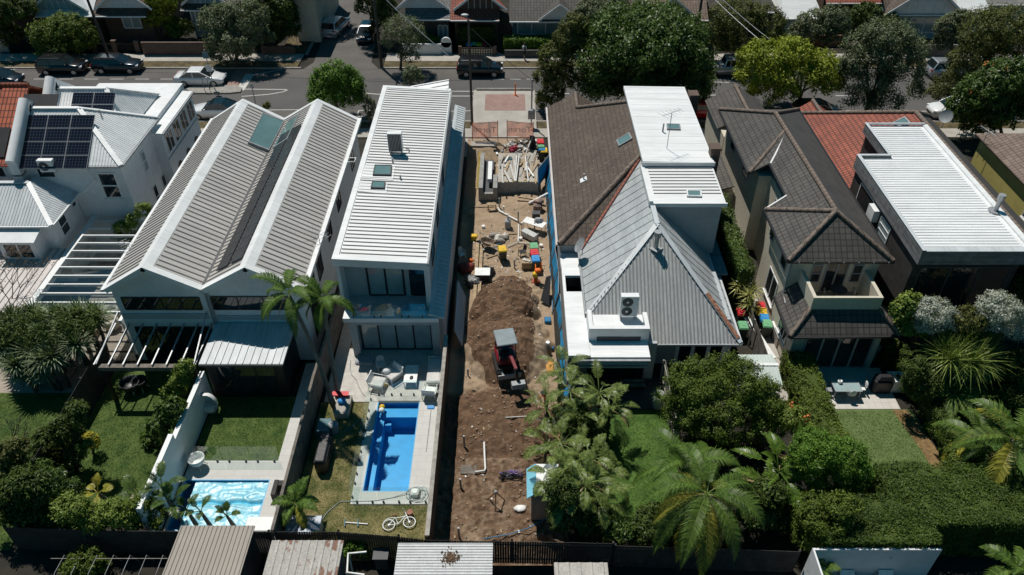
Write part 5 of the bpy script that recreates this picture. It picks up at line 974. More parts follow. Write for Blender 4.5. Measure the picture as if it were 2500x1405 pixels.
for px, bl, kd, lb, n in (((110, 900), [(40, 800, 70, 40), (130, 800, 70, 36), (200, 785, 50, 26), (80, 850, 80, 40)], 'dark', 'dark leafy undergrowth below the yuccas', 5000), ((150, 1130), [(120, 1090, 40, 50), (160, 1050, 34, 40), (190, 1010, 26, 34)], 'dark', 'dark planting along the foot of the black fence', 3500), ((1870, 1290), [(1850, 1240, 56, 40), (1910, 1260, 50, 40), (1880, 1200, 40, 30)], 'dark', 'deep shaded shrubs between the big palm and the hedge', 6000), ((1420, 1300), [(1400, 1250, 60, 44), (1450, 1270, 46, 36), (1370, 1200, 36, 40)], 'dark', 'dark undergrowth below the bird-of-paradise plants', 5500), ((1420, 1080), [(1400, 1020, 56, 40), (1450, 1030, 50, 40)], 'dark', 'dark undergrowth inside the upper bird-of-paradise clump', 4500), ((1640, 1330), [(1600, 1280, 60, 30), (1680, 1290, 60, 30), (1750, 1290, 50, 30)], 'dark', 'dark undergrowth at the foot of the big palm', 4500), ((2420, 1000), [(2470, 960, 50, 36), (2450, 1010, 50, 34)], 'dark', 'black-green thicket behind the tree fern', 5000), ((60, 1290), [(30, 1230, 60, 40), (110, 1240, 60, 36), (60, 1180, 50, 36)], 'dark', 'dark thicket in the bottom left garden corner', 6000)): tree('dark_shrub', lb, px, bl, kd, .2, n, 'shrub', clump=.32)
def hedge(name, label, x0, x1, y0, y1, z, kind, leaf, n, rough=.12, z0=0, cat='hedge'):
    n = int(n * 1.5); leaf *= .85
    t = thing(name, label, cat, ((x0 + x1) / 2, (y0 + y1) / 2, z0)); b = MB(); i = .16; b.bevbox(((x0 + x1) / 2, (y0 + y1) / 2, z0 + (z - z0 - i) / 2), (x1 - x0 - 2 * i, y1 - y0 - 2 * i, z - z0 - i), .1); b.build('stems', M['leaf_dark'], t)
    a = np.array([(x1 - x0) * (y1 - y0), (x1 - x0) * (z - z0), (x1 - x0) * (z - z0) * .4, (y1 - y0) * (z - z0), (y1 - y0) * (z - z0)]); f = NR.choice(5, n, p=a / a.sum()); u, v = NR.uniform(0, 1, n), NR.uniform(0, 1, n); p = np.zeros((n, 3)); nn = np.zeros((n, 3))
    X, Y, Z = x0 + (x1 - x0) * u, y0 + (y1 - y0) * v, z0 + (z - z0) * v; top = f == 0; p[top] = np.c_[X, Y, np.full(n, z)][top]; nn[top] = (0, 0, 1)
    for k, yy, s in ((1, y0, -1), (2, y1, 1)): q = f == k; p[q] = np.c_[X, np.full(n, yy), Z][q]; nn[q] = (0, s, .3)
    for k, xx, s in ((3, x0, -1), (4, x1, 1)): q = f == k; p[q] = np.c_[np.full(n, xx), y0 + (y1 - y0) * u, Z][q]; nn[q] = (s, 0, .3)
    lump = np.array([noise.noise((a_[0] * 1.1, a_[1] * 1.1, a_[2] * 1.1)) + .6 * noise.noise((a_[0] * 3, a_[1] * 3, a_[2] * 3)) for a_ in p]); p += _unit(nn) * (lump[:, None] * rough * 1.6 + NR.normal(size=(n, 1)) * .04 - .05); nn = _unit(_unit(nn) + NR.normal(size=(n, 3)) * .5 + [0, 0, .3]); L = leaf * NR.uniform(.6, 1.4, n)
    leaf_build('leaves', p, nn, L, L * .55, M['leaf_' + kind], t); return t
hedge('clipped_hedge', 'wide flat-topped clipped hedge along the bottom right, above the white wall', 13.9, 19.0, 19.2, 21.8, 2.7, 'hedge', .12, 17000)
hedge('clipped_hedge', 'right-hand end of the wide clipped hedge, below the pale turf', 17.6, 24.5, 20.2, 23.7, 2.6, 'hedge', .12, 24000)
hedge('boundary_hedge', 'dense green hedge on the left side of the beige house patio', 15.7, 17.35, 25.6, 32.3, 1.7, 'mid', .13, 14000, .2)
hedge('boundary_hedge', 'white-flowering dark hedge on the right side of the pale turf', 22.75, 23.9, 24.2, 33.4, 1.5, 'hedge', .13, 13000, .2)
hedge('climbing_hedge', 'tall narrow ivy-like hedge between the corrugated roof and the beige house', 14.0, 15.1, 37.6, 46.5, 3.6, 'gloss', .16, 9000, .2)
hedge('climbing_hedge', 'thin green hedge under the balcony on the right side of the beige house', 21.9, 22.5, 32.5, 36.5, 2.0, 'hedge', .13, 4000, .2)
# ---- palms, yuccas, bananas: fronds along a curved rib
class Fr:
    def __init__(s): s.v = []; s.f = []
    def quad(s, a, b, c, d): k = len(s.v); s.v += [a, b, c, d]; s.f.append((k, k + 1, k + 2, k + 3))
    def frond(s, base, az, el, Ln, droop, leaflet, width, n, vee=.35, gap=0, tip=.25, hang=.3, rib=.02, start=.12):
        d = Vector((math.cos(az) * math.cos(el), math.sin(az) * math.cos(el), math.sin(el))); p = Vector(base); pts = [p.copy()]; K = 14
        for i in range(K):
            d = (d + Vector((0, 0, -droop / K * (1 + i / K)))).normalized(); p = p + d * Ln / K; pts.append(p.copy())
        def at(u):
            q = u * K; i = min(K - 1, int(q)); return pts[i].lerp(pts[i + 1], q - i), (pts[i + 1] - pts[i]).normalized()
        for i in range(K):
            a, c = pts[i], pts[i + 1]; dd = (c - a).normalized(); sd = dd.cross(Vector((0, 0, 1))); sd = sd.normalized() if sd.length > .01 else Vector((1, 0, 0)); w0, w1 = rib * (1 - i / K * .7), rib * (1 - (i + 1) / K * .7); s.quad(a - sd * w0, a + sd * w0, c + sd * w1, c - sd * w1)
        for i in range(n):
            u = start + (1 - start) * (i + .5) / n; a, dd = at(u); sd = dd.cross(Vector((0, 0, 1))); sd = sd.normalized() if sd.length > .01 else Vector((math.sin(az), -math.cos(az), 0)); up = sd.cross(dd); ll = leaflet * (math.sin(math.pi * min(1, max(.06, (u - start) / (1 - start)) ** .6)) * .85 + tip * (1 - abs(2 * u - 1))) * rnd.uniform(.85, 1.1)
            for sg in (-1, 1):
                o = (sd * sg + dd * (.45 + .5 * u) + up * vee).normalized(); m = a + o * ll * .55; e = m + (o + Vector((0, 0, -hang * rnd.uniform(.7, 1.4)))).normalized() * ll * .5; w = dd * width * .5
                s.quad(a - w * .6, a + w * .6, m + w, m - w); s.quad(m - w, m + w, e + w * .15, e - w * .15)
        return s
    def blade(s, base, az, el, Ln, w, droop):
        d = Vector((math.cos(az) * math.cos(el), math.sin(az) * math.cos(el), math.sin(el))); sd = Vector((-math.sin(az), math.cos(az), 0)); p = Vector(base); K = 3; ws = (w * .7, w, w * .7, w * .08)
        for i in range(K): q = p + d * Ln / K; s.quad(p - sd * ws[i] / 2, p + sd * ws[i] / 2, q + sd * ws[i + 1] / 2, q - sd * ws[i + 1] / 2); p = q; d = (d + Vector((0, 0, -droop))).normalized()
    def build(s, name, m, par):
        b = MB(); b.add(s.v, s.f); return b.build(name, m, par)
M['frond'] = leafmat('palm_frond', (.05, .09, .014), (.1, .16, .03), rough=.45, trans=.15, vscale=1.0); M['frond_yel'] = leafmat('yellowing_frond', (.16, .17, .02), (.32, .28, .045), trans=.15); M['paddle'] = leafmat('paddle_leaf', (.07, .105, .02), (.17, .21, .06), rough=.38, trans=.15); M['banana'] = leafmat('banana_leaf', (.05, .1, .012), (.1, .16, .025), rough=.35, trans=.2); M['gloss_paddle'] = leafmat('dark_paddle_leaf', (.03, .06, .012), (.07, .11, .025), rough=.35, trans=.15); M['yucca'] = leafmat('yucca_blade', (.085, .12, .06), (.22, .26, .15), rough=.45, trans=.1); M['yucca_yel'] = leafmat('yellow_yucca_blade', (.2, .2, .05), (.42, .4, .14), trans=.1); M['fern'] = leafmat('fern_frond', (.07, .12, .025), (.14, .19, .05), trans=.25)
def palm(label, base, heart, nf, Ln, leaflet, m='frond', r=.16, droop=1.25, width=.07, yel=0, dead=0, nlf=42, group=None, els=(-.1, 1.3), name='palm_tree', bend=.3, cat='palm'):
    t = thing(name, label, cat, base, group=group); base, heart = Vector(base), Vector(heart); b = MB(); pts = [base.lerp(heart, i / 8) for i in range(9)]; off = Vector((heart.x - base.x, heart.y - base.y, 0)); pts = [p - off * bend * math.sin(math.pi * i / 8) * .5 for i, p in enumerate(pts)]; b.tube(pts, [r * (1.5 if i == 0 else 1 - .035 * i) for i in range(9)], 10); b.build('trunk', M['palmbark'], t); a0 = rnd.uniform(0, 6)
    for i in range(nf):
        az = a0 + i * 2.4; f = (i + .5) / nf; el = els[1] + (els[0] - els[1]) * f; F_ = Fr(); yl = i >= nf - yel; F_.frond(heart + Vector((0, 0, .1)), az, el, Ln * rnd.uniform(.85, 1.1), droop * rnd.uniform(.85, 1.2), leaflet, width, nlf, hang=.6 + .9 * f); F_.build('frond', M['frond_yel' if yl else m], t)
    for i in range(dead): F_ = Fr(); F_.frond(heart - Vector((0, 0, .1)), a0 + i * 2.1, -.5, Ln * .7, 1.6, leaflet * .7, width * .8, 26, hang=1.0); F_.build('dead_frond', M['leaf_dry'], t)
    return t
PG = 'slender palms leaning over the timber fence'
p1 = OY(706, 722, 30.2); p2 = OY(790, 735, 30.6)
palm('slender palm leaning left with its crown over the twin-gabled roof', P(812, 985, 0), p1, 9, 2.4, .5, r=.13, dead=1, group=PG, width=.05, nlf=56, droop=1.7); palm('straighter slender palm whose crown hangs beside the white balcony', P(826, 972, 0), p2, 9, 2.2, .48, r=.13, dead=1, group=PG, width=.05, nlf=56, droop=1.7)
h8 = P(1725, 1210, 4.6); palm('big feathery palm with drooping yellow lower fronds above the rear fence', (h8.x, h8.y + .2, 0), h8, 20, 4.2, .62, r=.26, droop=2.0, width=.042, yel=10, dead=3, nlf=74, els=(-.6, 1.15))
h8 = P(1685, 1165, 3.6); palm('darker feathery palm behind and left of the big drooping palm', (h8.x, h8.y + .6, 0), (h8.x, h8.y + .6, 3.6), 11, 3.1, .6, r=.2, droop=1.5, width=.04, nlf=84, els=(-.2, 1.2))
h9 = P(2475, 1075, 3.4); palm('palm with arching yellowish fronds at the lower right edge', (h9.x + .3, h9.y, 0), h9, 11, 3.2, .8, r=.18, yel=4, dead=1, nlf=44)
h9 = P(2395, 1080, 2.2); palm('young palm in the shrub bed right of the bare lawn edge', (h9.x, h9.y, 0), h9, 9, 2.6, .65, r=.12, yel=2, nlf=40)
h9 = P(2480, 1395, 2.0); palm('low palm in the bottom right corner', (h9.x, h9.y, 0), h9, 8, 1.8, .5, r=.1, nlf=34); h9 = P(2010, 1395, 1.2); palm('tiny palm at the foot of the white shaded wall', (h9.x - .3, h9.y - .2, 0), h9, 8, .9, .3, r=.05, nlf=22, width=.04)
h9 = P(722, 1232, 1.5); palm('small palm squeezed between the timber fence and the storage box', (h9.x, h9.y, 0), h9, 8, 1.5, .4, r=.07, nlf=26, yel=2)
def paddles(label, px, z, nf, Ln, lw, m='paddle', group=None, name='bird_of_paradise', dry=1, cat='plant', stem=.09, spread=(.15, 1.35), foot=None, dr=.9, sp_=.055, nl_=15, hg=.25):
    h = P(*px, z); base = Vector((h.x + rnd.uniform(-.2, .2), h.y + rnd.uniform(0, .3), foot if foot is not None else 0)); t = thing(name, label, cat, base, group=group); b = MB(); b.tube([base, base.lerp(h, .6), h], [stem * 1.3, stem, stem * .7], 7); b.build('stem', M['palmbark'], t); a0 = rnd.uniform(0, 6)
    for i in range(nf):
        f = (i + .5) / nf; F_ = Fr(); F_.frond(h, a0 + i * 2.4, spread[1] + (spread[0] - spread[1]) * f, Ln * rnd.uniform(.8, 1.15), dr * rnd.uniform(.7, 1.2), lw * rnd.uniform(.8, 1.1), Ln * sp_, nl_, vee=.3, hang=hg, rib=.03, start=.36); F_.build('leaf', M[m if i < nf - dry else 'leaf_dry'], t)
    return t
BG = 'bird-of-paradise plants along the right side of the lot'
for i, (px, py, z) in enumerate(((1392, 955, 3.0), (1335, 1000, 1.9), (1462, 960, 3.2), (1420, 1010, 2.4), (1375, 905, 2.6), (1490, 1000, 2.6), (1370, 1085, 2.0), (1440, 1120, 2.8), (1350, 1165, 2.6), (1430, 1185, 3.0), (1385, 1215, 2.4), (1470, 1165, 2.2), (1335, 1085, 1.4), (1400, 1140, 3.0), (1460, 1220, 2.0))):
    lb = ('bird-of-paradise plant in the upper clump beside the worker', 'bird-of-paradise plant in the lower clump behind the blue and white cabin')[i > 5]
    paddles(lb, (px, py), z, 12, 1.8, .36, group=BG + (' lower clump' if i > 5 else ' upper clump'), dry=3 if i % 3 == 0 else 1, dr=1.25, sp_=.03, nl_=20, hg=.45, spread=(-.2, 1.3))
for i, (px, py, z) in enumerate(((1900, 1150, 2.6), (1945, 1135, 2.2), (1885, 1200, 1.8))): paddles('banana plant with long green leaves between the palm and the round shrub, ' + ('tallest', 'right-hand', 'lowest')[i], (px, py), z, 8, 2.3, .42, 'banana', 'banana plants', 'banana_plant', 1)
for i, (px, py, z) in enumerate(((345, 1215, 1.8), (395, 1190, 2.2), (420, 1225, 1.9), (455, 1245, 1.5), (490, 1250, 1.6), (555, 1262, 1.3))): paddles('dark paddle-leaved plant ' + ('left of the white wall end', 'against the white wall end', 'in front of the white wall end', 'left of the covered pool corner', 'at the covered pool edge', 'behind the grey shed roof')[i], (px, py), z, 6, 1.25 if i < 3 else .85, .32 if i < 3 else .24, 'gloss_paddle', 'paddle-leaved plants by the covered pool', 'banana_plant', 0, spread=(.6, 1.45))
F1_ = (240, 1205), (172, 1275)
for i, px in enumerate(F1_): paddles(('yellow-leaved plant with ribbed fronds beside the pale deck', 'yellow star-shaped plant at the lower left fence')[i], px, .9, 6, .95, .3, 'frond_yel', None, 'yellow_plant', 0, spread=(.2, 1.2))
def yucca(label, px, z, n, Ln, m='yucca', group=None, name='yucca', w=.05, foot=0):
    h = P(*px, z); base = (h.x + rnd.uniform(-.25, .25), h.y + rnd.uniform(-.1, .4), foot); t = thing(name, label, 'plant', base, group=group); b = MB(); b.tube([base, Vector(base).lerp(h, .5) + Vector((.08, 0, 0)), h], [.13, .1, .07], 7); b.build('stem', M['bark'], t); F_ = Fr()
    for i in range(n): f = (i + .5) / n; F_.blade(h + Vector((0, 0, rnd.uniform(-.12, .12))), i * 2.399, 1.45 - 1.9 * f ** .8, Ln * rnd.uniform(.8, 1.1), w, .1 + .12 * f)
    F_.build('blades', M[m], t); return t
YG = 'yuccas in the left garden'
for i, (px, py, z) in enumerate(((35, 785, 3.0), (85, 772, 3.1), (140, 775, 3.2), (195, 768, 3.2), (232, 772, 3.1), (55, 822, 2.8), (110, 815, 3.0), (165, 808, 3.0), (120, 845, 2.7), (188, 842, 2.9), (20, 850, 2.6), (75, 862, 2.5), (105, 880, 2.4), (130, 872, 2.5), (40, 892, 2.2), (5, 800, 2.8), (60, 795, 3.0), (95, 800, 2.6), (140, 800, 2.6), (15, 820, 2.5), (85, 835, 2.4), (145, 830, 2.5), (30, 870, 2.0), (60, 905, 1.7), (100, 905, 1.7), (180, 785, 2.7), (210, 790, 2.9))):
    bright = i in (13, 9, 7); yucca('yucca with ' + ('a pale yellowish rosette, among the darker yuccas left of the pergola' if bright else 'a dark green rosette in the crowded bed left of the pergola'), (px, py), z, 150, 1.15, 'yucca', YG + (', pale' if bright else ', dark'), w=.085)
for i, (px, py) in enumerate(((1818, 695), (1838, 708), (1803, 700), (1827, 745), (1828, 722))): yucca('bright yellow-green spiky plant in the lane beside the beige house, ' + ('topmost', 'right', 'left', 'lowest', 'middle')[i], (px, py), 2.2 if i != 3 else 1.7, 46, .8, 'yucca_yel', 'spiky plants in the lane', 'dracaena', .06)
M['ponytail'] = leafmat('ponytail_blade', (.11, .15, .03), (.2, .25, .06), trans=.15)
for i, (px, py, z) in enumerate(((2320, 880, 2.9), (2370, 885, 2.9), (2345, 850, 3.1), (2400, 880, 2.7), (2300, 860, 2.8))): yucca('ponytail plant head with long thin arching green blades beside the tree fern, ' + ('lower left', 'middle', 'topmost', 'right', 'far left')[i], (px, py), z + .5, 120, 1.7, 'ponytail', 'ponytail plant heads', 'ponytail_plant', .05)
h = P(2330, 955, 1.7); t = thing('tree_fern', 'tree fern with flat spreading fronds under the ponytail plant', 'plant', (h.x, h.y, 0)); b = MB(); b.tube([(h.x, h.y, 0), h], [.14, .1], 8); b.build('trunk', M['bark'], t)
for i in range(11): F_ = Fr(); F_.frond(h, i * 2.4, .25 - .02 * i, 2.1, .55, .42, .09, 26, vee=.05, hang=.1); F_.build('frond', M['fern'], t)
# bare reddish tree by the awning roof, grey bare branches at the lower left
def bare(label, base, top, r, spread, m, tips=None, name='bare_tree'):
    t = thing(name, label, 'tree', base); b = MB(); pts = []
    def grow(p, d, L_, r_, k):
        q = p + d * L_; b.tube([p, p.lerp(q, .5) + Vector((rnd.uniform(-.1, .1), 0, .05)) * L_, q], [r_, r_ * .8, r_ * .6], 5)
        if k == 0: pts.append(q); return
        for _ in range(3): grow(q, (d + Vector((rnd.uniform(-1, 1), rnd.uniform(-1, 1), rnd.uniform(-.3, .7))) * spread).normalized(), L_ * .72, r_ * .6, k - 1)
    base = Vector(base); d = Vector(top) - base; grow(base, d.normalized(), d.length * .45, r, 4); b.build('branches', M[m], t)
    if tips: p = np.repeat(np.array([list(q) for q in pts]), 4, 0) + NR.normal(size=(len(pts) * 4, 3)) * .12; leaf_build('leaves', p, _unit(NR.normal(size=p.shape)), np.full(len(p), .13), np.full(len(p), .06), M[tips], t)
bare('sparse reddish tree in front of the striped awning roof', P(10, 800, .5), P(45, 690, 4.2), .06, .75, 'bark', 'leaf_brown'); bare('grey bare branches over the small lawn at the left edge', P(-10, 1110, 0), P(60, 1070, 1.2), .07, .6, 'bark')
# grass blades roughen the lawns
def blades(name, x0, x1, y0, y1, n, m, L_=.07, label='short grass blades'):
    x, y = NR.uniform(x0, x1, n), NR.uniform(y0, y1, n); p = np.c_[x, y, np.full(n, .035)]; o = leaf_build(name, p, _unit(NR.normal(size=(n, 3)) * [1, 1, .35]), L_ * NR.uniform(.6, 1.6, n), np.full(n, .022), m, None, 0); o['kind'] = 'stuff'; o['label'] = label
M['blade'] = leafmat('grass_blade', (.06, .11, .02), (.13, .18, .04), trans=.2, vscale=1.2); M['blade_green'] = leafmat('green_grass_blade', (.045, .13, .02), (.085, .2, .035), trans=.2); M['blade_dry'] = leafmat('dry_grass_blade', (.12, .13, .03), (.32, .27, .12), trans=.15, vscale=1.2)
for x0, x1, y0, y1, k in ((-10.8, -8.15, 20, 29.8, 'blade_dry'), (-8.1, -4, 20, 23, 'blade_dry'), (-16.9, -12.4, 25.8, 30.2, 'blade'), (-23.5, -17.4, 21.9, 32, 'blade'), (3.4, 8.6, 21.6, 29.2, 'blade_green'), (17.4, 22.0, 24.0, 29.2, 'blade'), (23.9, 29, 24.5, 32, 'blade_green'), (-40, -23.9, 20.6, 30.5, 'blade')): blades('grass', x0, x1, y0, y1, int((x1 - x0) * (y1 - y0) * 260), M[k], .09, 'short grass blades of the ' + k.replace('blade_', '').replace('blade', 'garden') + ' lawn')
# ------------------------------------------------------------------ vehicles
def paint(name, c, metal=.3): return mat(name, c, .22, .04, 1, metal=metal, coat=.8, spec=.6)
M['carglass'] = mat('car_glass', (.012, .018, .02), .03, .1, 1, spec=1.0); M['chrome'] = mat('wheel_rim', (.45, .46, .47), .3, .1, 4, metal=.8); M['lamp_red'] = mat('tail_light', (.4, .01, .015), .2, .1, 3); M['lamp_white'] = mat('head_light', (.75, .76, .78), .1, .05, 3)
def car(name, label, cat, pm, L=4.6, Wd=1.82, hood=.86, belt=.98, roof=1.46, gx=(-2.05, -1.35, .35, 1.35), boot=None, glassroof=False, tray=False, rails=False):
    """front at +x; gx = rear glass foot, roof rear, roof front, windscreen foot"""
    t = thing(name, label, cat); w = Wd / 2; h = L / 2; boot = boot or belt
    st = [(-h, .72, .55, .78), (-h + .06, .9, .36, boot - .08), (-h + .3, .97, .22, boot), (gx[0], 1, .2, belt), (-.3, 1, .2, belt), (gx[3], 1, .2, belt - .02), (h - .55, .97, .2, hood), (h - .16, .9, .24, hood - .1), (h, .72, .4, hood - .24)]
    b = MB(); vs = []; n = 10
    for x, k, zb, zt_ in st:
        ww = w * k; zm = zb + (zt_ - zb) * .5; vs += [(x, -ww * .9, zb), (x, -ww, zm - .05), (x, -ww, zm + .08), (x, -ww * .95, zt_ - .05), (x, -ww * .82, zt_), (x, ww * .82, zt_), (x, ww * .95, zt_ - .05), (x, ww, zm + .08), (x, ww, zm - .05), (x, ww * .9, zb)]
    fs = [(i * n + j, i * n + (j + 1) % n, (i + 1) * n + (j + 1) % n, (i + 1) * n + j) for i in range(len(st) - 1) for j in range(n)] + [tuple(range(n - 1, -1, -1)), tuple(range((len(st) - 1) * n, len(st) * n))]
    b.add(vs, fs, 0, True)
    if tray: b.box(-h + .05, -w * .95, .75, gx[0] - .05, w * .95, 1.05)
    b.build('body', pm, t)
    b = MB(); wb, wt = w * .9, w * .74; g0, g1, g2, g3 = gx; zb = belt - .03; q = [(g0, -wb, zb), (g3, -wb, zb), (g3, wb, zb), (g0, wb, zb), (g1, -wt, roof - .03), (g2, -wt, roof - .03), (g2, wt, roof - .03), (g1, wt, roof - .03)]
    b.hexa(q); b.build('cabin_glass', M['carglass'], t)
    b = MB(); b.hexa([(g1 - .06, -wt - .02, roof - .035), (g2 + .06, -wt - .02, roof - .035), (g2 + .06, wt + .02, roof - .035), (g1 - .06, wt + .02, roof - .035), (g1 + .12, -wt + .14, roof + .03), (g2 - .1, -wt + .14, roof + .03), (g2 - .1, wt - .14, roof + .03), (g1 + .12, wt - .14, roof + .03)])
    for s in (-1, 1):
        b.bar((g0, s * wb, zb), (g1, s * (wt + .01), roof - .03), .1, .06); b.bar((g3, s * wb, zb), (g2, s * (wt + .01), roof - .03), .08, .06); b.bar((g1, s * (wt + .012), roof - .03), (g2, s * (wt + .012), roof - .03), .07, .06); xm = (g1 + g2) / 2 - .1; b.bar((xm, s * wb, zb), (xm, s * (wt + .01), roof - .03), .09, .05)
    b.build('roof', M['carglass'] if glassroof else pm, t)
    if rails:
        for s in (-1, 1): b = MB(); b.tube([(g1 + .1, s * wt * .85, roof + .06), (g2 - .1, s * wt * .85, roof + .06)], .025); b.build('roof_rail', M['black'], t)
    for x in (-L * .29, L * .31):
        for s in (-1, 1):
            b = MB(); b.tube([(x, s * (w - .24), .33), (x, s * (w + .012), .33)], .33, 18); wo = b.build('wheel', M['rubber'], t); b = MB(); b.tube([(x, s * (w + .012), .33), (x, s * (w + .022), .33)], .21, 14); b.build('rim', M['chrome'], wo)
    for s in (-1, 1):
        b = MB(); b.obox((h - .16, s * w * .68, hood - .17), (.24, .36, .13), s * -.3); b.build('headlight', M['lamp_white'], t); b = MB(); b.obox((-h + .08, s * w * .7, boot - .17), (.12, .34, .16)); b.build('tail_light', M['lamp_red'], t); b = MB(); b.ball((g3 - .3, s * (w + .07), belt + .05), .09, .1, .07); b.build('mirror', pm, t)
    b = MB(); b.box(h - .06, -.45, .36, h + .008, .45, .56); b.build('grille', M['black'], t); return t
cb, cw_, cs, cn, cr = paint('black_car_paint', (.012, .013, .016)), paint('white_car_paint', (.75, .76, .77), 0), paint('silver_car_paint', (.5, .53, .57), .5), paint('navy_car_paint', (.018, .025, .035)), paint('red_car_paint', (.5, .015, .02), 0)
SUV = dict(L=4.65, Wd=1.9, hood=1.0, belt=1.1, roof=1.68, gx=(-2.2, -1.85, .35, 1.2), boot=1.08); SED = dict(L=4.8, gx=(-1.75, -.95, .3, 1.3), boot=1.02); HAT = dict(L=4.35, gx=(-2.05, -1.5, .3, 1.25))
def put(t, px, py, rz=0): p = P(px, py, .035); place(t, (p.x, p.y, .035), rz); return t
put(car('parked_car', 'black SUV parked under the rounded tree, far left of the far kerb', 'car', cb, **SUV), 158, 176); put(car('parked_car', 'dark grey wagon with pale rear window parked behind the black SUV by the power pole', 'car', cn, rails=True, **dict(SUV, roof=1.55, L=4.8)), 292, 173)
put(car('sedan', 'white sedan driving past the traffic island', 'car', cw_, **SED), 493, 204); put(car('parked_car', 'dark hatchback cut by the left edge of the photo', 'car', cn, **HAT), 5, 206)
put(car('parked_car', 'white coupe-like car with black glass roof beside the white gabled roof', 'car', cw_, glassroof=True, **dict(SED, roof=1.5, belt=1.04, gx=(-1.8, -.9, .1, 1.0))), 532, 284, math.pi)
put(car('parked_car', 'black SUV parked opposite the building lot', 'car', cb, **SUV), 1172, 181); put(car('parked_car', 'silver SUV seen from behind in the side street', 'car', cs, **dict(SUV, roof=1.7)), 822, 78, 1.35); put(car('parked_car', 'black car facing the camera in the shaded side street', 'car', cb, **HAT), 898, 93, -1.62)
put(car('parked_car', 'silver-blue SUV with roof rails half hidden by the large brown-green tree', 'car', cs, rails=True, **SUV), 2315, 186); put(car('parked_car', 'white car nosing out from under the glossy tree at right', 'car', cw_, **SUV), 2325, 284, math.pi); put(car('parked_car', 'red car behind the brick chimney on the near kerb', 'car', cr, **HAT), 1712, 283); put(car('parked_car', 'dark car under the yellow-green tree on the near kerb', 'car', cn, **HAT), 1990, 284); put(car('utility_truck', 'pale utility truck with tray half hidden behind the huge dark tree', 'truck', cs, L=5.3, Wd=1.9, hood=1.0, belt=1.1, roof=1.75, gx=(-.6, -.4, .6, 1.3), boot=.8, tray=True), 1775, 180)
# ------------------------------------------------------------------ poles, signs, wires
def pole(label, foot, h, r=.16, lean=(0, 0), arm=None, lamp=None, m='bark', name='power_pole', cat='pole'):
    p = P(*foot, .05); t = thing(name, label, cat, p); top = p + Vector((lean[0], lean[1], h)); b = MB(); b.tube([p, p.lerp(top, .5), top], [r, r * .85, r * .7], 10); b.build('shaft', M[m], t)
    if arm:
        for f in arm: b = MB(); c = p.lerp(top, f); b.bar(c + Vector((-.15, -1.1, 0)), c + Vector((-.15, 1.1, 0)), .1, .12); a = b.build('crossarm', M['oldtimber'], t)
    if lamp: b = MB(); e = top + Vector(lamp); b.tube([top - Vector((0, 0, .6)), (top + e) / 2 + Vector((0, 0, .2)), e], .035, 6); a = b.build('lamp_arm', M['steel'], t); b = MB(); b.ball(e, .32, .13, .1); b.build('lamp_head', M['white2'], a)
    return top
w1 = pole('dark wooden power pole beside the parked wagon, upper left', (268, 143), 9.5, lean=(-.5, .3), arm=(.93,)); w2 = pole('dark wooden power pole in the shade at the side street corner', (932, 166), 8.8, arm=(.95,)); w3 = pole('slim dark lamp pole rising beside the building lot entrance', (1153, 308), 9.6, .12, lamp=(-.3, .2, .35)); w4 = pole('dark lamp pole behind the huge dark tree', (1690, 150), 10.5, lamp=(1.4, -.4, -.4), arm=(.9,))
w5 = pole('dark power pole at the upper right corner', (2468, 160), 9.5, .14, arm=(.93,))
def wire(label, a, c, sag=.5, r=.022, m='steel'): a, c = Vector(a), Vector(c); b = MB(); b.tube([a.lerp(c, i / 16) - Vector((0, 0, sag * 4 * (i / 16) * (1 - i / 16))) for i in range(17)], r, 5); return tag(b.build('overhead_wire', M[m]), label, 'wire')
wire('thick overhead wire running left from the upper left power pole', w1 - Vector((0, 0, 1.2)), w1 + Vector((-34, 0, -1.2)), .4, .03); wire('thick overhead wire between the two left power poles', w1 - Vector((0, 0, 1.2)), w2 - Vector((0, 0, .6)), .5, .03); wire('thick overhead wire from the corner pole across to the pole behind the huge tree', w2 - Vector((0, 0, .6)), w4 - Vector((0, 0, 2.4)), .6, .03); wire('thick overhead wire right of the huge dark tree', w4 - Vector((0, 0, 2.4)), w5 - Vector((0, 0, 1.2)), .6, .03)
wire('pale service cable slanting down from the corner pole to the white front fence', w2 - Vector((0, 0, .6)), P(1095, 137, 3.0), .2, .04); wire('dark cable from the lamp pole to the right across the road', w3 - Vector((0, 0, .5)), P(1375, 250, 5), .3, .018, 'black'); wire('pale service cable above the yellow-green tree, upper', w4 - Vector((0, 0, 2.4)), P(1890, 105, 5.0), .2, .03); wire('pale service cable above the yellow-green tree, lower', w4 - Vector((0, 0, 3.0)), P(1895, 130, 5.0), .2, .03)
for k in range(4): tag(wire('', w4 - Vector((-.1, k * .7 - 1, .3)), w5 - Vector((-.1, k * .7 - 1, .3)), .5, .012), 'thin overhead wire among the parallel lines above the right-hand roofs', 'wire', 'parallel wires at the upper right')
p = P(523, 216, .17); t = thing('sign_pole', 'slim grey sign pole on the traffic island beside the white sedan', 'sign', p); b = MB(); b.tube([p, p + Vector((0, 0, 3.9))], .045, 8); b.build('post', M['steel'], t)
for z, n_, m_ in ((3.5, 'blue_sign', 'blue'), (2.2, 'white_sign', 'white2')): b = MB(); b.box(p.x - .28, p.y - .06, z - .3, p.x + .28, p.y - .045, z + .35); b.build('sign_plate', M[m_ if m_ != 'blue' else 'teal'], t)
p = P(500, 222, .17); b = MB(); b.tube([p, p + Vector((0, 0, 1.0)), p + Vector((.1, 0, 1.25)), p + Vector((.35, 0, 1.3)), p + Vector((.5, 0, 1.05)), p + Vector((.5, 0, 0))], .035, 8); tag(b.build('hoop_rail', M['caprail']), 'yellowish hoop rail on the traffic island', 'rail')
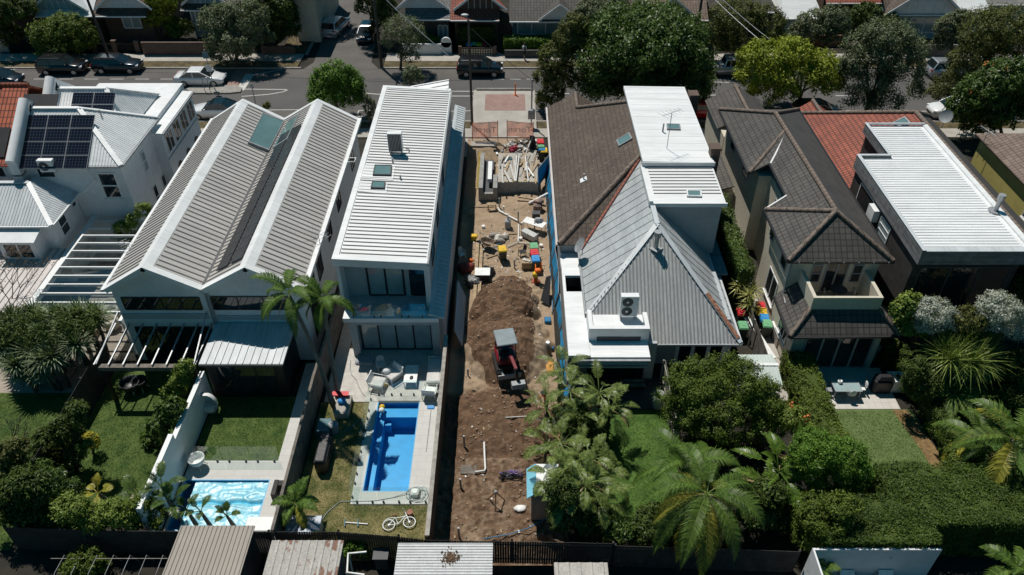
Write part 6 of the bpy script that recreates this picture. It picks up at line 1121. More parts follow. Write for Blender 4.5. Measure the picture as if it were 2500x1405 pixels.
p = P(626, 262, .1); b = MB(); b.tube([p, p + Vector((0, 0, 2.4))], .05, 8); b.box(p.x - .2, p.y - .03, 2.0, p.x + .2, p.y - .015, 2.4); tag(b.build('sign_post', M['steel']), 'short grey post beside the glass-roofed white car', 'post')
p = P(728, 118, .1); b = MB(); b.tube([p, p + Vector((0, 0, 2.4))], .03, 6); b.box(p.x - .45, p.y - .03, 2.2, p.x + .45, p.y, 2.75); tag(b.build('street_sign', M['white2']), 'small white sign on a pole at the dark left corner of the side street', 'sign')
p = P(1258, 232, .13); b = MB(); b.cyl(p, .06, 1.15, 10); b.cyl(p, .16, .04, 12); tag(b.build('marker_post', M['orange']), 'orange marker post on the kerb in front of the red paving', 'post')
p = P(1297, 312, 0); t = thing('meter_pole', 'grey metal pole carrying a grey electrical box at the street end of the lot', 'pole', p); b = MB(); b.tube([p, p + Vector((0, 0, 4.6))], .07, 8); b.build('post', M['steel'], t); b = MB(); b.bevbox(p + Vector((0, -.25, 1.45)), (.62, .35, .85), .03); b.build('meter_box', M['greymetal'], t)
# ------------------------------------------------------------------ front walls, hedges and bins across the road
def wall_px(name, label, px0, px1, py, h, m, th=.25, cat='wall', d=0):
    a, c = P(px0, py, .1), P(px1, py, .1); b = MB(); b.box(a.x, a.y, 0, c.x, a.y + th, h); return tag(b.build(name, M[m]), label, cat)
wall_px('brick_wall', 'brown brick front wall behind the dark wagon and sedan', 352, 520, 136, 1.5, 'brick'); wall_px('brick_wall', 'low dark brick wall at the side street corner below the big grey-green tree', 640, 720, 134, 1.0, 'brick')
wl = wall_px('front_fence', 'white boarded front fence under the wispy tree', 985, 1078, 134, 1.25, 'white'); b = MB(); a = P(1078, 134, 0); b.box(a.x, a.y, 0, a.x + 1.1, a.y + .25, 1.3); b.tube([(a.x + .55, a.y, 1.3), (a.x + .55, a.y + .25, 1.3)], .55, 16); tag(b.build('fence_pier', M['white']), 'white round-topped pier at the end of the boarded fence', 'wall')
t = thing('block_wall', 'low dark patterned block wall in front of the four bin lids', 'wall', P(1165, 138, 0)); a, c = P(1120, 138, 0), P(1212, 138, 0); b = MB(); b.box(a.x, a.y, 0, c.x, a.y + .12, .95); b.build('backing', M['brick'], t); b = MB()
for i in range(13):
    for j in range(3): b.box(a.x + .3 + i * (c.x - a.x - .6) / 13, a.y - .05, .12 + j * .26, a.x + .3 + (i + .55) * (c.x - a.x - .6) / 13, a.y - .002, .12 + j * .26 + .16)
b.build('blocks', M['beigewall'], t)
for x in (a.x, c.x - .35): b = MB(); b.box(x, a.y - .1, 0, x + .35, a.y + .3, 1.1); b.build('pier', M['brick'], t)
wall_px('block_wall', 'dark wall behind the walking person', 1232, 1340, 142, .9, 'darkgrey'); wall_px('orange_wall', 'orange rendered front wall under the grey-green trees', 1912, 2065, 112, 1.2, 'rust'); wall_px('front_wall', 'grey front wall beside the big two-trunked tree', 2255, 2330, 140, 1.4, 'concrete_dark'); wall_px('front_wall', 'small pale pier at the left edge of the photo', 0, 22, 126, 1.4, 'concrete')
t = thing('iron_fence', 'black iron picket fence between brick piers behind the parked wagon', 'fence', P(290, 133, 0)); a, c = P(228, 132, 0), P(345, 132, 0)
for x in (a.x, a.x + 2.2, c.x - .5): b = MB(); b.box(x, a.y, 0, x + .5, a.y + .4, 1.4); b.build('pier', M['brick'], t)
b = MB(); k = int((c.x - a.x) / .14)
for i in range(k): x = a.x + .2 + i * .14; b.box(x, a.y + .15, .05, x + .03, a.y + .18, 1.15)
b.bar((a.x, a.y + .165, 1.0), (c.x, a.y + .165, 1.0), .04); b.bar((a.x, a.y + .165, .2), (c.x, a.y + .165, .2), .04); b.build('pickets', M['black'], t)
def hedge_px(label, px0, px1, py0, h, kind, d=1.4): a, c = P(px0, py0, 0), P(px1, py0, 0); hedge('front_hedge', label, a.x, c.x, a.y + .35, a.y + .35 + d, h, kind, .2, int((c.x - a.x) * 520))
hedge_px('bright clipped hedge behind the walking person', 1230, 1346, 140, 1.75, 'bright'); hedge_px('dark block hedge in front of the red roof', 1118, 1208, 122, 2.4, 'hedge', 2.0); hedge_px('bright low hedge behind the white boarded fence', 985, 1072, 132, 1.55, 'bright', .8)
# ------------------------------------------------------------------ houses across the road
M['blueshade'] = mat('blue_grey_weatherboard', (.24, .36, .4), .8, .1, 1)
def row_house(label, pl, pr, pe, ze, roof, wall, gables=(), depth=13, pitch=.55, wins=(), hip=False, name='row_house', flat=False):
    a, c = P(pl, pe, ze), P(pr, pe, ze); yf = (a.y + c.y) / 2; x0, x1 = a.x, c.x; t = thing(name, label, 'house', ((x0 + x1) / 2, yf + 3, 0)); b = MB(); b.box(x0 + .3, yf + 1.6, 0, x1 - .3, yf + depth, ze - .1); b.build('wall', M[wall], t); zr = ze + pitch * depth / 2; ym = yf + depth / 2; b = MB()
    if flat: b.box(x0, yf, ze - .3, x1, yf + depth, ze)
    else:
        e = (x1 - x0) * .32 if hip else 0; b.slab([(x0, yf, ze), (x1, yf, ze), (x1 - e, ym, zr), (x0 + e, ym, zr)], .14); b.slab([(x1, yf + depth, ze), (x0, yf + depth, ze), (x0 + e, ym, zr), (x1 - e, ym, zr)], .14)
        if hip: b.slab([(x1, yf, ze), (x1, yf + depth, ze), (x1 - e, ym, zr)], .14); b.slab([(x0, yf + depth, ze), (x0, yf, ze), (x0 + e, ym, zr)], .14)
    b.build('roof', M[roof], t); b = MB(); b.bar((x0, yf - .06, ze - .06), (x1, yf - .06, ze - .06), .12); b.build('gutter', M['white'], t)
    for gc, gw, gm, grm, gz_ in gables:
        g = P(gc, pe, ze); hw = gw / 2; zt_ = gz_ + hw * .75; dz_ = zt_ - ze; run = dz_ / pitch; yo = yf + (gz_ - ze) / pitch - .35; b = MB(); b.slab([(g.x - hw, yo, gz_), (g.x, yo, zt_), (g.x, yo + hw * .75 / pitch + .5, zt_), (g.x - hw, yo + .3, gz_)], .12); b.slab([(g.x + hw, yo, gz_), (g.x, yo, zt_), (g.x, yo + hw * .75 / pitch + .5, zt_), (g.x + hw, yo + .3, gz_)], .12); go = b.build('gable_roof', M[grm], t)
        b = MB(); b.add([(g.x - hw + .2, yo + .4, gz_ + .02), (g.x + hw - .2, yo + .4, gz_ + .02), (g.x, yo + .4, zt_ - .15), (g.x - hw + .2, yo + .5, gz_ + .02), (g.x + hw - .2, yo + .5, gz_ + .02), (g.x, yo + .5, zt_ - .15)], [(0, 1, 2), (5, 4, 3), (0, 3, 4, 1), (1, 4, 5, 2), (2, 5, 3, 0)]); b.build('gable_face', M[gm], go)
        b = MB()
        for s in (-1, 1): b.bar((g.x + s * hw, yo - .05, gz_), (g.x, yo - .05, zt_), .06, .22)
        for i in range(5): x = g.x + (i - 2) * hw * .22; b.box(x - .025, yo + .36, gz_ + .05, x + .025, yo + .395, zt_ - .25 - abs(x - g.x) * .75)
        b.build('bargeboard', M['white'], go)
    for px, py0, w_, hh in wins: q = OY(px, py0, yf + 1.6); winY(t, yf + 1.6, q.x - w_ / 2, q.x + w_ / 2, max(.4, q.z - hh / 2), q.z + hh / 2, 2, 1, 'white', 'curtainglass', .12)
    return t
row_house('house with pale zinc roof and white gable at the upper left', 86, 224, 40, 3.5, 'roofcool', 'brick', [(143, 6.0, 'blueshade', 'roofcool', 3.9)]); row_house('brown tiled house with a white gable and dark brick front', 226, 356, 40, 3.5, 'tilebrown', 'brick', [(300, 6.0, 'white', 'tilebrown', 4.0)], wins=[(322, 54, 1.9, 1.3)])
row_house('pale weatherboard house behind the big grey-green tree', 440, 640, 25, 3.6, 'tiledark', 'blueshade', [(500, 5.0, 'blueshade', 'tiledark', 4.0)], wins=[(478, 42, .9, 1.5)]); row_house('tall plain pale wall of the corner house at the side street', 690, 762, -20, 6.0, 'roofcool', 'beigewall', flat=True)
row_house('grey slate-roofed house with a white fretwork gable', 988, 1099, 48, 3.4, 'slate', 'darkgrey', [(1030, 5.6, 'white', 'slate', 4.1)], wins=[(1082, 80, 1.0, 1.6)]); row_house('red tiled house joined to the slate-roofed one', 1099.5, 1219, 50, 3.4, 'tilered', 'brick', [(1172, 5.6, 'brick', 'tilered', 4.1)])
row_house('charcoal tiled house with teal walls behind the walking person', 1244, 1440, 53, 3.2, 'tiledark', 'teal', [(1366, 4.4, 'white', 'tiledark', 3.3)], wins=[(1298, 67, 3.0, 1.5)]); row_house('red-brown tiled house with a grey gable behind the huge dark tree', 1500, 1730, 50, 3.6, 'tilefaded', 'brick', [(1640, 5.0, 'concrete', 'tilefaded', 3.9)])
row_house('house with a white hipped metal roof, upper right', 1906, 2012, 46, 3.6, 'roofwhite', 'blueshade', hip=True); row_house('dark verandah house between the white hip and the white gable', 2018, 2160, 8, 3.6, 'tilered', 'brick'); row_house('brown tiled house with a broad white gable and teal trim', 2165, 2335, 36, 3.3, 'tilebrown', 'blueshade', [(2255, 8.6, 'white', 'tilebrown', 3.3)], wins=[(2255, 62, 3.2, 1.6)])
row_house('house with white metal roof at the upper right corner', 2338, 2420, 30, 3.5, 'roofwhite', 'blueshade', hip=True); row_house('flat dark-roofed white building in the upper right corner', 2400, 2560, 12, 3.5, 'concrete_dark', 'whitewall', flat=True); row_house('tiled house behind the dark tree at the upper left corner', -90, 80, 34, 3.5, 'tiledark', 'brick'); row_house('shaded tiled house behind the olive tree by the lamp pole', 1738, 1900, 30, 3.6, 'tiledark', 'blueshade', hip=True)
# a second row so that the gaps between the roofs do not end in bare ground
for i, (x, w_, m_) in enumerate(((-62, 13, 'tilebrown'), (-44, 12, 'tiledark'), (-6, 12, 'slate'), (8, 12, 'tilered'), (24, 14, 'tiledark'), (42, 13, 'roofcool'), (58, 14, 'tilebrown'))):
    t = thing('row_house', 'roof of a house in the second row behind, ' + ('far left, brown', 'left, charcoal', 'behind the slate roof', 'behind the red roof', 'behind the teal house', 'right, pale metal', 'far right, brown')[i], 'house', (x, 112, 0)); b = MB(); b.box(x - w_ / 2 + .3, 106.4, 0, x + w_ / 2 - .3, 119, 3.4); b.build('wall', M['brick'], t); b = MB(); b.slab([(x - w_ / 2, 106, 3.5), (x + w_ / 2, 106, 3.5), (x + w_ / 2 - 4, 112.7, 7), (x - w_ / 2 + 4, 112.7, 7)], .14); b.slab([(x + w_ / 2, 119.4, 3.5), (x - w_ / 2, 119.4, 3.5), (x - w_ / 2 + 4, 112.7, 7), (x + w_ / 2 - 4, 112.7, 7)], .14); b.slab([(x + w_ / 2, 106, 3.5), (x + w_ / 2, 119.4, 3.5), (x + w_ / 2 - 4, 112.7, 7)], .14); b.slab([(x - w_ / 2, 119.4, 3.5), (x - w_ / 2, 106, 3.5), (x - w_ / 2 + 4, 112.7, 7)], .14); b.build('roof', M[m_], t)
# ------------------------------------------------------------------ bins
def bin_(lid, label, loc, rz=0, group='wheelie bins', bodym='binbody'):
    t = thing('wheelie_bin', label, 'bin', (0, 0, 0), group=group); b = MB(); a, c = .22, .27; b.hexa([(-a, -a, .06), (a, -a, .06), (a, a + .02, .06), (-a, a + .02, .06), (-c, -c - .04, .96), (c, -c - .04, .96), (c, c + .06, .96), (-c, c + .06, .96)]); b.box(-c - .015, -c - .055, .9, c + .015, c + .07, .965); b.build('body', M[bodym], t)
    b = MB(); b.hexa([(-c - .03, -c - .08, .967), (c + .03, -c - .08, .967), (c + .03, c + .1, .967), (-c - .03, c + .1, .967), (-c + .02, -c - .02, 1.05), (c - .02, -c - .02, 1.05), (c - .02, c + .06, 1.07), (-c + .02, c + .06, 1.07)]); b.tube([(-.2, c + .13, .99), (.2, c + .13, .99)], .02); b.box(-.1, -.1, 1.05, .1, .12, 1.078); b.build('lid', M[lid], t)
    for s in (-1, 1): b = MB(); b.tube([(s * .2, .24, .1), (s * .27, .24, .1)], .1, 10); b.build('wheel', M['rubber'], t)
    return place(t, loc, rz)
def at(px, py, top=1.0, lot=True):
    """foot of a thing whose top (at height `top`) shows at this pixel"""
    z = -.62 if lot else 0
    for _ in range(4): p = P(px, py, z + top); z = gz(p.x, p.y) if lot else 0
    return Vector((p.x, p.y, z))
bin_('yellow', 'wheelie bin with yellow lid standing alone beside the wheelbarrow', at(1227, 608), .15); bin_('green', 'green-lidded wheelie bin at the head of the row beside the blue fence', at(1304, 601), .1); bin_('red', 'red-lidded wheelie bin between the green and blue lids on the building lot', at(1305, 617), .1); bin_('blue', 'blue-lidded wheelie bin beside the cardboard box on the building lot', at(1308, 632), .1)
for x, y, k in ((1858, 747, 'red'), (1862, 762, 'yellow'), (1867, 777, 'blue'), (1874, 791, 'green')): bin_(k, f'{k}-lidded wheelie bin against the beige house in the lane', at(x, y, 1.0, False), -.1)
bin_('red', 'red-lidded wheelie bin at the corner of the corrugated roof, lane side', at(1812, 762, 1, False)); bin_('green', 'green-lidded wheelie bin at the corner of the corrugated roof, nearer the red deck', at(1815, 795, 1, False))
for i, (x, y, k) in enumerate(((1327, 340, 'red'), (1328, 348, 'green'), (1330, 355, 'blue'), (1335, 365, 'yellow'))): bin_(k, f'{k}-lidded wheelie bin squeezed between the blue fence and the brown tiled roof', at(x - 7, y + 2, 1))
for x, y, k in ((1145, 109, 'blue'), (1157, 107, 'green'), (1170, 109, 'yellow'), (1182, 109, 'red')): bin_(k, f'{k}-lidded bin behind the patterned block wall across the road', at(x, y, 1, False))
for x, y, k in ((484, 334, 'blue'), (493, 330, 'green')): bin_(k, f'{k}-lidded bin between the white house and the twin-gabled roof', at(x, y, 1, False))
# ------------------------------------------------------------------ building lot
def pt(p, x=0, y=0, z=0): return Vector((p.x + x, p.y + y, p.z + z))
t = thing('excavator', 'small red and black excavator with grey canopy and blade digging below the spoil heap', 'excavator', (0, 0, 0)); M['exred'] = mat('excavator_red', (.2, .012, .022), .35, .1, 3)
for s in (-1, 1):
    b = MB(); pts = [(-.95, .22), (-.75, .05), (.75, .05), (.95, .22), (.95, .3), (.78, .46), (-.78, .46), (-.95, .3)]; n = len(pts); x0, x1 = s * .62 - .15, s * .62 + .15; b.add([(x0, y, z) for y, z in pts] + [(x1, y, z) for y, z in pts], [tuple(range(n)), tuple(range(2 * n - 1, n - 1, -1))] + [(i, n + i, n + (i + 1) % n, (i + 1) % n) for i in range(n)])
    for i in range(17): b.box(x0 - .005, -.8 + i * .1, .46, x1 + .005, -.75 + i * .1, .485); b.box(x0 - .005, -.8 + i * .1, .02, x1 + .005, -.75 + i * .1, .05)
    b.build('track', M['rubber'], t)
b = MB(); b.box(-.47, -.6, .25, .47, .6, .5); b.cyl((0, 0, .5), .4, .12, 16); b.build('undercarriage', M['black'], t)
b = MB(); b.bevbox((0, .15, .88), (1.25, 1.45, .5), .12); b.bevbox((0, .65, 1.25), (1.1, .5, .35), .1); b.build('body', M['exred'], t); b = MB(); b.box(-.5, -.55, 1.135, .45, .35, 1.2); b.build('floor', M['black'], t)
b = MB(); b.bevbox((0, .3, 1.38), (.5, .5, .14), .05); b.bevbox((0, .5, 1.7), (.5, .12, .5), .04); b.build('seat', mat('blue_seat', (.03, .03, .09), .6), t)
for x, y in ((-.55, -.5), (.55, -.5), (-.55, .7), (.55, .7)): b = MB(); b.bar((x, y, 1.1), (x * .95, y * .95, 2.35), .05); b.build('canopy_post', M['black'], t)
b = MB(); b.bevbox((0, .1, 2.4), (1.3, 1.5, .09), .04); b.build('canopy', mat('canopy_grey', (.2, .24, .26), .5, .1, 3), t)
b = MB(); b.bar((0, -.6, .8), (.12, -1.1, 1.75), .2, .26); b.bar((.12, -1.1, 1.75), (.25, -2.0, 1.55), .18, .22); b.build('boom', M['exred'], t); b = MB(); b.tube([(.06, -.62, .9), (.2, -1.3, 1.55)], .045, 8); b.build('hydraulic_ram', M['steel'], t); b = MB(); b.bar((.25, -2.0, 1.6), (.3, -2.25, .75), .14, .18); b.build('dipper', M['black'], t)
b = MB(); b.add([(x, y, z) for x in (-.1, .75) for y, z in ((-2.2, .78), (-2.55, .75), (-2.62, .45), (-2.4, .28), (-2.1, .4))], [(0, 1, 2, 3, 4), (9, 8, 7, 6, 5), (0, 5, 6, 1), (1, 6, 7, 2), (2, 7, 8, 3), (3, 8, 9, 4)]); b.build('bucket', M['greymetal'], t)
b = MB(); b.box(-.75, -1.32, .1, .75, -1.24, .45); b.bar((-.4, -.6, .3), (-.4, -1.25, .28), .1); b.bar((.4, -.6, .3), (.4, -1.25, .28), .1); b.build('blade', M['greymetal'], t)
p = Lp(1235, 880); place(t, (p.x, p.y, p.z), .2, .92)
# basement block with filled walls, planks and pipes on its slab
t = thing('basement_block', 'half-built grey concrete basement with block walls at the street end of the lot', 'structure', (0, 55, -.7)); sx0, sx1, sy0, sy1 = -1.15, 2.1, 53.0, 57.6; b = MB(); b.box(sx0, sy0, -.8, sx1, sy1, .35); b.build('slab', M['concrete'], t)
M['blocks'] = mat('grey_blocks', (.36, .355, .34), .9, .15, 2, fine=.4, fscale=16)
for q in ((-2.65, 51.9, -2.3, 57.4, .5), (-1.5, 51.9, -1.16, 53.9, .5), (-2.299, 51.9, -1.501, 52.15, -.05)): b = MB(); b.box(q[0], q[1], -.8, q[2], q[3], q[4]); b.build('block_wall', M['blocks'], t)
b = MB(); b.box(-2.299, 52.16, -.8, -1.501, 57.4, -.2); b.build('pit_floor', M['darkgrey'], t)
b = MB(); b.box(-1.159, sy0 - .03, -.8, sx1, sy0 - .002, .3); b.build('tanked_face', M['greymetal'], t)
M['capyel'] = mat('yellow_safety_caps', (.75, .55, .02), .5); b = MB()
for i in range(30): b.cyl((-2.74 + .07 * (i % 2), 51.9 + i * .19, .42), .05, .12, 6); b.cyl((-1.05 + i * .105, sy0 + .04, .33), .035, .09, 6) if i % 2 else None
o = b.build('bar_caps', M['capyel'], t); o['kind'] = 'stuff'
b = MB(); b.box(-1.95, 53.2, .2, -1.62, 56.0, .5); tag(b.build('white_beam', M['white']), 'long white box beam lying over the basement pit', 'beam')
rg = random.Random(5)
for i in range(34):
    x, y = rg.uniform(-.9, 1.9), rg.uniform(53.4, 57.0); L_ = rg.uniform(.7, 3.0); a = rg.gauss(1.5, .2); m_ = rg.choice(['timber', 'timber', 'caprail', 'stonepave', 'white', 'oldtimber']); b = MB(); b.obox((0, 0, 0), (L_, rg.uniform(.06, .22), .05)); o = b.build('plank', M[m_]); y = min(max(y, sy0 + L_ / 2 - .35), sy1 - L_ / 2 + .2); o.location = (x, y, .39 + .05 * (i % 4)); o.rotation_euler = (0, rg.uniform(-.02, .02), a); tag(o, {'timber': 'raw yellow timber plank', 'caprail': 'pale grey plank', 'stonepave': 'pale cut board', 'white': 'white board offcut', 'oldtimber': 'weathered plank'}[m_] + ' among the loose lengths on the concrete slab', 'plank', 'loose planks on the slab, ' + m_)
for i, (x, a) in enumerate(((.3, 1.52), (.45, 1.5), (1.2, 1.62))): b = MB(); b.tube([(-2.0, 0, 0), (2.0, 0, 0)], .06, 10); o = b.build('long_pipe', M['pvc']); o.location = (x, 54.6, .66); o.rotation_euler = (0, 0, a); tag(o, 'long white pipe lying on the slab, ' + ('left of the pair', 'right of the pair', 'apart to the right')[i], 'pipe', 'long pipes on the slab')
b = MB()
for i in range(40): a = i * .8; r_ = .25 + .12 * math.sin(i * 1.7); b.tube([(r_ * math.cos(a + j * .25), r_ * math.sin(a + j * .25) * .8, .05 + .04 * ((i + j) % 4)) for j in range(5)], .018, 5)
o = b.build('rope_heap', M['teal']); o.location = (-.35, 56.5, .36); tag(o, 'tangled heap of turquoise rope on the concrete slab', 'rope')
# rubble heap between the slab and the banners
b = MB()
for i in range(300): x, y = rg.gauss(.7, .95), rg.uniform(57.0, 60.0); x = min(2.3, x); s = rg.uniform(.05, .26); b.obox((x, y, gz(x, y) + rg.uniform(.05, .5) * (1 - abs(x - .9) / 2.4)), (s * 2, s * rg.uniform(.3, 1), s * .4), rg.uniform(0, 3), rg.choice([0, 0, 1, 2, 3]), Matrix.Rotation(rg.uniform(0, 3), 3, 'Z') @ Matrix.Rotation(rg.gauss(0, .5), 3, 'X'))
o = b.build('rubble', [M['concrete'], M['white'], M['greymetal'], M['timber']], kind='stuff'); o['label'] = 'heap of broken building rubble between the slab and the banners'
b = MB()
for i in range(420): x, y = rg.uniform(-2.9, 2.3), rg.uniform(40.5, 48) if i % 3 else rg.uniform(20.5, 57); s = rg.uniform(.015, .06); b.obox((x, y, gz(x, y) + .02), (s * rg.uniform(1, 4), s * 1.5, s), rg.uniform(0, 3), rg.choice([0, 1, 2, 3, 4]))
o = b.build('litter', [M['concrete'], M['white'], M['oldtimber'], M['timber'], M['darkgrey']], kind='stuff'); o['label'] = 'scattered building litter on the sand'
p = at(1253, 345, .9); b = MB(); b.obox((0, 0, .5), (1.0, .5, .5), .6, 0, Matrix.Rotation(.6, 3, 'Z') @ Matrix.Rotation(.4, 3, 'X')); b.tube([(-.5, -.3, .9), (.5, .2, 1.0)], .04); b.ball((.2, 0, .75), .35, .25, .2, 8, 5, jit=.4); o = b.build('red_barrow', mat('crimson_plastic', (.4, .03, .07), .5, .4, 5)); o.scale = (.7,) * 3; o.location = p; tag(o, 'crumpled red tool barrow on the rubble heap', 'tool')
b = MB(); b.tube([(1.0, 57.2, .0), (1.7, 58.8, 1.2)], .06, 8); tag(b.build('broken_pipe', M['pvc']), 'white pipe leaning on the rubble heap', 'pipe')
t = thing('board_panel_stack', 'dark board leaning upright beside the electrical box', 'board', (1.6, 58.9, 0)); b = MB(); b.hexa([(1.5, 58.6, -.1), (1.56, 58.5, -.1), (2.1, 59.4, -.1), (2.04, 59.5, -.1), (1.5, 58.6, 1.5), (1.56, 58.5, 1.5), (1.95, 59.3, 1.0), (1.9, 59.4, 1.0)]); b.build('board', M['darktimber'], t)
b = MB()
for x in (-.01, .42): b.slab([(x - 2.4, 57.5, -.2), (x - 2.0, 57.5, -.2), (x - 2.0, 58.2, .3), (x - 2.4, 58.2, .3)], .03)
o = b.build('cardboard', M['timber']); tag(o, 'flattened cardboard sheets at the corner of the basement wall', 'cardboard')
# orange mesh banners with the builder's lettering, seen from behind
M['banner'] = glassmat('orange_mesh', (1, 1, 1)); nt = M['banner'].node_tree; d_ = _n(nt, 'ShaderNodeBsdfDiffuse'); d_.inputs[0].default_value = (.8, .3, .18, 1); tl_ = _n(nt, 'ShaderNodeBsdfTranslucent'); tl_.inputs[0].default_value = (.8, .33, .22, 1); d2_ = _n(nt, 'ShaderNodeMixShader'); nt.links.new(d_.outputs[0], d2_.inputs[1]); nt.links.new(tl_.outputs[0], d2_.inputs[2]); x_ = [n for n in nt.nodes if n.type == 'MIX_SHADER'][0]; x_.inputs[0].default_value = .72; nt.links.new(d2_.outputs[0], x_.inputs[2])
def banner(label, tl, tr, bl, br, full):
    a, c, e, f = (OY(*q, 60.4) for q in (tl, tr, bl, br)); c, f = OY(*tr, 60.2), OY(*br, 60.2); t = thing('mesh_banner', label, 'banner', (a.x, a.y, 0)); b = MB(); vs = []; k = 10
    for j in range(k + 1):
        for i in range(k + 1): p = a.lerp(c, i / k).lerp(e.lerp(f, i / k), j / k); vs.append((p.x, p.y + .05 * math.sin(i * 1.1 + j * .4), p.z))
    b.add(vs, [(j * 11 + i, (j + 1) * 11 + i, (j + 1) * 11 + i + 1, j * 11 + i + 1) for j in range(k) for i in range(k)], 0, True); b.build('mesh', M['banner'], t)
    for p, q in ((a, e), (c, f)): b = MB(); b.tube([Vector((p.x, p.y, 0)), Vector((p.x, p.y, max(p.z, q.z) + .15))], .03, 6); b.build('post', M['rust'], t)
    b = MB(); b.bar(a, c, .03); b.build('rail', M['rust'], t); w_ = (c - a).length; tm = text_mesh('Toren', w_ * .36, .004, True); ce = (a + c + e + f) / 4 + Vector((0, -.1, .05)); ang_ = math.atan2((c - a).y, (c - a).x); tm.v = [tuple(ce + Matrix.Rotation(ang_, 3, 'Z') @ Vector(v)) for v in tm.v]; tm.build('lettering', M['banner_text'], t)
M['banner_text'] = mat('faded_lettering', (.85, .66, .55), .8, .08, 4)
banner('left orange mesh banner with large mirrored lettering at the street end of the lot', (1152, 301), (1215, 298), (1153, 336), (1214, 334), True); banner('right orange mesh banner with mirrored lettering behind the grey electrical box', (1238, 296), (1302, 302), (1238, 333), (1300, 336), True)
b = MB(); a, c = P(1151, 344, 0), P(1212, 344, 0); b.box(a.x, 59.3, -.3, c.x, 60.1, .1); o = b.build('concrete_edge', M['concrete'], kind='structure')
# PVC risers and runs
def riser(px, py, h, label, r=.055, capd=False, m='pvc'):
    p = Lp(px, py); b = MB(); b.tube([p - Vector((0, 0, .1)), p + Vector((0, 0, h))], r, 10); (b.cyl(p + Vector((0, 0, h - .06)), r * 1.5, .07, 10) if capd else None); return tag(b.build('pipe_stub', M[m]), label, 'pipe', 'pipe stubs in the sand')
for px, py, h, lb, cd in ((1219, 508, .9, 'grey upright pipe at the pit corner', 0), (1265, 543, 1.0, 'tall grey pipe in the middle of the white pipe run', 0), (1230, 520, .6, 'pipe stub with a white collar beside the sawhorse', 1), (1274, 560, .6, 'collared pipe stub beside the lying duct', 1), (1305, 566, .8, 'grey pipe stub in front of the folding table', 0), (1239, 545, .8, 'collared pipe stub on the grey pump', 1), (1313, 595, .9, 'grey pipe behind the green-lidded bin', 0), (1256, 655, .75, 'grey pipe stub at the top of the spoil heap', 0), (1134, 1092, .95, 'rusty pipe stub left of the L-shaped pipe', 0), (1125, 1190, .7, 'broken pipe stub on the left of the damp soil', 0), (1121, 1312, .8, 'pipe stub at the rear fence', 0), (1143, 918, .6, 'pipe stub beside the excavator track', 0)): riser(px, py, h, lb, .055, cd, 'pvc' if cd else 'greymetal')
for i, (px, py) in enumerate(((1180, 557), (1180, 613), (1271, 586), (1293, 583), (1321, 603), (1331, 735), (1337, 843))):
    p = Lp(px, py); b = MB(); b.cyl(p, .11, .16, 14); b.cyl(p + Vector((0, 0, .16)), .13, .05, 14); tag(b.build('inspection_cap', M['white2']), 'white round pipe cap in the sand, ' + ('near the plank row', 'beside the wheelbarrow', 'below the long white run, left', 'below the long white run, right', 'beside the green lid', 'alone beside the blue fence', 'at the lower blue fence foot')[i], 'pipe cap', 'white pipe caps')
def run(label, pts, r=.055, m='pvc', dz=.1): b = MB(); b.tube([Lp(x, y, dz) for x, y in pts], r, 8); return tag(b.build('pipe_run', M[m]), label, 'pipe')
run('greenish white pipe run curving through the upper sand', [(1216, 508), (1220, 516), (1232, 522), (1245, 530), (1265, 540)], .08); run('white pipe running down from the tall grey pipe', [(1266, 548), (1266, 570), (1265, 590)]); run('thin white hose from the sand bags to the green-lidded bin', [(1240, 603), (1252, 597), (1263, 592), (1292, 595)], .035); run('L-shaped white pipe in the damp soil', [(1182, 1080), (1183, 1110), (1185, 1145), (1183, 1150), (1160, 1153)], .06, dz=.16)
b = MB(); p, q = Lp(1277, 566, .35), Lp(1308, 582, .35); b.bar(p, q, .5, .45); tag(b.build('plastic_roll', mat('clear_wrap', (.55, .55, .53), .25, .2, 8)), 'plastic-wrapped duct lying in the sand beside the folding table', 'duct')
b = MB(); b.bevbox((0, 0, .35), (.45, .5, .7), .06); b.tube([(0, 0, .7), (.1, 0, 1.0)], .07); o = b.build('pump', M['greymetal']); o.location = Lp(1240, 556); tag(o, 'small grey pump among the white pipes in the sand', 'pump')
# wheelbarrow
t = thing('wheelbarrow', 'grey wheelbarrow with a rusty tray beside the yellow-lidded bin', 'wheelbarrow', (0, 0, 0)); b = MB(); o_ = [(-.55, -.3), (-.2, -.38), (.4, -.3), (.62, 0), (.4, .3), (-.2, .38), (-.55, .3)]; n = len(o_); b.add([(x, y, .68) for x, y in o_] + [(x * .6, y * .6, .38) for x, y in o_] + [(x * .92, y * .9, .675) for x, y in o_] + [(x * .58, y * .56, .4) for x, y in o_], [(i, (i + 1) % n, n + (i + 1) % n, n + i) for i in range(n)] + [tuple(range(2 * n - 1, n - 1, -1))] + [(2 * n + (i + 1) % n, 2 * n + i, 3 * n + i, 3 * n + (i + 1) % n) for i in range(n)] + [tuple(range(3 * n, 4 * n))] + [(i, 2 * n + i, 2 * n + (i + 1) % n, (i + 1) % n) for i in range(n)]); b.build('tray', mat('rusty_tray', (.2, .15, .11), .7, .3, 4), t)
for s in (-1, 1): b = MB(); b.tube([(.75, s * .06, .25), (-.3, s * .25, .36), (-1.0, s * .3, .6)], .02); b.build('handle', M['fenceblue'], t); b = MB(); b.tube([(-.35, s * .26, .36), (-.45, s * .26, 0)], .018); b.build('leg', M['black'], t)
b = MB(); b.tube([(.75, -.05, .2), (.75, .05, .2)], .2, 14); b.build('wheel', M['rubber'], t); place(t, Lp(1190, 606), 2.6)
M['bag'] = mat('white_sack', (.6, .57, .52), .8, .15, 4, bump=.03, bscale=12)
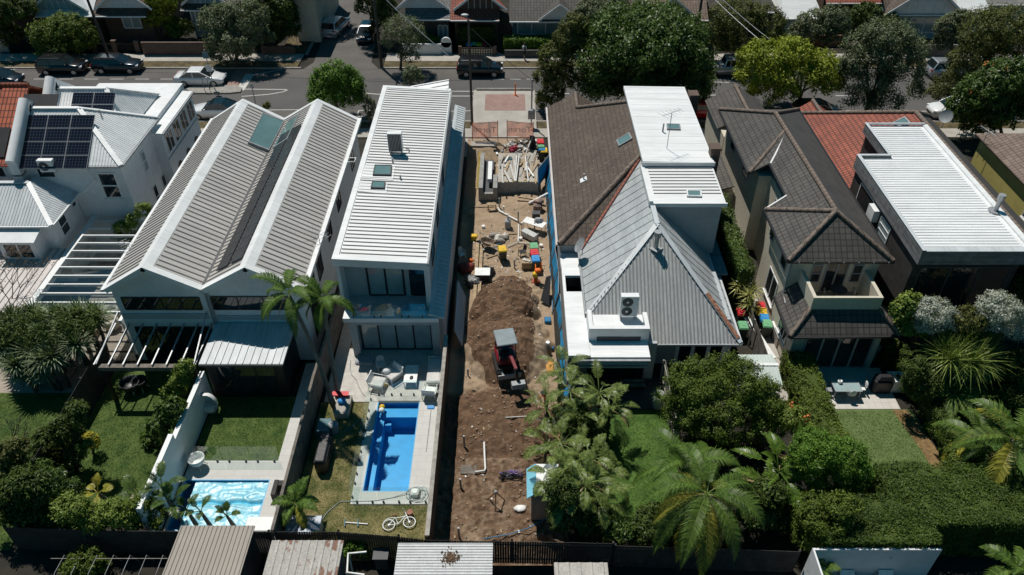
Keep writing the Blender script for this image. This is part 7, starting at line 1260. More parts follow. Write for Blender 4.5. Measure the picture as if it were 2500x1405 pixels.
for i, (px, py, a) in enumerate(((1205, 578, .3), (1216, 582, 1.2), (1228, 583, -.4), (1233, 580, .8), (1223, 592, .2), (1213, 590, 1.0))): b = MB(); b.ball((0, 0, .14), .38, .24, .16, 10, 6, jit=.6); o = b.build('sack', M['bag' if i % 2 else 'caprail']); o.location = Lp(px, py); o.rotation_euler = (0, .1 * i, a); tag(o, 'crumpled ' + ('white' if i % 2 else 'greyish') + ' sack in the heap behind the wheelbarrow', 'sack', 'sacks behind the wheelbarrow, ' + ('white' if i % 2 else 'grey'))
t = thing('folding_table', 'white folding table with clutter on it beside the blue fence', 'table', (0, 0, 0)); b = MB(); b.box(-.85, -.38, .7, .85, .38, .74); b.build('tabletop', M['white2'], t)
for x in (-.75, .75):
    for y in (-.3, .3): b = MB(); b.tube([(x, y, 0), (x, y, .7)], .02, 6); b.build('leg', M['greymetal'], t)
p = at(1305, 544, .7); place(t, p, -.5); b = MB(); b.ball((0, 0, .12), .35, .25, .16, 10, 6, jit=.5); b.box(-.2, -.1, .1, .2, .1, .3); o = b.build('tool_bag', M['greymetal']); o.location = pt(p, .3, .1, .74); tag(o, 'grey tool bag lying on the white folding table', 'bag')
b = MB(); b.bevbox((0, 0, .3), (.6, .5, .6), .04); b.box(-.3, -.25, .6, .3, .25, .63); o = b.build('black_crate', M['darkgrey']); o.location = at(1309, 520, .6); tag(o, 'black plastic crate beside the folding table', 'crate')
b = MB(); b.bevbox((0, 0, .25), (.7, .6, .5), .12); b.ball((.1, .2, .55), .35, .3, .2, jit=.6); o = b.build('brown_sack', mat('maroon_sack', (.16, .07, .06), .9, .4, 5, col2=(.4, .3, .25))); o.location = at(1313, 497, .5); tag(o, 'maroon and white sack of waste below the concrete wall', 'sack')
b = MB(); b.tube([(0, 0, .1), (1.5, .8, .5)], .11, 10); o = b.build('pipe_offcut', M['pvc']); o.location = Lp(1291, 500); tag(o, 'thick white pipe offcut leaning below the concrete wall', 'pipe')
for i, (px, py, a, L_) in enumerate(((1290, 486, -.3, 1.6), (1285, 492, -.15, 1.4), (1176, 507, .05, 2.0), (1250, 573, .1, 1.0), (1208, 626, .5, 1.3))): b = MB(); b.obox((0, 0, .06), (L_, .14 if i < 2 else .07, .06), a); o = b.build('plank', M['timber']); o.location = Lp(px, py); tag(o, 'timber plank lying on the sand, ' + ('upper, below the concrete wall', 'lower, below the concrete wall', 'beside the sawhorse', 'in the middle of the sand', 'beside the yellow-lidded bin')[i], 'plank')
t = thing('sawhorse', 'small timber sawhorse at the foot of the basement wall', 'sawhorse', (0, 0, 0)); b = MB(); b.box(-.35, -.15, .5, .35, .15, .56); b.build('top', M['timber'], t)
for x in (-.28, .28):
    for y in (-.2, .2): b = MB(); b.bar((x, y * .5, .5), (x * 1.1, y, 0), .06); b.build('leg', M['timber'], t)
place(t, at(1201, 500, .5))
for i, (x0_, dx) in enumerate(((-2.45, 0), (-2.12, .02))): b = MB(); b.obox((0, 0, .12), (.22, 6.3 if i else 9.0, .2)); o = b.build('long_plank', M['timber']); p = Lp(1165 + 5 * i, 625); o.location = (P(1164 + 10 * i, 640, -.6).x, 42.2 + .5 * i, -.66); tag(o, ('left' if i == 0 else 'right') + ' of the two long timber beams at the edge of the fence shadow', 'beam')
b = MB(); b.bevbox((0, 0, .25), (.48, .4, .5), .05); o = b.build('yellow_box', M['yellow']); o.location = at(1157, 570, .65); tag(o, 'yellow plastic box standing on the long timber beams', 'box')
def plastic_chair(label, loc, rz, m='white2', group=None):
    t = thing('plastic_chair', label, 'chair', (0, 0, 0), group=group); b = MB(); b.bevbox((0, 0, .43), (.44, .44, .04), .015); b.build('seat', M[m], t); b = MB(); vs = []
    for z in (.45, .85):
        for i in range(7): a = math.pi * (.15 + .7 * i / 6); vs += [(.25 * math.cos(a), .05 + .2 * math.sin(a) + (z - .45) * .2, z)]
    b.add(vs + [(x, y + .02, z) for x, y, z in vs], [(i, i + 1, 8 + i, 7 + i) for i in range(6)] + [(14 + i + 1, 14 + i, 21 + i, 21 + i + 1) for i in range(6)] + [(7 + i, 8 + i, 22 + i, 21 + i) for i in range(6)]); b.build('backrest', M[m], t)
    for x in (-.2, .2):
        for y in (-.2, .2): b = MB(); b.bar((x, y, .42), (x * 1.15, y * 1.15, 0), .04); b.build('leg', M[m], t)
        b = MB(); b.tube([(x * 1.2, .18, .66), (x * 1.25, -.15, .64), (x * 1.2, -.2, .42)], .022, 6); b.build('armrest', M[m], t)
    return place(t, loc, rz)
p = Lp(1127, 632); plastic_chair('white plastic chair in the deep shade left of the timber beams', p, .6); p = Lp(1275, 626); plastic_chair('black plastic chair facing the green-lidded bin', p, -1.2, 'black')
b = MB(); b.bevbox((0, 0, .3), (.95, .8, .6), .03); o = b.build('dark_bin_box', M['black']); p = at(1178, 662, .7); o.location = p; tag(o, 'black box under the white square panel', 'box'); b = MB(); b.box(-.52, -.42, 0, .52, .42, .05); o = b.build('white_board', M['white2']); o.location = pt(p, 0, 0, .605); tag(o, 'white square board lying on the black box at the top of the spoil heap', 'board')
b = MB(); b.ball((0, 0, .2), .5, .4, .28, 12, 7, jit=.8); o = b.build('black_sheet', mat('black_plastic_film', (.02, .02, .022), .2, .3, 6, bump=.05, bscale=9)); o.location = Lp(1192, 668); tag(o, 'crumpled black plastic film right of the white square board', 'plastic film')
b = MB(); b.ball((0, 0, .2), .6, .45, .3, 14, 8, jit=.8); o = b.build('clear_sheet', mat('grey_plastic_film', (.2, .2, .2), .18, .5, 7, bump=.06, bscale=9)); o.location = Lp(1157, 692); tag(o, 'crumpled shiny grey plastic film at the end of the timber beams', 'plastic film')
q = [Lp(1117, 648, 1.2), Lp(1117, 748, .25), Lp(1128, 755, .2), Lp(1123, 655, 1.1)]; b = MB(); q = [(-3.6, 40.0, .75), (-3.55, 35.2, .65), (-3.1, 35.0, -.5), (-3.2, 39.8, -.45)]; b.slab(q, .02); b.ribs(q, (0, 1, 0), .17, .07, .04); tag(b.build('corrugated_sheet', M['roofcool']), 'long corrugated metal sheet leaning against the left wall in the shade', 'metal sheet')
b = MB(); b.ball((0, 0, .3), .6, .5, .45, 10, 6, jit=.6); o = b.build('red_tarp', mat('dull_red_tarp', (.25, .05, .04), .7, .3, 4)); o.location = Lp(1137, 662); tag(o, 'dull red tarp bundled in the shade beside the timber beams', 'tarp'); b = MB(); b.ball((0, 0, .15), .22, .14, .14, 8, 5, jit=.8); o = b.build('orange_cloth', M['orange']); o.location = Lp(1150, 641, .15); tag(o, 'orange cloth on the long timber beam', 'cloth')
b = MB(); b.box(-.35, -.3, 0, .35, .3, .55); o = b.build('cardboard_box', M['timber']); p = Lp(1286, 652); o.location = p; tag(o, 'open cardboard box of rubbish beside the blue-lidded bin', 'box'); b = MB()
for i in range(9): b.ball((rg.uniform(-.22, .22), rg.uniform(-.18, .18), .6), .1, .08, .06, 6, 4, jit=.5)
o = b.build('rubbish', M['white2']); o.location = p; tag(o, 'white rubbish heaped in the open cardboard box', 'rubbish')
t = thing('tamping_machine', 'orange and yellow tamping machine on a red foot beside the blue fence', 'machine', (0, 0, 0)); b = MB(); b.box(-.2, -.3, 0, .2, .35, .05); b.box(-.32, -.05, .03, .32, .08, .08); b.build('foot', mat('red_foot', (.35, .06, .03), .6), t); b = MB()
for i in range(6): b.cyl((0, 0, .06 + i * .08), .15, .05, 12, r2=.12)
b.build('bellows', mat('orange_bellows', (.6, .14, .01), .6), t); b = MB(); b.bevbox((-.08, 0, .72), (.3, .34, .34), .06); b.build('engine', M['yellow'], t); b = MB(); b.bevbox((.14, .1, .95), (.4, .34, .26), .06); b.tube([(.0, .1, 1.0), (.1, .6, 1.1), (.1, .75, 1.0)], .03); b.build('fuel_tank', M['orange'], t); place(t, Lp(1308, 690), .2)
b = MB(); b.bevbox((0, 0, .3), (.5, .42, .6), .08); b.tube([(-.18, 0, .6), (-.1, 0, .72), (.1, 0, .72), (.18, 0, .6)], .025); o = b.build('fuel_can', M['orange']); o.location = at(1315, 642, .6); tag(o, 'orange fuel can on the shaded ground above the tamping machine', 'can')
b = MB(); b.slab([(1.9, 39.4, -.5), (2.45, 38.9, -.5), (2.6, 40.6, .7), (2.3, 40.7, .5)], .03); tag(b.build('shadow_sheet', M['black']), 'black sheet standing in for the shadow against the blue fence behind the orange can', 'sheet')  # black sheet added where only a dark shadow lies by the fence
run('thin dark cable curling over the sand above the fence foot', [(1292, 700), (1290, 712), (1295, 724), (1305, 733), (1315, 738)], .015, 'black', .03); run('grey power tool cord on the sand below the tamping machine', [(1318, 700), (1328, 706), (1335, 700)], .05, 'black', .08)
b = MB(); b.slab([(2.05, 33.9, -.55), (2.5, 33.8, -.5), (2.5, 32.6, -.45), (2.1, 32.6, -.55)], .04); tag(b.build('orange_board', mat('orange_plywood', (.5, .24, .05), .8)), 'orange plywood board lying against the blue fence foot', 'board')
# lower end of the lot
b = MB(); b.box(-.42, -.28, 0, .42, .28, .14); o = b.build('concrete_lid', M['oldtimber']); o.location = Lp(1144, 1150); tag(o, 'square brown cover slab at the end of the L-shaped pipe', 'slab')
t = thing('pipe_tripod', 'rusty tripod of pipes standing in the damp soil', 'stand', (0, 0, 0)); b = MB(); b.ball((0, 0, 1.05), .1); b.build('joint', M['greymetal'], t)
for x, y in ((-.05, -.5), (.5, .2), (-.45, .3)): b = MB(); b.tube([(0, 0, 1.05), (x, y, 0)], .03, 6); b.build('leg', M['rust'], t)
place(t, Lp(1211, 1232))
b = MB()
for i in range(26): b.tube([(rg.uniform(-.7, .7), rg.uniform(-.3, .3), rg.uniform(.03, .25)) for _ in range(3)], rg.uniform(.015, .03), 5, 0 if i % 3 else 1)
o = b.build('cable_bundle', [M['black'], M['purple']]); o.location = Lp(1250, 1163); tag(o, 'tangled bundle of black hoses tied with purple cord beside the cabin', 'bundle')
t = thing('site_cabin', 'small white cabin with a light blue roof edge at the lower right of the lot', 'cabin', (1.4, 23.6, -.7)); c0 = P(1283, 1110, 1.5); x0 = c0.x; b = MB(); b.box(.95, 22.6, -.75, 2.25, 24.1, 1.5); b.build('wall', M['caprail'], t); b = MB(); b.slab([(1.15, 22.5, 1.75), (2.3, 22.5, 1.75), (2.3, 24.2, 1.75), (1.15, 24.2, 1.75)], .1); b.build('roof', M['white'], t); b = MB(); b.slab([(.72, 22.45, 1.35), (1.16, 22.45, 1.78), (1.16, 24.2, 1.78), (.72, 24.2, 1.35)], .06); b.build('blue_flap', mat('light_blue_panel', (.22, .55, .68), .5, .1, 3), t); b = MB(); b.box(1.2, 22.56, -.6, 1.9, 22.598, 1.2); b.build('door', M['concrete'], t)
b = MB(); b.ball((0, 0, .08), .3, .22, .1, 9, 5, jit=.6); o = b.build('white_bag', M['white2']); o.location = Lp(1271, 1245); tag(o, 'small white plastic bag below the cabin', 'bag'); b = MB(); b.ball((0, 0, .12), .4, .2, .14, 9, 5, jit=.6); o = b.build('cement_bag', mat('printed_bag', (.5, .45, .6), .7, .3, 6)); o.location = Lp(1326, 1100, .1); tag(o, 'white and purple cement bag behind the cabin', 'bag')
b = MB(); b.tube([Lp(1180, 1316, .05), Lp(1240, 1306, .12), Lp(1290, 1290, .3), Lp(1345, 1260, .8)], .025, 6); tag(b.build('blue_hose', M['fenceblue']), 'pale blue hose stretched across the bottom of the lot', 'hose')
b = MB(); b.tube([Lp(1234, 1020, .06), Lp(1298, 1016, .06)], .03, 6); tag(b.build('white_stick', M['pvc']), 'thin white conduit on the soil beside the bird-of-paradise plants', 'pipe')
# ------------------------------------------------------------------ pool patio behind the flat-roofed house
def frame_seat(label, w, d, loc, rz, cush=True, group=None, name='armchair', cat='armchair'):
    t = thing(name, label, cat, (0, 0, 0), group=group)
    for s in (-1, 1): b = MB(); x = s * w / 2; b.tube([(x, -d / 2, .02), (x, -d / 2, .58), (x, d / 2, .62), (x, d / 2, .02), (x, -d / 2, .02)], .022, 6); b.build('side_frame', M['white2'], t)
    b = MB(); b.box(-w / 2, -d / 2 + .03, .3, w / 2, d / 2 - .03, .34); b.build('seat', M['white2'], t); b = MB(); b.hexa([(-w / 2, d / 2 - .12, .34), (w / 2, d / 2 - .12, .34), (w / 2, d / 2 - .07, .34), (-w / 2, d / 2 - .07, .34), (-w / 2, d / 2 + .06, .86), (w / 2, d / 2 + .06, .86), (w / 2, d / 2 + .1, .86), (-w / 2, d / 2 + .1, .86)]); b.build('backrest', M['white2'], t)
    if cush: b = MB(); b.bevbox((0, -.04, .42), (w - .06, d - .1, .15), .05); b.build('cushion', M['cushion'], t); 
    return place(t, loc, rz)
M['cushion'] = mat('pale_cushion', (.58, .57, .55), .9, .06, 5, bump=.01, bscale=60); M['cushgrey'] = mat('grey_cushion', (.33, .35, .38), .9, .08, 5)
frame_seat('white armchair turned to the right, nearest the pool', .85, .85, P(924, 945, .03), 1.35); frame_seat('white armchair with grey cushion facing the low table', .85, .85, P(960, 925, .03), -.75); frame_seat('white sofa along the timber fence', 2.0, .85, P(1062, 918, .03), -1.57, name='sofa', cat='sofa'); frame_seat('empty white chair frame beside the timber fence', .75, .75, P(1050, 965, .03), 3.0, cush=False)
t = thing('low_table', 'low white table in the middle of the patio', 'table', (0, 0, 0)); b = MB(); b.box(-.38, -.7, .38, .38, .7, .42); b.build('tabletop', M['white2'], t)
for x in (-.35, .35):
    for y in (-.66, .66): b = MB(); b.box(x - .02, y - .02, 0, x + .02, y + .02, .38); b.build('leg', M['white2'], t)
pT = P(1005, 925, .03); place(t, (pT.x, pT.y, .03)); b = MB(); b.ball((0, 0, .03), .1, .14, .04, 8, 5, jit=.5); o = b.build('sunglasses', M['black']); o.location = (pT.x + .05, pT.y - .35, .45); tag(o, 'small dark object on the low white table', 'object')
plastic_chair('white tub chair behind the two armchairs', P(932, 903, .03), .3, 'cushion'); b = MB(); b.ball((0, 0, .0), .26, .26, .2, 12, 8); o = b.build('round_pillow', M['white2']); p = P(944, 905, .6); o.location = p; o.location.z = .6; tag(o, 'round white pillow between the armchairs', 'pillow')
b = MB(); b.bevbox((0, 0, .1), (1.1, .75, .18), .07, -.1); o = b.build('floor_cushion', M['cushgrey']); o.location = P(892, 882, .03); tag(o, 'large grey floor cushion against the glass doors', 'cushion')
for i, (px, py, c_) in enumerate(((927, 995, 'yellow'), (926, 1003, 'white2'))): b = MB(); b.ball((0, 0, .02), .17, n=14, m=9); o = b.build('beach_ball', M[c_]); p = P(px, py, -.05); o.location = p; o.location.x = max(p.x, -7.35); tag(o, ('yellow' if i == 0 else 'white') + ' beach ball floating at the pool corner', 'ball')
t = thing('pool_skimmer', 'long-handled blue pool net lying on the paving right of the pool', 'pool net', P(1050, 1045, .05)); b = MB(); b.tube([P(1052, 1000, .07), P(1040, 1102, .07)], .02, 6); b.build('pole', M['steel'], t); b = MB(); p = P(1052, 994, .06); b.bevbox(p, (.42, .3, .05), .04); b.build('net', M['blue'], t)
t = thing('pool_cleaner', 'white pool cleaning robot on the paving at the pool corner', 'pool cleaner', P(1013, 1207, .03)); p = P(1013, 1203, .2); b = MB(); b.bevbox(p, (.42, .42, .3), .08); b.build('body', M['white2'], t)
for s in (-1, 1): b = MB(); b.tube([p + Vector((s * .2, -.2, -.1)), p + Vector((s * .2, .2, -.1))], .07, 8); b.build('track', M['greymetal'], t)
b = MB(); c = P(1010, 1208, .05); b.tube([c + Vector((.45 * math.cos(a) + .02 * a, .4 * math.sin(a), .012 * a)) for a in [j * .35 for j in range(40)]] + [P(960, 1215, .05), P(915, 1223, .05), P(880, 1224, .05), P(830, 1225, .05), P(800, 1250, .05), P(782, 1275, .05), P(792, 1290, .05)], .018, 5); b.build('cable', mat('grey_cable', (.3, .36, .4), .5), t)
b = MB(); b.tube([P(x, y, .06) for x, y in ((856, 880), (854, 900), (858, 915), (870, 928), (876, 945), (884, 960), (892, 968))], .02, 5); tag(b.build('garden_hose', mat('grey_hose', (.3, .32, .33), .5)), 'thin grey hose winding over the stone patio', 'hose'); b = MB(); b.tube([P(x, y, .06) for x, y in ((838, 1056), (855, 1048), (872, 1030), (885, 1022), (890, 1040), (880, 1052))], .03, 6); tag(b.build('garden_hose', M['teal']), 'blue-green hose on the dry lawn beside the glass fence', 'hose')
# bicycle lying on the grass
t = thing('bicycle', 'white child bicycle with a wicker basket lying on the dry grass', 'bicycle', (0, 0, 0)); M['bikewhite'] = mat('bicycle_white', (.72, .76, .74), .4, .04, 4)
def ring(c, R_, r_, m, name, k=20): b = MB(); b.tube([(c[0] + R_ * math.cos(a), c[1] + R_ * math.sin(a), c[2]) for a in [2 * math.pi * j / k for j in range(k + 1)]], r_, 6, cap=False); return b.build(name, M[m], t)
for c in ((-.5, 0, .1), (.5, 0, .12)):
    w_ = ring(c, .29, .028, 'white2', 'wheel'); b = MB()
    for j in range(10): a = j * math.pi / 5; b.tube([c, (c[0] + .27 * math.cos(a), c[1] + .27 * math.sin(a), c[2])], .006, 4)
    b.cyl((c[0], c[1], c[2] - .03), .04, .06, 8); b.build('spokes', M['steel'], w_)
b = MB(); b.tube([(-.5, 0, .1), (-.05, -.02, .12), (.38, .42, .14)], .025); b.tube([(-.5, 0, .1), (-.18, .36, .14), (-.05, -.02, .12)], .022); b.tube([(-.18, .3, .14), (.36, .36, .14)], .022); b.tube([(.5, 0, .12), (.34, .52, .15)], .025); b.tube([(-.75, .2, .12), (-.55, .36, .13), (-.2, .36, .14)], .018); b.build('frame', M['bikewhite'], t)
b = MB(); b.ball((-.2, .47, .15), .13, .05, .07); b.build('saddle', mat('tan_leather', (.25, .11, .06), .6), t); b = MB(); b.tube([(.34, .52, .15), (.3, .62, .15), (.22, .66, .4)], .018); b.tube([(.3, .62, .15), (.25, .66, -.0)], .018); b.build('handlebar', M['bikewhite'], t); b = MB(); b.cyl((.55, .5, .03), .14, .22, 10, r2=.16); b.build('basket', mat('wicker', (.3, .14, .1), .9, .4, 12), t); place(t, P(975, 1282, .02), .15)
t = thing('scooter', 'small blue and white toy scooter lying on the dry grass', 'scooter', P(868, 1278, .03)); b = MB(); b.tube([P(842, 1276, .06), P(898, 1280, .06)], .035, 6); b.build('stem', M['white2'], t)
for px in (842, 874): b = MB(); b.tube([P(px, 1268, .08), P(px, 1286, .08)], .035, 6); b.build('grip', M['teal'], t)
b = MB(); b.bevbox((0, 0, .4), (1.55, .95, .75), .04); b.hexa([(-.82, -.52, .776), (.82, -.52, .776), (.82, .52, .776), (-.82, .52, .776), (-.8, -.5, .84), (.8, -.5, .84), (.8, .5, .9), (-.8, .5, .9)]); o = b.build('storage_box', mat('blue_grey_plastic', (.28, .33, .42), .45, .06, 3)); p = P(742, 1280, .8); o.location = (p.x, p.y - .1, 0); tag(o, 'blue-grey storage box in the corner at the rear fence', 'box')
b = MB(); b.bevbox((0, 0, .5), (.65, 2.0, 1.0), .16); b.bevbox((.0, 0, .98), (.5, 1.9, .12), .05); o = b.build('covered_grill', mat('black_cover', (.03, .03, .033), .5, .2, 5, bump=.03, bscale=6)); p = P(790, 1095, .9); o.location = (p.x - .05, p.y, 0); tag(o, 'long barbecue under a black cover beside the timber fence', 'barbecue')
b = MB(); b.box(-.4, -.7, 0, .4, .7, .42); b.box(-.34, -.64, .42, .34, .64, .44); o = b.build('planter', M['concrete']); p = P(838, 985, .4); o.location = (p.x, p.y - .1, 0); tag(o, 'concrete planter box at the foot of the slender palms', 'planter'); b = MB(); b.hexa([(-.6, -.18, 0), (.6, -.18, 0), (.55, .2, 0), (-.55, .2, 0), (-.75, -.25, .22), (.75, -.25, .22), (.7, .25, .22), (-.7, .25, .22)]); o = b.build('red_toy', M['red']); o.scale = (.65,) * 3; o.location = P(832, 965, .5); tag(o, 'red plastic toy boat on the planter box', 'toy'); b = MB(); b.ball((0, 0, .1), .25, .2, .15, 8, 5, jit=.5); o = b.build('blue_toy', M['blue']); o.location = P(835, 983, .45); tag(o, 'light blue toy on the planter box', 'toy')
b = MB(); b.box(-.35, -.45, 0, .35, .45, .5); o = b.build('teal_crate', M['teal']); o.location = P(792, 1045, .25); o.location.z = 0; tag(o, 'teal crate in the fence shade above the covered barbecue', 'crate'); b = MB(); b.cyl((0, 0, 0), .26, .55, 16); b.cyl((0, 0, .55), .28, .05, 16); o = b.build('grey_drum', M['greymetal']); o.location = P(815, 1045, .3); o.location.z = 0; tag(o, 'grey drum beside the teal crate', 'drum')
# ------------------------------------------------------------------ covered-pool garden and left lawn
def tub(label, loc, m, rz=0, r=.5, hang=False, name='round_chair'):
    t = thing(name, label, 'chair', (0, 0, 0)); b = MB(); b.lathe([(.05, .3), (r * .7, .32), (r, .55), (r * 1.02, .75), (r * .96, .76), (r * .9, .56), (r * .6, .38), (.02, .37)], n=18); b.build('shell', M[m], t)
    for j in range(4): a = j * math.pi / 2 + .5; b = MB(); b.tube([(.2 * math.cos(a), .2 * math.sin(a), .32), (.42 * math.cos(a), .42 * math.sin(a), 0)], .018, 5); b.build('leg', M['white2'], t)
    return place(t, loc, rz)
tub('white round wire chair beside the covered pool', P(487, 1140, .03), 'white2', r=.42); tub('dark round garden chair under the steel pergola, left', P(325, 955, .03), 'black', r=.55); tub('dark round garden chair under the steel pergola, right', P(348, 950, .03), 'black', r=.42)
t = thing('egg_chair', 'white wicker egg chair leaning on the white garden wall', 'chair', P(515, 1005, 0)); p = P(517, 1010, .1); vs = []; b = MB(); k = 14
for i in range(8):
    for j in range(k): a = 2 * math.pi * j / k; f = math.pi * .55 * i / 7; vs.append(Vector((.5 * math.sin(f) * math.cos(a), .45 * math.cos(f), .75 * math.sin(f) * math.sin(a) + .8)) + p)
b.add(vs, [(i * k + j, i * k + (j + 1) % k, (i + 1) * k + (j + 1) % k, (i + 1) * k + j) for i in range(7) for j in range(k)], 0, True); b.build('shell', M['white'], t); b = MB(); b.bevbox(p + Vector((0, -.05, .55)), (.6, .45, .3), .1); b.build('cushion', M['cushion'], t)
b = MB(); p = P(632, 1278, .5); b.bevbox(p - Vector((0, 0, .28)), (1.3, .8, .5), .03); tag(b.build('white_cabinet', M['white']), 'white cabinet at the corner of the covered pool', 'cabinet'); b = MB(); p = P(672, 1192, .4); b.box(p.x - .1, p.y - .5, 0, p.x + .12, p.y + .4, .55); b.box(p.x + .12, p.y + .1, 0, p.x + .75, p.y + .4, .5); tag(b.build('dark_bench', M['darktimber']), 'dark L-shaped timber bench between the covered pool and the fence', 'bench')
b = MB(); b.box(-.5, -.3, .0, .5, .3, .45); o = b.build('wood_lounger', M['timber']); p = P(218, 805, .4); o.location = (p.x, p.y, 0); tag(o, 'timber slatted seat on the terrace beside the yuccas', 'seat')
for i, (px, py) in enumerate(((273, 765), (272, 790), (268, 748))): b = MB(); b.lathe([(.2, 0), (.42, .1), (.5, .5), (.45, .75), (.38, .76), (.4, .5), (.02, .45)], n=16); o = b.build('large_pot', M['beigewall']); p = P(px, py, .4); o.location = (p.x, p.y, 0); tag(o, 'large beige pot against the gabled house, ' + ('middle', 'nearest', 'farthest')[i], 'pot')
b = MB(); b.box(-.9, -.5, 0, .9, .5, .08); o = b.build('timber_platform', M['deckpale']); p = P(140, 915, .3); o.location = (p.x, p.y, .35); tag(o, 'pale low platform in dappled shade below the yuccas', 'platform')
# ------------------------------------------------------------------ dark deck, beige house patio, lane
b = MB(); b.lathe([(.3, 0), (.34, .5), (.38, .95), (.36, .96), (.3, .8), (.02, .8)], n=16); o = b.build('tall_pot', M['greymetal']); p = P(1606, 985, .3); o.location = (p.x, p.y, .06); tag(o, 'tall grey pot at the end of the dark deck', 'pot'); t = yucca('tuft of grass growing in the tall grey pot', (1605, 965), 1.05, 60, .55, 'frond', None, 'grass_tuft', .03, foot=.9)
t = thing('timber_bench', 'pale bench in the shade on the dark deck', 'bench', P(1545, 945, .06)); p = P(1545, 945, .06)
for dy in (-.35, .0): b = MB(); b.box(p.x - .65, p.y + dy, .42, p.x + .65, p.y + dy + .22, .48); b.build('seat_board', M['oldtimber'], t)
for x in (-.55, .55): b = MB(); b.box(p.x + x - .04, p.y - .3, .06, p.x + x + .04, p.y + .2, .42); b.build('leg', M['darktimber'], t)
t = thing('dining_table', 'glass-topped outdoor dining table on the cream tiles', 'table', P(2060, 950, .03)); p = P(2058, 962, .03); b = MB(); b.box(p.x - .75, p.y - .45, .7, p.x + .75, p.y + .45, .73); b.build('tabletop', mat('frosted_glass_top', (.3, .4, .4), .15, .06, 2, spec=.7), t); b = MB()
for x in (-.77, .75): b.box(p.x + x, p.y - .47, .69, p.x + x + .03, p.y + .47, .745)
b.box(p.x - .74, p.y - .49, .69, p.x + .75, p.y - .455, .745); b.box(p.x - .02, p.y - .45, .731, p.x + .02, p.y + .45, .738); b.build('frame', M['greymetal'], t)
for x in (-.7, .7):
    for y in (-.4, .4): b = MB(); b.box(p.x + x - .03, p.y + y - .03, 0, p.x + x + .03, p.y + y + .03, .69); b.build('leg', M['greymetal'], t)
def shell_chair(label, loc, rz, m):
    t = thing('shell_chair', label, 'chair', (0, 0, 0)); b = MB(); b.hexa([(-.22, -.22, .43), (.22, -.22, .43), (.2, .2, .41), (-.2, .2, .41), (-.24, -.22, .46), (.24, -.22, .46), (.22, .2, .44), (-.22, .2, .44)]); b.build('seat', M[m], t); b = MB(); b.ball((0, .25, .66), .21, .04, .24, 12, 8); b.build('backrest', M[m], t)
    for x in (-.18, .18):
        for y in (-.18, .18): b = MB(); b.tube([(x, y, .42), (x * 1.25, y * 1.25, 0)], .014, 5); b.build('leg', M['greymetal'], t)
    return place(t, loc, rz)
shell_chair('white shell chair at the right end of the glass table', (p.x + .95, p.y + .1, .03), -1.57, 'white2'); shell_chair('white shell chair pushed under the near side of the glass table', (p.x + .2, p.y - .35, .03), 3.14, 'white2'); shell_chair('grey sling chair at the left end of the glass table', (p.x - 1.0, p.y, .03), 1.5, 'greymetal')
b = MB(); b.lathe([(.02, 0), (.12, .0), (.13, .18), (.08, .18), (.05, .1)], n=14); o = b.build('white_bowl', M['white2']); o.location = (p.x - .32, p.y + .2, .735); tag(o, 'white ring-shaped bowl on the glass table', 'bowl')
b = MB(); b.bevbox((0, 0, .5), (1.15, .65, 1.0), .15); b.hexa([(-.5, -.28, 1.0), (.5, -.28, 1.0), (.5, .28, 1.0), (-.5, .28, 1.0), (-.3, -.15, 1.18), (.3, -.15, 1.18), (.3, .15, 1.18), (-.3, .15, 1.18)]); o = b.build('covered_grill', M['black']); q = P(2155, 935, .6); o.location = (q.x, q.y, .03); tag(o, 'barbecue under a black cover beside the white cabinet', 'barbecue'); b = MB(); b.box(-.42, -.38, 0, .42, .38, .88); b.box(-.46, -.42, .88, .46, .42, .93); b.box(-.12, -.4, .62, .25, -.381, .66); o = b.build('white_cabinet', M['white']); q = P(2185, 932, .5); o.location = (q.x, q.y - .05, .03); tag(o, 'white cabinet with a small plant on it at the hedge', 'cabinet'); yucca('little green plant on the white patio cabinet', (2190, 918), 1.15, 24, .2, 'frond', None, 'small_plant', .03, foot=.96)
t = thing('round_table', 'round table on the walled balcony', 'table', P(2047, 705, 3.52)); p = P(2047, 708, 4.2); b = MB(); b.cyl((p.x, p.y, 4.2), .5, .04, 20); b.build('tabletop', M['darkgrey'], t); b = MB(); b.cyl((p.x, p.y, 3.5), .05, .7, 8); b.cyl((p.x, p.y, 3.5), .25, .03, 12); b.build('pedestal', M['greymetal'], t); shell_chair('chair left of the round balcony table', (p.x - .6, p.y - .1, 3.5), 1.4, 'caprail'); shell_chair('chair right of the round balcony table', (p.x + .65, p.y - .1, 3.5), -1.4, 'caprail')
t = thing('lattice_carport', 'pale ribbed metal shelter roof between the round shrub and the hedge', 'shelter', (13.8, 30.3, 0)); q = [P(1803, 868, 2.2), P(1876, 866, 2.3), P(1919, 941, 2.2), P(1838, 941, 2.1)]; q = [(12.8, 29.2, 2.15), (14.75, 29.2, 2.15), (14.75, 30.5, 2.4), (12.8, 30.5, 2.4)]; q2 = [(12.8, 30.5, 2.4), (14.75, 30.5, 2.4), (14.75, 31.5, 2.2), (12.8, 31.5, 2.2)]; b = MB(); M['palegreen'] = mat('pale_green_metal', (.5, .56, .52), .5, .06, 1); b.slab(q, .06); b.slab(q2, .06); b.ribs(q, (0, 1, .19), .2, .06, .03); b.ribs(q2, (0, 1, -.2), .2, .06, .03); b.build('roof', M['palegreen'], t); b = MB(); b.bar((12.75, 30.5, 2.43), (14.8, 30.5, 2.43), .2, .03); b.build('ridge_cap', M['white2'], t)
b = MB(); b.box(12.95, 29.4, 0, 14.6, 31.4, 2.05); b.build('wall', M['palegreen'], t)
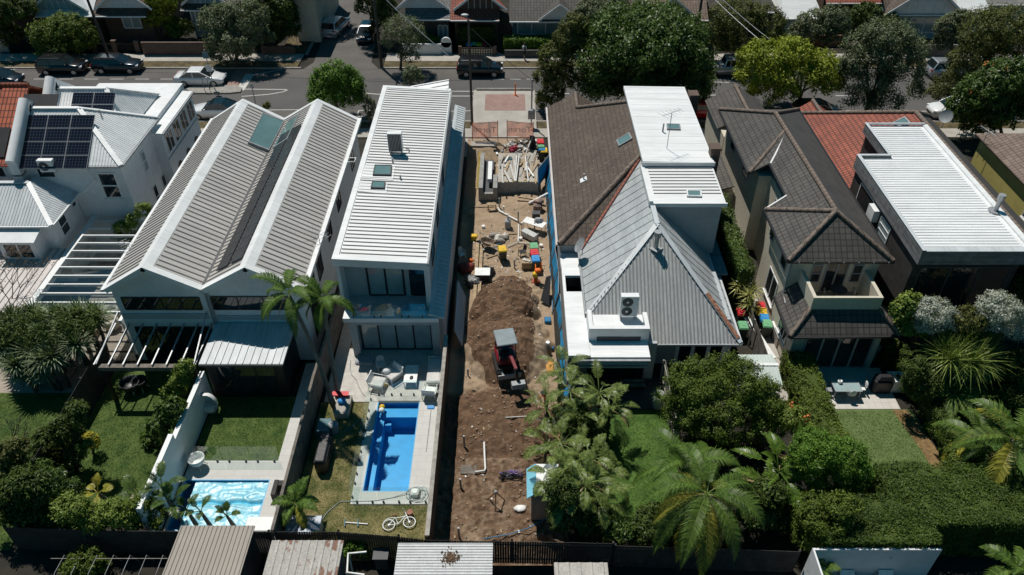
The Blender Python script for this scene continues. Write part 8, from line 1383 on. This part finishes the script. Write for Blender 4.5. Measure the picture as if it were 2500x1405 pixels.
t = thing('outdoor_sink', 'white sink bench with tap against the beige house wall', 'sink', P(1905, 815, 0)); p = P(1905, 805, .9); b = MB(); b.box(p.x - .32, p.y - .75, .82, p.x + .32, p.y + .75, .92); b.build('bench_top', M['white2'], t); b = MB(); b.box(p.x - .28, p.y - .7, 0, p.x + .28, p.y + .7, .82); b.build('cupboard', M['caprail'], t); b = MB(); b.tube([(p.x, p.y, .92), (p.x, p.y, 1.2), (p.x - .2, p.y, 1.25), (p.x - .25, p.y, 1.1)], .025); b.build('tap', M['steel'], t)
b = MB(); b.tube([P(1900, 825, .5), P(1912, 838, .5), P(1917, 850, .1)], .06, 8); tag(b.build('drain_pipe', M['white2']), 'white bent drain pipe below the sink bench', 'pipe'); b = MB(); b.tube([P(1828, 775, 1.2), P(1870, 870, 1.0)], .05, 8); b.obox(P(1852, 820, .8), (.35, 4.0, .06), .2); tag(b.build('long_board', M['white2']), 'long white board leaning along the lane fence', 'board'); b = MB(); p = P(1826, 845, 0); b.tube([p, p + Vector((0, 0, 2.2))], .05, 8); tag(b.build('lane_post', M['greymetal']), 'grey post standing in the lane beside the red deck', 'post')
# ------------------------------------------------------------------ roof-top equipment
def ac(label, loc, rz, w=.95, d=.35, h=1.3, two=True, legs=.25):
    t = thing('air_conditioner', label, 'air conditioner', (0, 0, 0)); b = MB(); b.bevbox((0, 0, legs + h / 2), (w, d, h), .02); b.build('casing', M['white'], t)
    for z in ((legs + h * .27, legs + h * .73) if two else (legs + h * .5,)):
        r_ = h * .21 if two else h * .38; b = MB(); b.tube([(-w * .12, -d / 2 - .004, z), (-w * .12, -d / 2 - .02, z)], r_, 18); g = b.build('fan_grille', M['darkgrey'], t); b = MB(); b.tube([(-w * .12, -d / 2 - .021, z), (-w * .12, -d / 2 - .03, z)], r_ * .25, 8); b.build('hub', M['white2'], g)
    for x in (-w * .4, w * .4): b = MB(); b.box(x - .03, -d / 2, 0, x + .03, d / 2, legs); b.build('foot', M['greymetal'], t)
    return place(t, loc, rz)
p = P(1533, 783, 3.74); ac('tall two-fan air conditioner in the white roof box', (p.x, p.y + .25, 3.73), 0, 1.0, .38, 1.45)
p = P(967, 378, 6.7); t = ac('tall air conditioner standing on the long ribbed white roof, its grille to the camera', (p.x, p.y + .2, 6.66), math.pi, .95, .4, 1.35); b = MB(); b.tube([(-.4, -.1, .4), (-.75, -.25, .3), (-.8, -.6, .05), (-.55, -.7, .03)], .04); b.build('hose', M['greymetal'], t)
b = MB(); 
for i in range(9): b.box(-.42 + i * .1, .204, .3, -.35 + i * .1, .225, 1.55)
b.build('coil_grille', M['darkgrey'], t)
p = OY(110, 405, 44.0); ac('white air conditioner hung on the wall under the solar hip', (p.x, 44.2, p.z - .6), 0, 1.0, .36, .85, False, .1)
def aerial(label, foot, mast, el, rz, name='tv_aerial'):
    t = thing(name, label, 'aerial', foot); f = Vector(foot); top = f + Vector((0, 0, mast)); d = Vector((math.cos(rz), math.sin(rz), 0)); s = Vector((-d.y, d.x, 0)); b = MB(); b.tube([f, top], .022, 6); b.build('mast', M['greymetal'], t); b = MB(); b.tube([top - d * .8, top + d * .8], .016, 5); b.build('boom', M['steel'], t); b = MB()
    for i in range(el): c = top + d * (-.75 + 1.5 * i / (el - 1)); L_ = .55 - .3 * i / el; b.tube([c - s * L_, c + s * L_], .011, 4)
    b.build('elements', M['steel'], t); return t
pA = Vector((-11.45, 37.3, 5.2)); aerial('aerial fixed to the right gutter of the twin-gabled house', pA, 1.3, 7, -.5); aerial('tall aerial on the white upper roof of the corrugated house', P(1628, 363, 7.45), 2.6, 6, .6); aerial('aerial among the slender green tree beside the left gutter', (-22.75, 37.0, 4.3), 1.5, 7, 2.4); aerial('aerial on the yellow house wall at the right edge', (34.5, 50.5, 4.0), 2.2, 6, 1.8)
t = thing('satellite_dish', 'grey satellite dish at the lower corner of the grey corrugated roof', 'dish', P(1423, 615, 3.6)); p = P(1418, 600, 4.5); b = MB(); n_ = Vector((-.75, -.1, .5)).normalized(); u = n_.orthogonal().normalized(); w_ = n_.cross(u); vs = []
for i in range(6):
    for j in range(18): a = 2 * math.pi * j / 18; r_ = .5 * i / 5; vs.append(p + (u * math.cos(a) + w_ * math.sin(a)) * max(r_, .01) + n_ * (.1 * (i / 5) ** 2))
b.add(vs, [(i * 18 + j, i * 18 + (j + 1) % 18, (i + 1) * 18 + (j + 1) % 18, (i + 1) * 18 + j) for i in range(5) for j in range(18)], 0, True); b.build('reflector', M['greymetal'], t); b = MB(); b.tube([p, p + Vector((.12, 0, -.25)), p + Vector((.12, 0, -.75))], .03); b.tube([p, p + n_ * .55], .015); b.build('arm', M['greymetal'], t)
p = P(2310, 285, 5.5); t = thing('satellite_dish', 'grey satellite dish on the dark slope beside the glossy tree', 'dish', (p.x, p.y, 4.6)); b = MB(); vs = []
n_ = Vector((-.6, -.6, .5)).normalized(); u = n_.orthogonal().normalized(); w_ = n_.cross(u)
for i in range(6):
    for j in range(18): a = 2 * math.pi * j / 18; r_ = .5 * i / 5; vs.append(p + (u * math.cos(a) + w_ * math.sin(a)) * max(r_, .01) + n_ * (.1 * (i / 5) ** 2))
b.add(vs, [(i * 18 + j, i * 18 + (j + 1) % 18, (i + 1) * 18 + (j + 1) % 18, (i + 1) * 18 + j) for i in range(5) for j in range(18)], 0, True); b.build('reflector', M['greymetal'], t); b = MB(); b.tube([p, p - Vector((0, 0, 1.0))], .03); b.build('arm', M['greymetal'], t)
# ------------------------------------------------------------------ sheds along the bottom edge
def shed(label, x0, x1, y0, y1, z0, z1, m, ribm, along, step, wall, rusty=None):
    t = thing('garden_shed', label, 'shed', ((x0 + x1) / 2, (y0 + y1) / 2, 0)); q = [(x0, y0, z0), (x1, y0, z0), (x1, y1, z1), (x0, y1, z1)]; b = MB(); b.slab(q, .06); b.ribs(q, (0, 1, (z1 - z0) / (y1 - y0)) if along == 'y' else (1, 0, 0), step, step * .42, .035, 1); b.build('roof', [m, ribm], t); b = MB(); b.box(x0 + .12, y0 + .12, 0, x1 - .12, y1 - .12, min(z0, z1) - .07); b.build('wall', wall, t)
    if rusty: b = MB(); b.box(x0, y0 - .12, z0 - .1, x1, y0 - .002, z0 + .02); b.build('gutter', M['rust'], t)
    return t
M['shedtaupe'] = mat('taupe_roof', (.25, .22, .185), .55, .08, .8, fine=.1); M['sheddirty'] = mat('dirty_white_roof', (.5, .47, .43), .75, .12, 1.5, fine=.35, fscale=9); M['rustpatch'] = mat('patchy_rust_roof', (.5, .47, .43), .8, .1, 1.2, col2=(.24, .13, .09), lo=.56, hi=.6, fine=.3, fscale=9); M['asb'] = mat('weathered_white_roof', (.6, .61, .61), .7, .06, 2, fine=.22, fscale=12)
shed('shed with a taupe ribbed roof below the covered pool', -15.0, -11.65, 16.6, 20.25, 2.45, 2.4, M['shedtaupe'], M['shedtaupe'], 'y', .2, M['darkgrey']); shed('shed with a dirty white and rusty ribbed roof, second from left', -10.7, -7.5, 17.7, 19.5, 2.4, 2.4, M['rustpatch'], M['sheddirty'], 'y', .34, M['concrete_dark'], True); shed('wide shed with a white corrugated roof and a brown patch', -5.1, -.85, 15.5, 19.5, 2.35, 2.15, M['asb'], M['asb'], 'x', .14, M['darkgrey']); shed('small shed with a flat grey-white roof at the bottom centre', 1.93, 4.2, 16.8, 18.65, 2.0, 2.0, M['sheddirty'], M['sheddirty'], 'y', .5, M['darkgrey'])
b = MB()
for i in range(260): a, r_ = rg.uniform(0, 6.28), rg.gauss(0, .17); x, y = -2.72 + r_ * math.cos(a) * 1.4, 18.75 + r_ * math.sin(a) * 1.2; s = rg.uniform(.02, .045); b.ball((x, y, 2.16 + (19.5 - y) * .05 + .045), s, s, s * .6, 5, 3)
o = b.build('leaf_litter', M['leaf_brown'], kind='stuff'); o['label'] = 'brown patch of litter on the white corrugated shed roof'
t = thing('bent_rail_stand', 'white bent pipe frame between the rusty shed and the white shed', 'frame', (-6.9, 18.2, 0)); b = MB(); b.tube([P(895, 1348, 1.8), P(850, 1352, 1.8), P(847, 1398, 1.8), P(890, 1404, 1.8)], .05, 8); b.build('rail', M['white2'], t)
for px, py in ((850, 1352), (847, 1398)): q = P(px, py, 1.8); b = MB(); b.tube([q, (q.x, q.y, 0)], .05, 8); b.build('post', M['white2'], t)
b = MB(); b.bevbox((0, 0, .5), (.6, .5, .9), .05); b.box(-.35, -.3, .95, .35, .3, 1.0); o = b.build('blue_barbecue', M['darkgrey']); p = P(930, 1355, .9); o.location = (p.x, p.y, 0); tag(o, 'dark barbecue in the shade beside the white corrugated shed', 'barbecue')
for i, (px, py) in enumerate(((2068, 1398), (2162, 1398))):
    t = thing('sun_lounger', 'white sun lounger at the foot of the shaded white wall, ' + ('left' if i == 0 else 'right'), 'sun lounger', (0, 0, 0)); b = MB(); b.box(-.33, -1, .3, .33, .35, .38); b.build('seat', M['white2'], t); b = MB(); b.hexa([(-.33, .35, .3), (.33, .35, .3), (.33, .4, .38), (-.33, .4, .38), (-.33, .85, .75), (.33, .85, .75), (.33, .8, .82), (-.33, .8, .82)]); b.build('backrest', M['white2'], t)
    for x in (-.3, .3):
        for y in (-.9, .3): b = MB(); b.box(x - .02, y - .02, 0, x + .02, y + .02, .3); b.build('leg', M['white2'], t)
    p = P(px, py, .7); place(t, (p.x, p.y - .75, 0))
for i, (x, y, s) in enumerate(((-20.6, 17.6, .9), (-18.4, 17.4, .55), (-17.2, 17.5, .7), (-16.2, 17.4, .5))): b = MB(); b.ball((0, 0, .2), s, s * .7, s * .5, 12, 8, jit=.7); o = b.build('boulder', M['kerb']); o.location = (x, y, 0); tag(o, 'grey boulder in the dark bottom left garden, ' + ('largest, at left', 'small, in the middle', 'beside the shed', 'touching the taupe shed')[i], 'boulder')
for i in range(7): b = MB(); x = -20.5 + i * .75; b.tube([(x, 19.9, 0), (x + .1, 19.5, 1.2), (x + .25, 18.4, 1.5), (x + .3, 17.2, 0)], .014, 4); o = b.build('garden_hoop', M['greymetal']); tag(o, 'thin metal hoop over the seedling bed at the lower left', 'hoop', 'hoops over the seedling bed')
for y, z in ((19.3, 1.25), (18.2, 1.45)): b = MB(); b.tube([(-20.9, y, z), (-15.6, y, z)], .015, 4); tag(b.build('hoop_wire', M['caprail']), 'pale string across the seedling hoops, ' + ('upper' if y > 19 else 'lower'), 'wire')
# ------------------------------------------------------------------ people
def person(label, loc, rz, J, mats, region, hair=None, hat=None):
    """one continuous skinned body: J maps joints to positions; region(z, y) picks the clothing slot"""
    t = thing('person', label, 'person', (0, 0, 0)); V = []; E = []; Rr_ = []; idx = {}
    def jn(n_, p_, r_): idx[n_] = len(V); V.append(p_); Rr_.append(r_)
    for n_, (p_, r_) in J.items(): jn(n_, p_, r_)
    link = [('pelvis', 'waist'), ('waist', 'chest'), ('chest', 'neck'), ('neck', 'chin'), ('chin', 'head')]
    for s in 'lr': link += [('chest', 'sho' + s), ('sho' + s, 'elb' + s), ('elb' + s, 'wri' + s), ('wri' + s, 'palm' + s), ('pelvis', 'hip' + s), ('hip' + s, 'kne' + s), ('kne' + s, 'ank' + s), ('ank' + s, 'toe' + s)]
    E = [(idx[a], idx[c]) for a, c in link]
    for s in 'lr':
        w_, p_ = Vector(J['wri' + s][0]), Vector(J['palm' + s][0]); d = (p_ - w_).normalized(); sd = d.orthogonal().normalized()
        for k, (o1, l1) in enumerate(((-.03, .075), (-.01, .085), (.01, .08), (.028, .06))): a = len(V); V.append(p_ + d * .02 + sd * o1); Rr_.append(.009); V.append(p_ + d * (.02 + l1) + sd * o1 * 1.2 + Vector((0, .01, 0))); Rr_.append(.008); E += [(idx['palm' + s], a), (a, a + 1)]
        a = len(V); V.append((w_ + p_) / 2 + sd * .05 + d * .03); Rr_.append(.01); E.append((idx['wri' + s], a))
    me = bpy.data.meshes.new('body'); me.from_pydata([tuple(v) for v in V], E, []); o = bpy.data.objects.new('body', me); C.objects.link(o); mo = o.modifiers.new('s', 'SKIN'); sk = me.skin_vertices[0].data
    for i, r_ in enumerate(Rr_): rr = r_ if hasattr(r_, '__len__') else (r_, r_); sk[i].radius = rr
    sk[idx['pelvis']].use_root = True; mo.use_smooth_shade = True; sb = o.modifiers.new('d', 'SUBSURF'); sb.levels = 1; me2 = bpy.data.meshes.new_from_object(o.evaluated_get(bpy.context.evaluated_depsgraph_get())); o.modifiers.clear(); o.data = me2; bpy.data.meshes.remove(me)
    me2.materials.clear()
    for m_ in mats: me2.materials.append(m_)
    for p_ in me2.polygons: p_.material_index = region(p_.center); p_.use_smooth = True
    o.parent = t; hd = Vector(J['head'][0])
    if hair: b = MB(); b.ball(hd + Vector((0, .012, .03)), .092, .105, .1, 12, 8); b.build('hair', hair, t)
    if hat: b = MB(); b.lathe([(.2, .03), (.19, .045), (.11, .05), (.1, .12), (.05, .15), (.0, .155)], hd + Vector((0, 0, .02)), 16); b.build('hat', hat, t)
    b = MB()
    for s in (-1, 1): b.ball(hd + Vector((s * .03, -.088, .005)), .012, .008, .01, 6, 4)
    b.build('eyes', M['black'], t); b = MB(); b.ball(hd + Vector((0, -.1, -.02)), .014, .02, .022, 6, 4); b.build('nose', mats[0], t); return place(t, loc, rz)
skin = mat('skin', (.38, .22, .15), .6, .06, 8); 
def joints(step=.18, arms=((.22, .05), (.22, .05)), lean=0, bend=0):
    y = lambda z: -lean * max(0, z - .95)
    return {'pelvis': ((0, y(.95), .95), (.15, .11)), 'waist': ((0, y(1.1), 1.1), (.14, .1)), 'chest': ((0, y(1.35), 1.35), (.17, .12)), 'neck': ((0, y(1.48) - .01, 1.48), .055), 'chin': ((0, y(1.56) - .02, 1.56), (.07, .08)), 'head': ((0, y(1.66) - .02, 1.66), (.085, .1)),
            'shol': ((.19, y(1.41), 1.41), .065), 'shor': ((-.19, y(1.41), 1.41), .065), 'elbl': ((.26, y(1.41) + arms[0][1] - .02, 1.13), .045), 'elbr': ((-.26, y(1.41) + arms[1][1] - .02, 1.13), .045), 'wril': ((.25, y(1.41) - arms[0][0], .93 + arms[0][0] * .6), .03), 'wrir': ((-.25, y(1.41) - arms[1][0], .93 + arms[1][0] * .6), .03), 'palml': ((.25, y(1.41) - arms[0][0] - .06, .86 + arms[0][0] * .6), (.035, .018)), 'palmr': ((-.25, y(1.41) - arms[1][0] - .06, .86 + arms[1][0] * .6), (.035, .018)),
            'hipl': ((.1, 0, .88), .095), 'hipr': ((-.1, 0, .88), .095), 'knel': ((.11, -step * .6, .48), .06), 'kner': ((-.11, step * .35, .48), .06), 'ankl': ((.11, -step, .08), .042), 'ankr': ((-.11, step, .1), .042), 'toel': ((.12, -step - .14, .03), (.045, .03)), 'toer': ((-.12, step - .13, .03), (.045, .03))}
p = P(1280, 146, .14); person('person in a white T-shirt and dark shorts walking on the far footpath', (p.x, p.y, .14), 2.6, joints(.2, ((.25, .0), (.1, .08))), [skin, M['white2'], mat('dark_shorts', (.03, .05, .07), .9)], lambda c: 1 if 1.02 < c.z < 1.5 and abs(c.x) < .29 and (abs(c.x) < .2 or c.z > 1.18) else 2 if .46 < c.z <= 1.02 and abs(c.x) < .22 else 0, hair=M['black'])
b = MB(); b.bevbox((0, 0, 0), (.22, .14, .3), .04); o = b.build('shoulder_bag', M['black']); o.location = (p.x + .05, p.y - .17, 1.4); tag(o, 'dark bag held against the walking person', 'bag')
p = Lp(1336, 925); p = Vector((1.95, 29.75, gz(1.95, 29.75))); person('worker in an orange high-visibility shirt and dark hat beside the bird-of-paradise plants', p, -.9, joints(.12, ((.32, .02), (.3, .02)), .28), [skin, M['orange'], mat('work_trousers', (.03, .035, .05), .9)], lambda c: 1 if 1.02 < c.z < 1.52 and (abs(c.x) < .22 or c.z > 1.08) else 2 if c.z <= 1.02 and abs(c.x) < .23 else 0, hat=mat('dark_hat', (.03, .04, .035), .9))
t = thing('shovel', 'long-handled shovel with a dark blade held by the worker in orange', 'shovel', (1.5, 29.5, -.6)); b = MB(); b.tube([(1.62, 29.6, .45), (1.48, 29.1, -.55)], .02, 6); b.build('handle', M['darktimber'], t); b = MB(); b.slab([(1.36, 29.15, -.5), (1.6, 29.15, -.5), (1.56, 28.8, -.6), (1.4, 28.8, -.6)], .02); b.build('blade', M['black'], t)
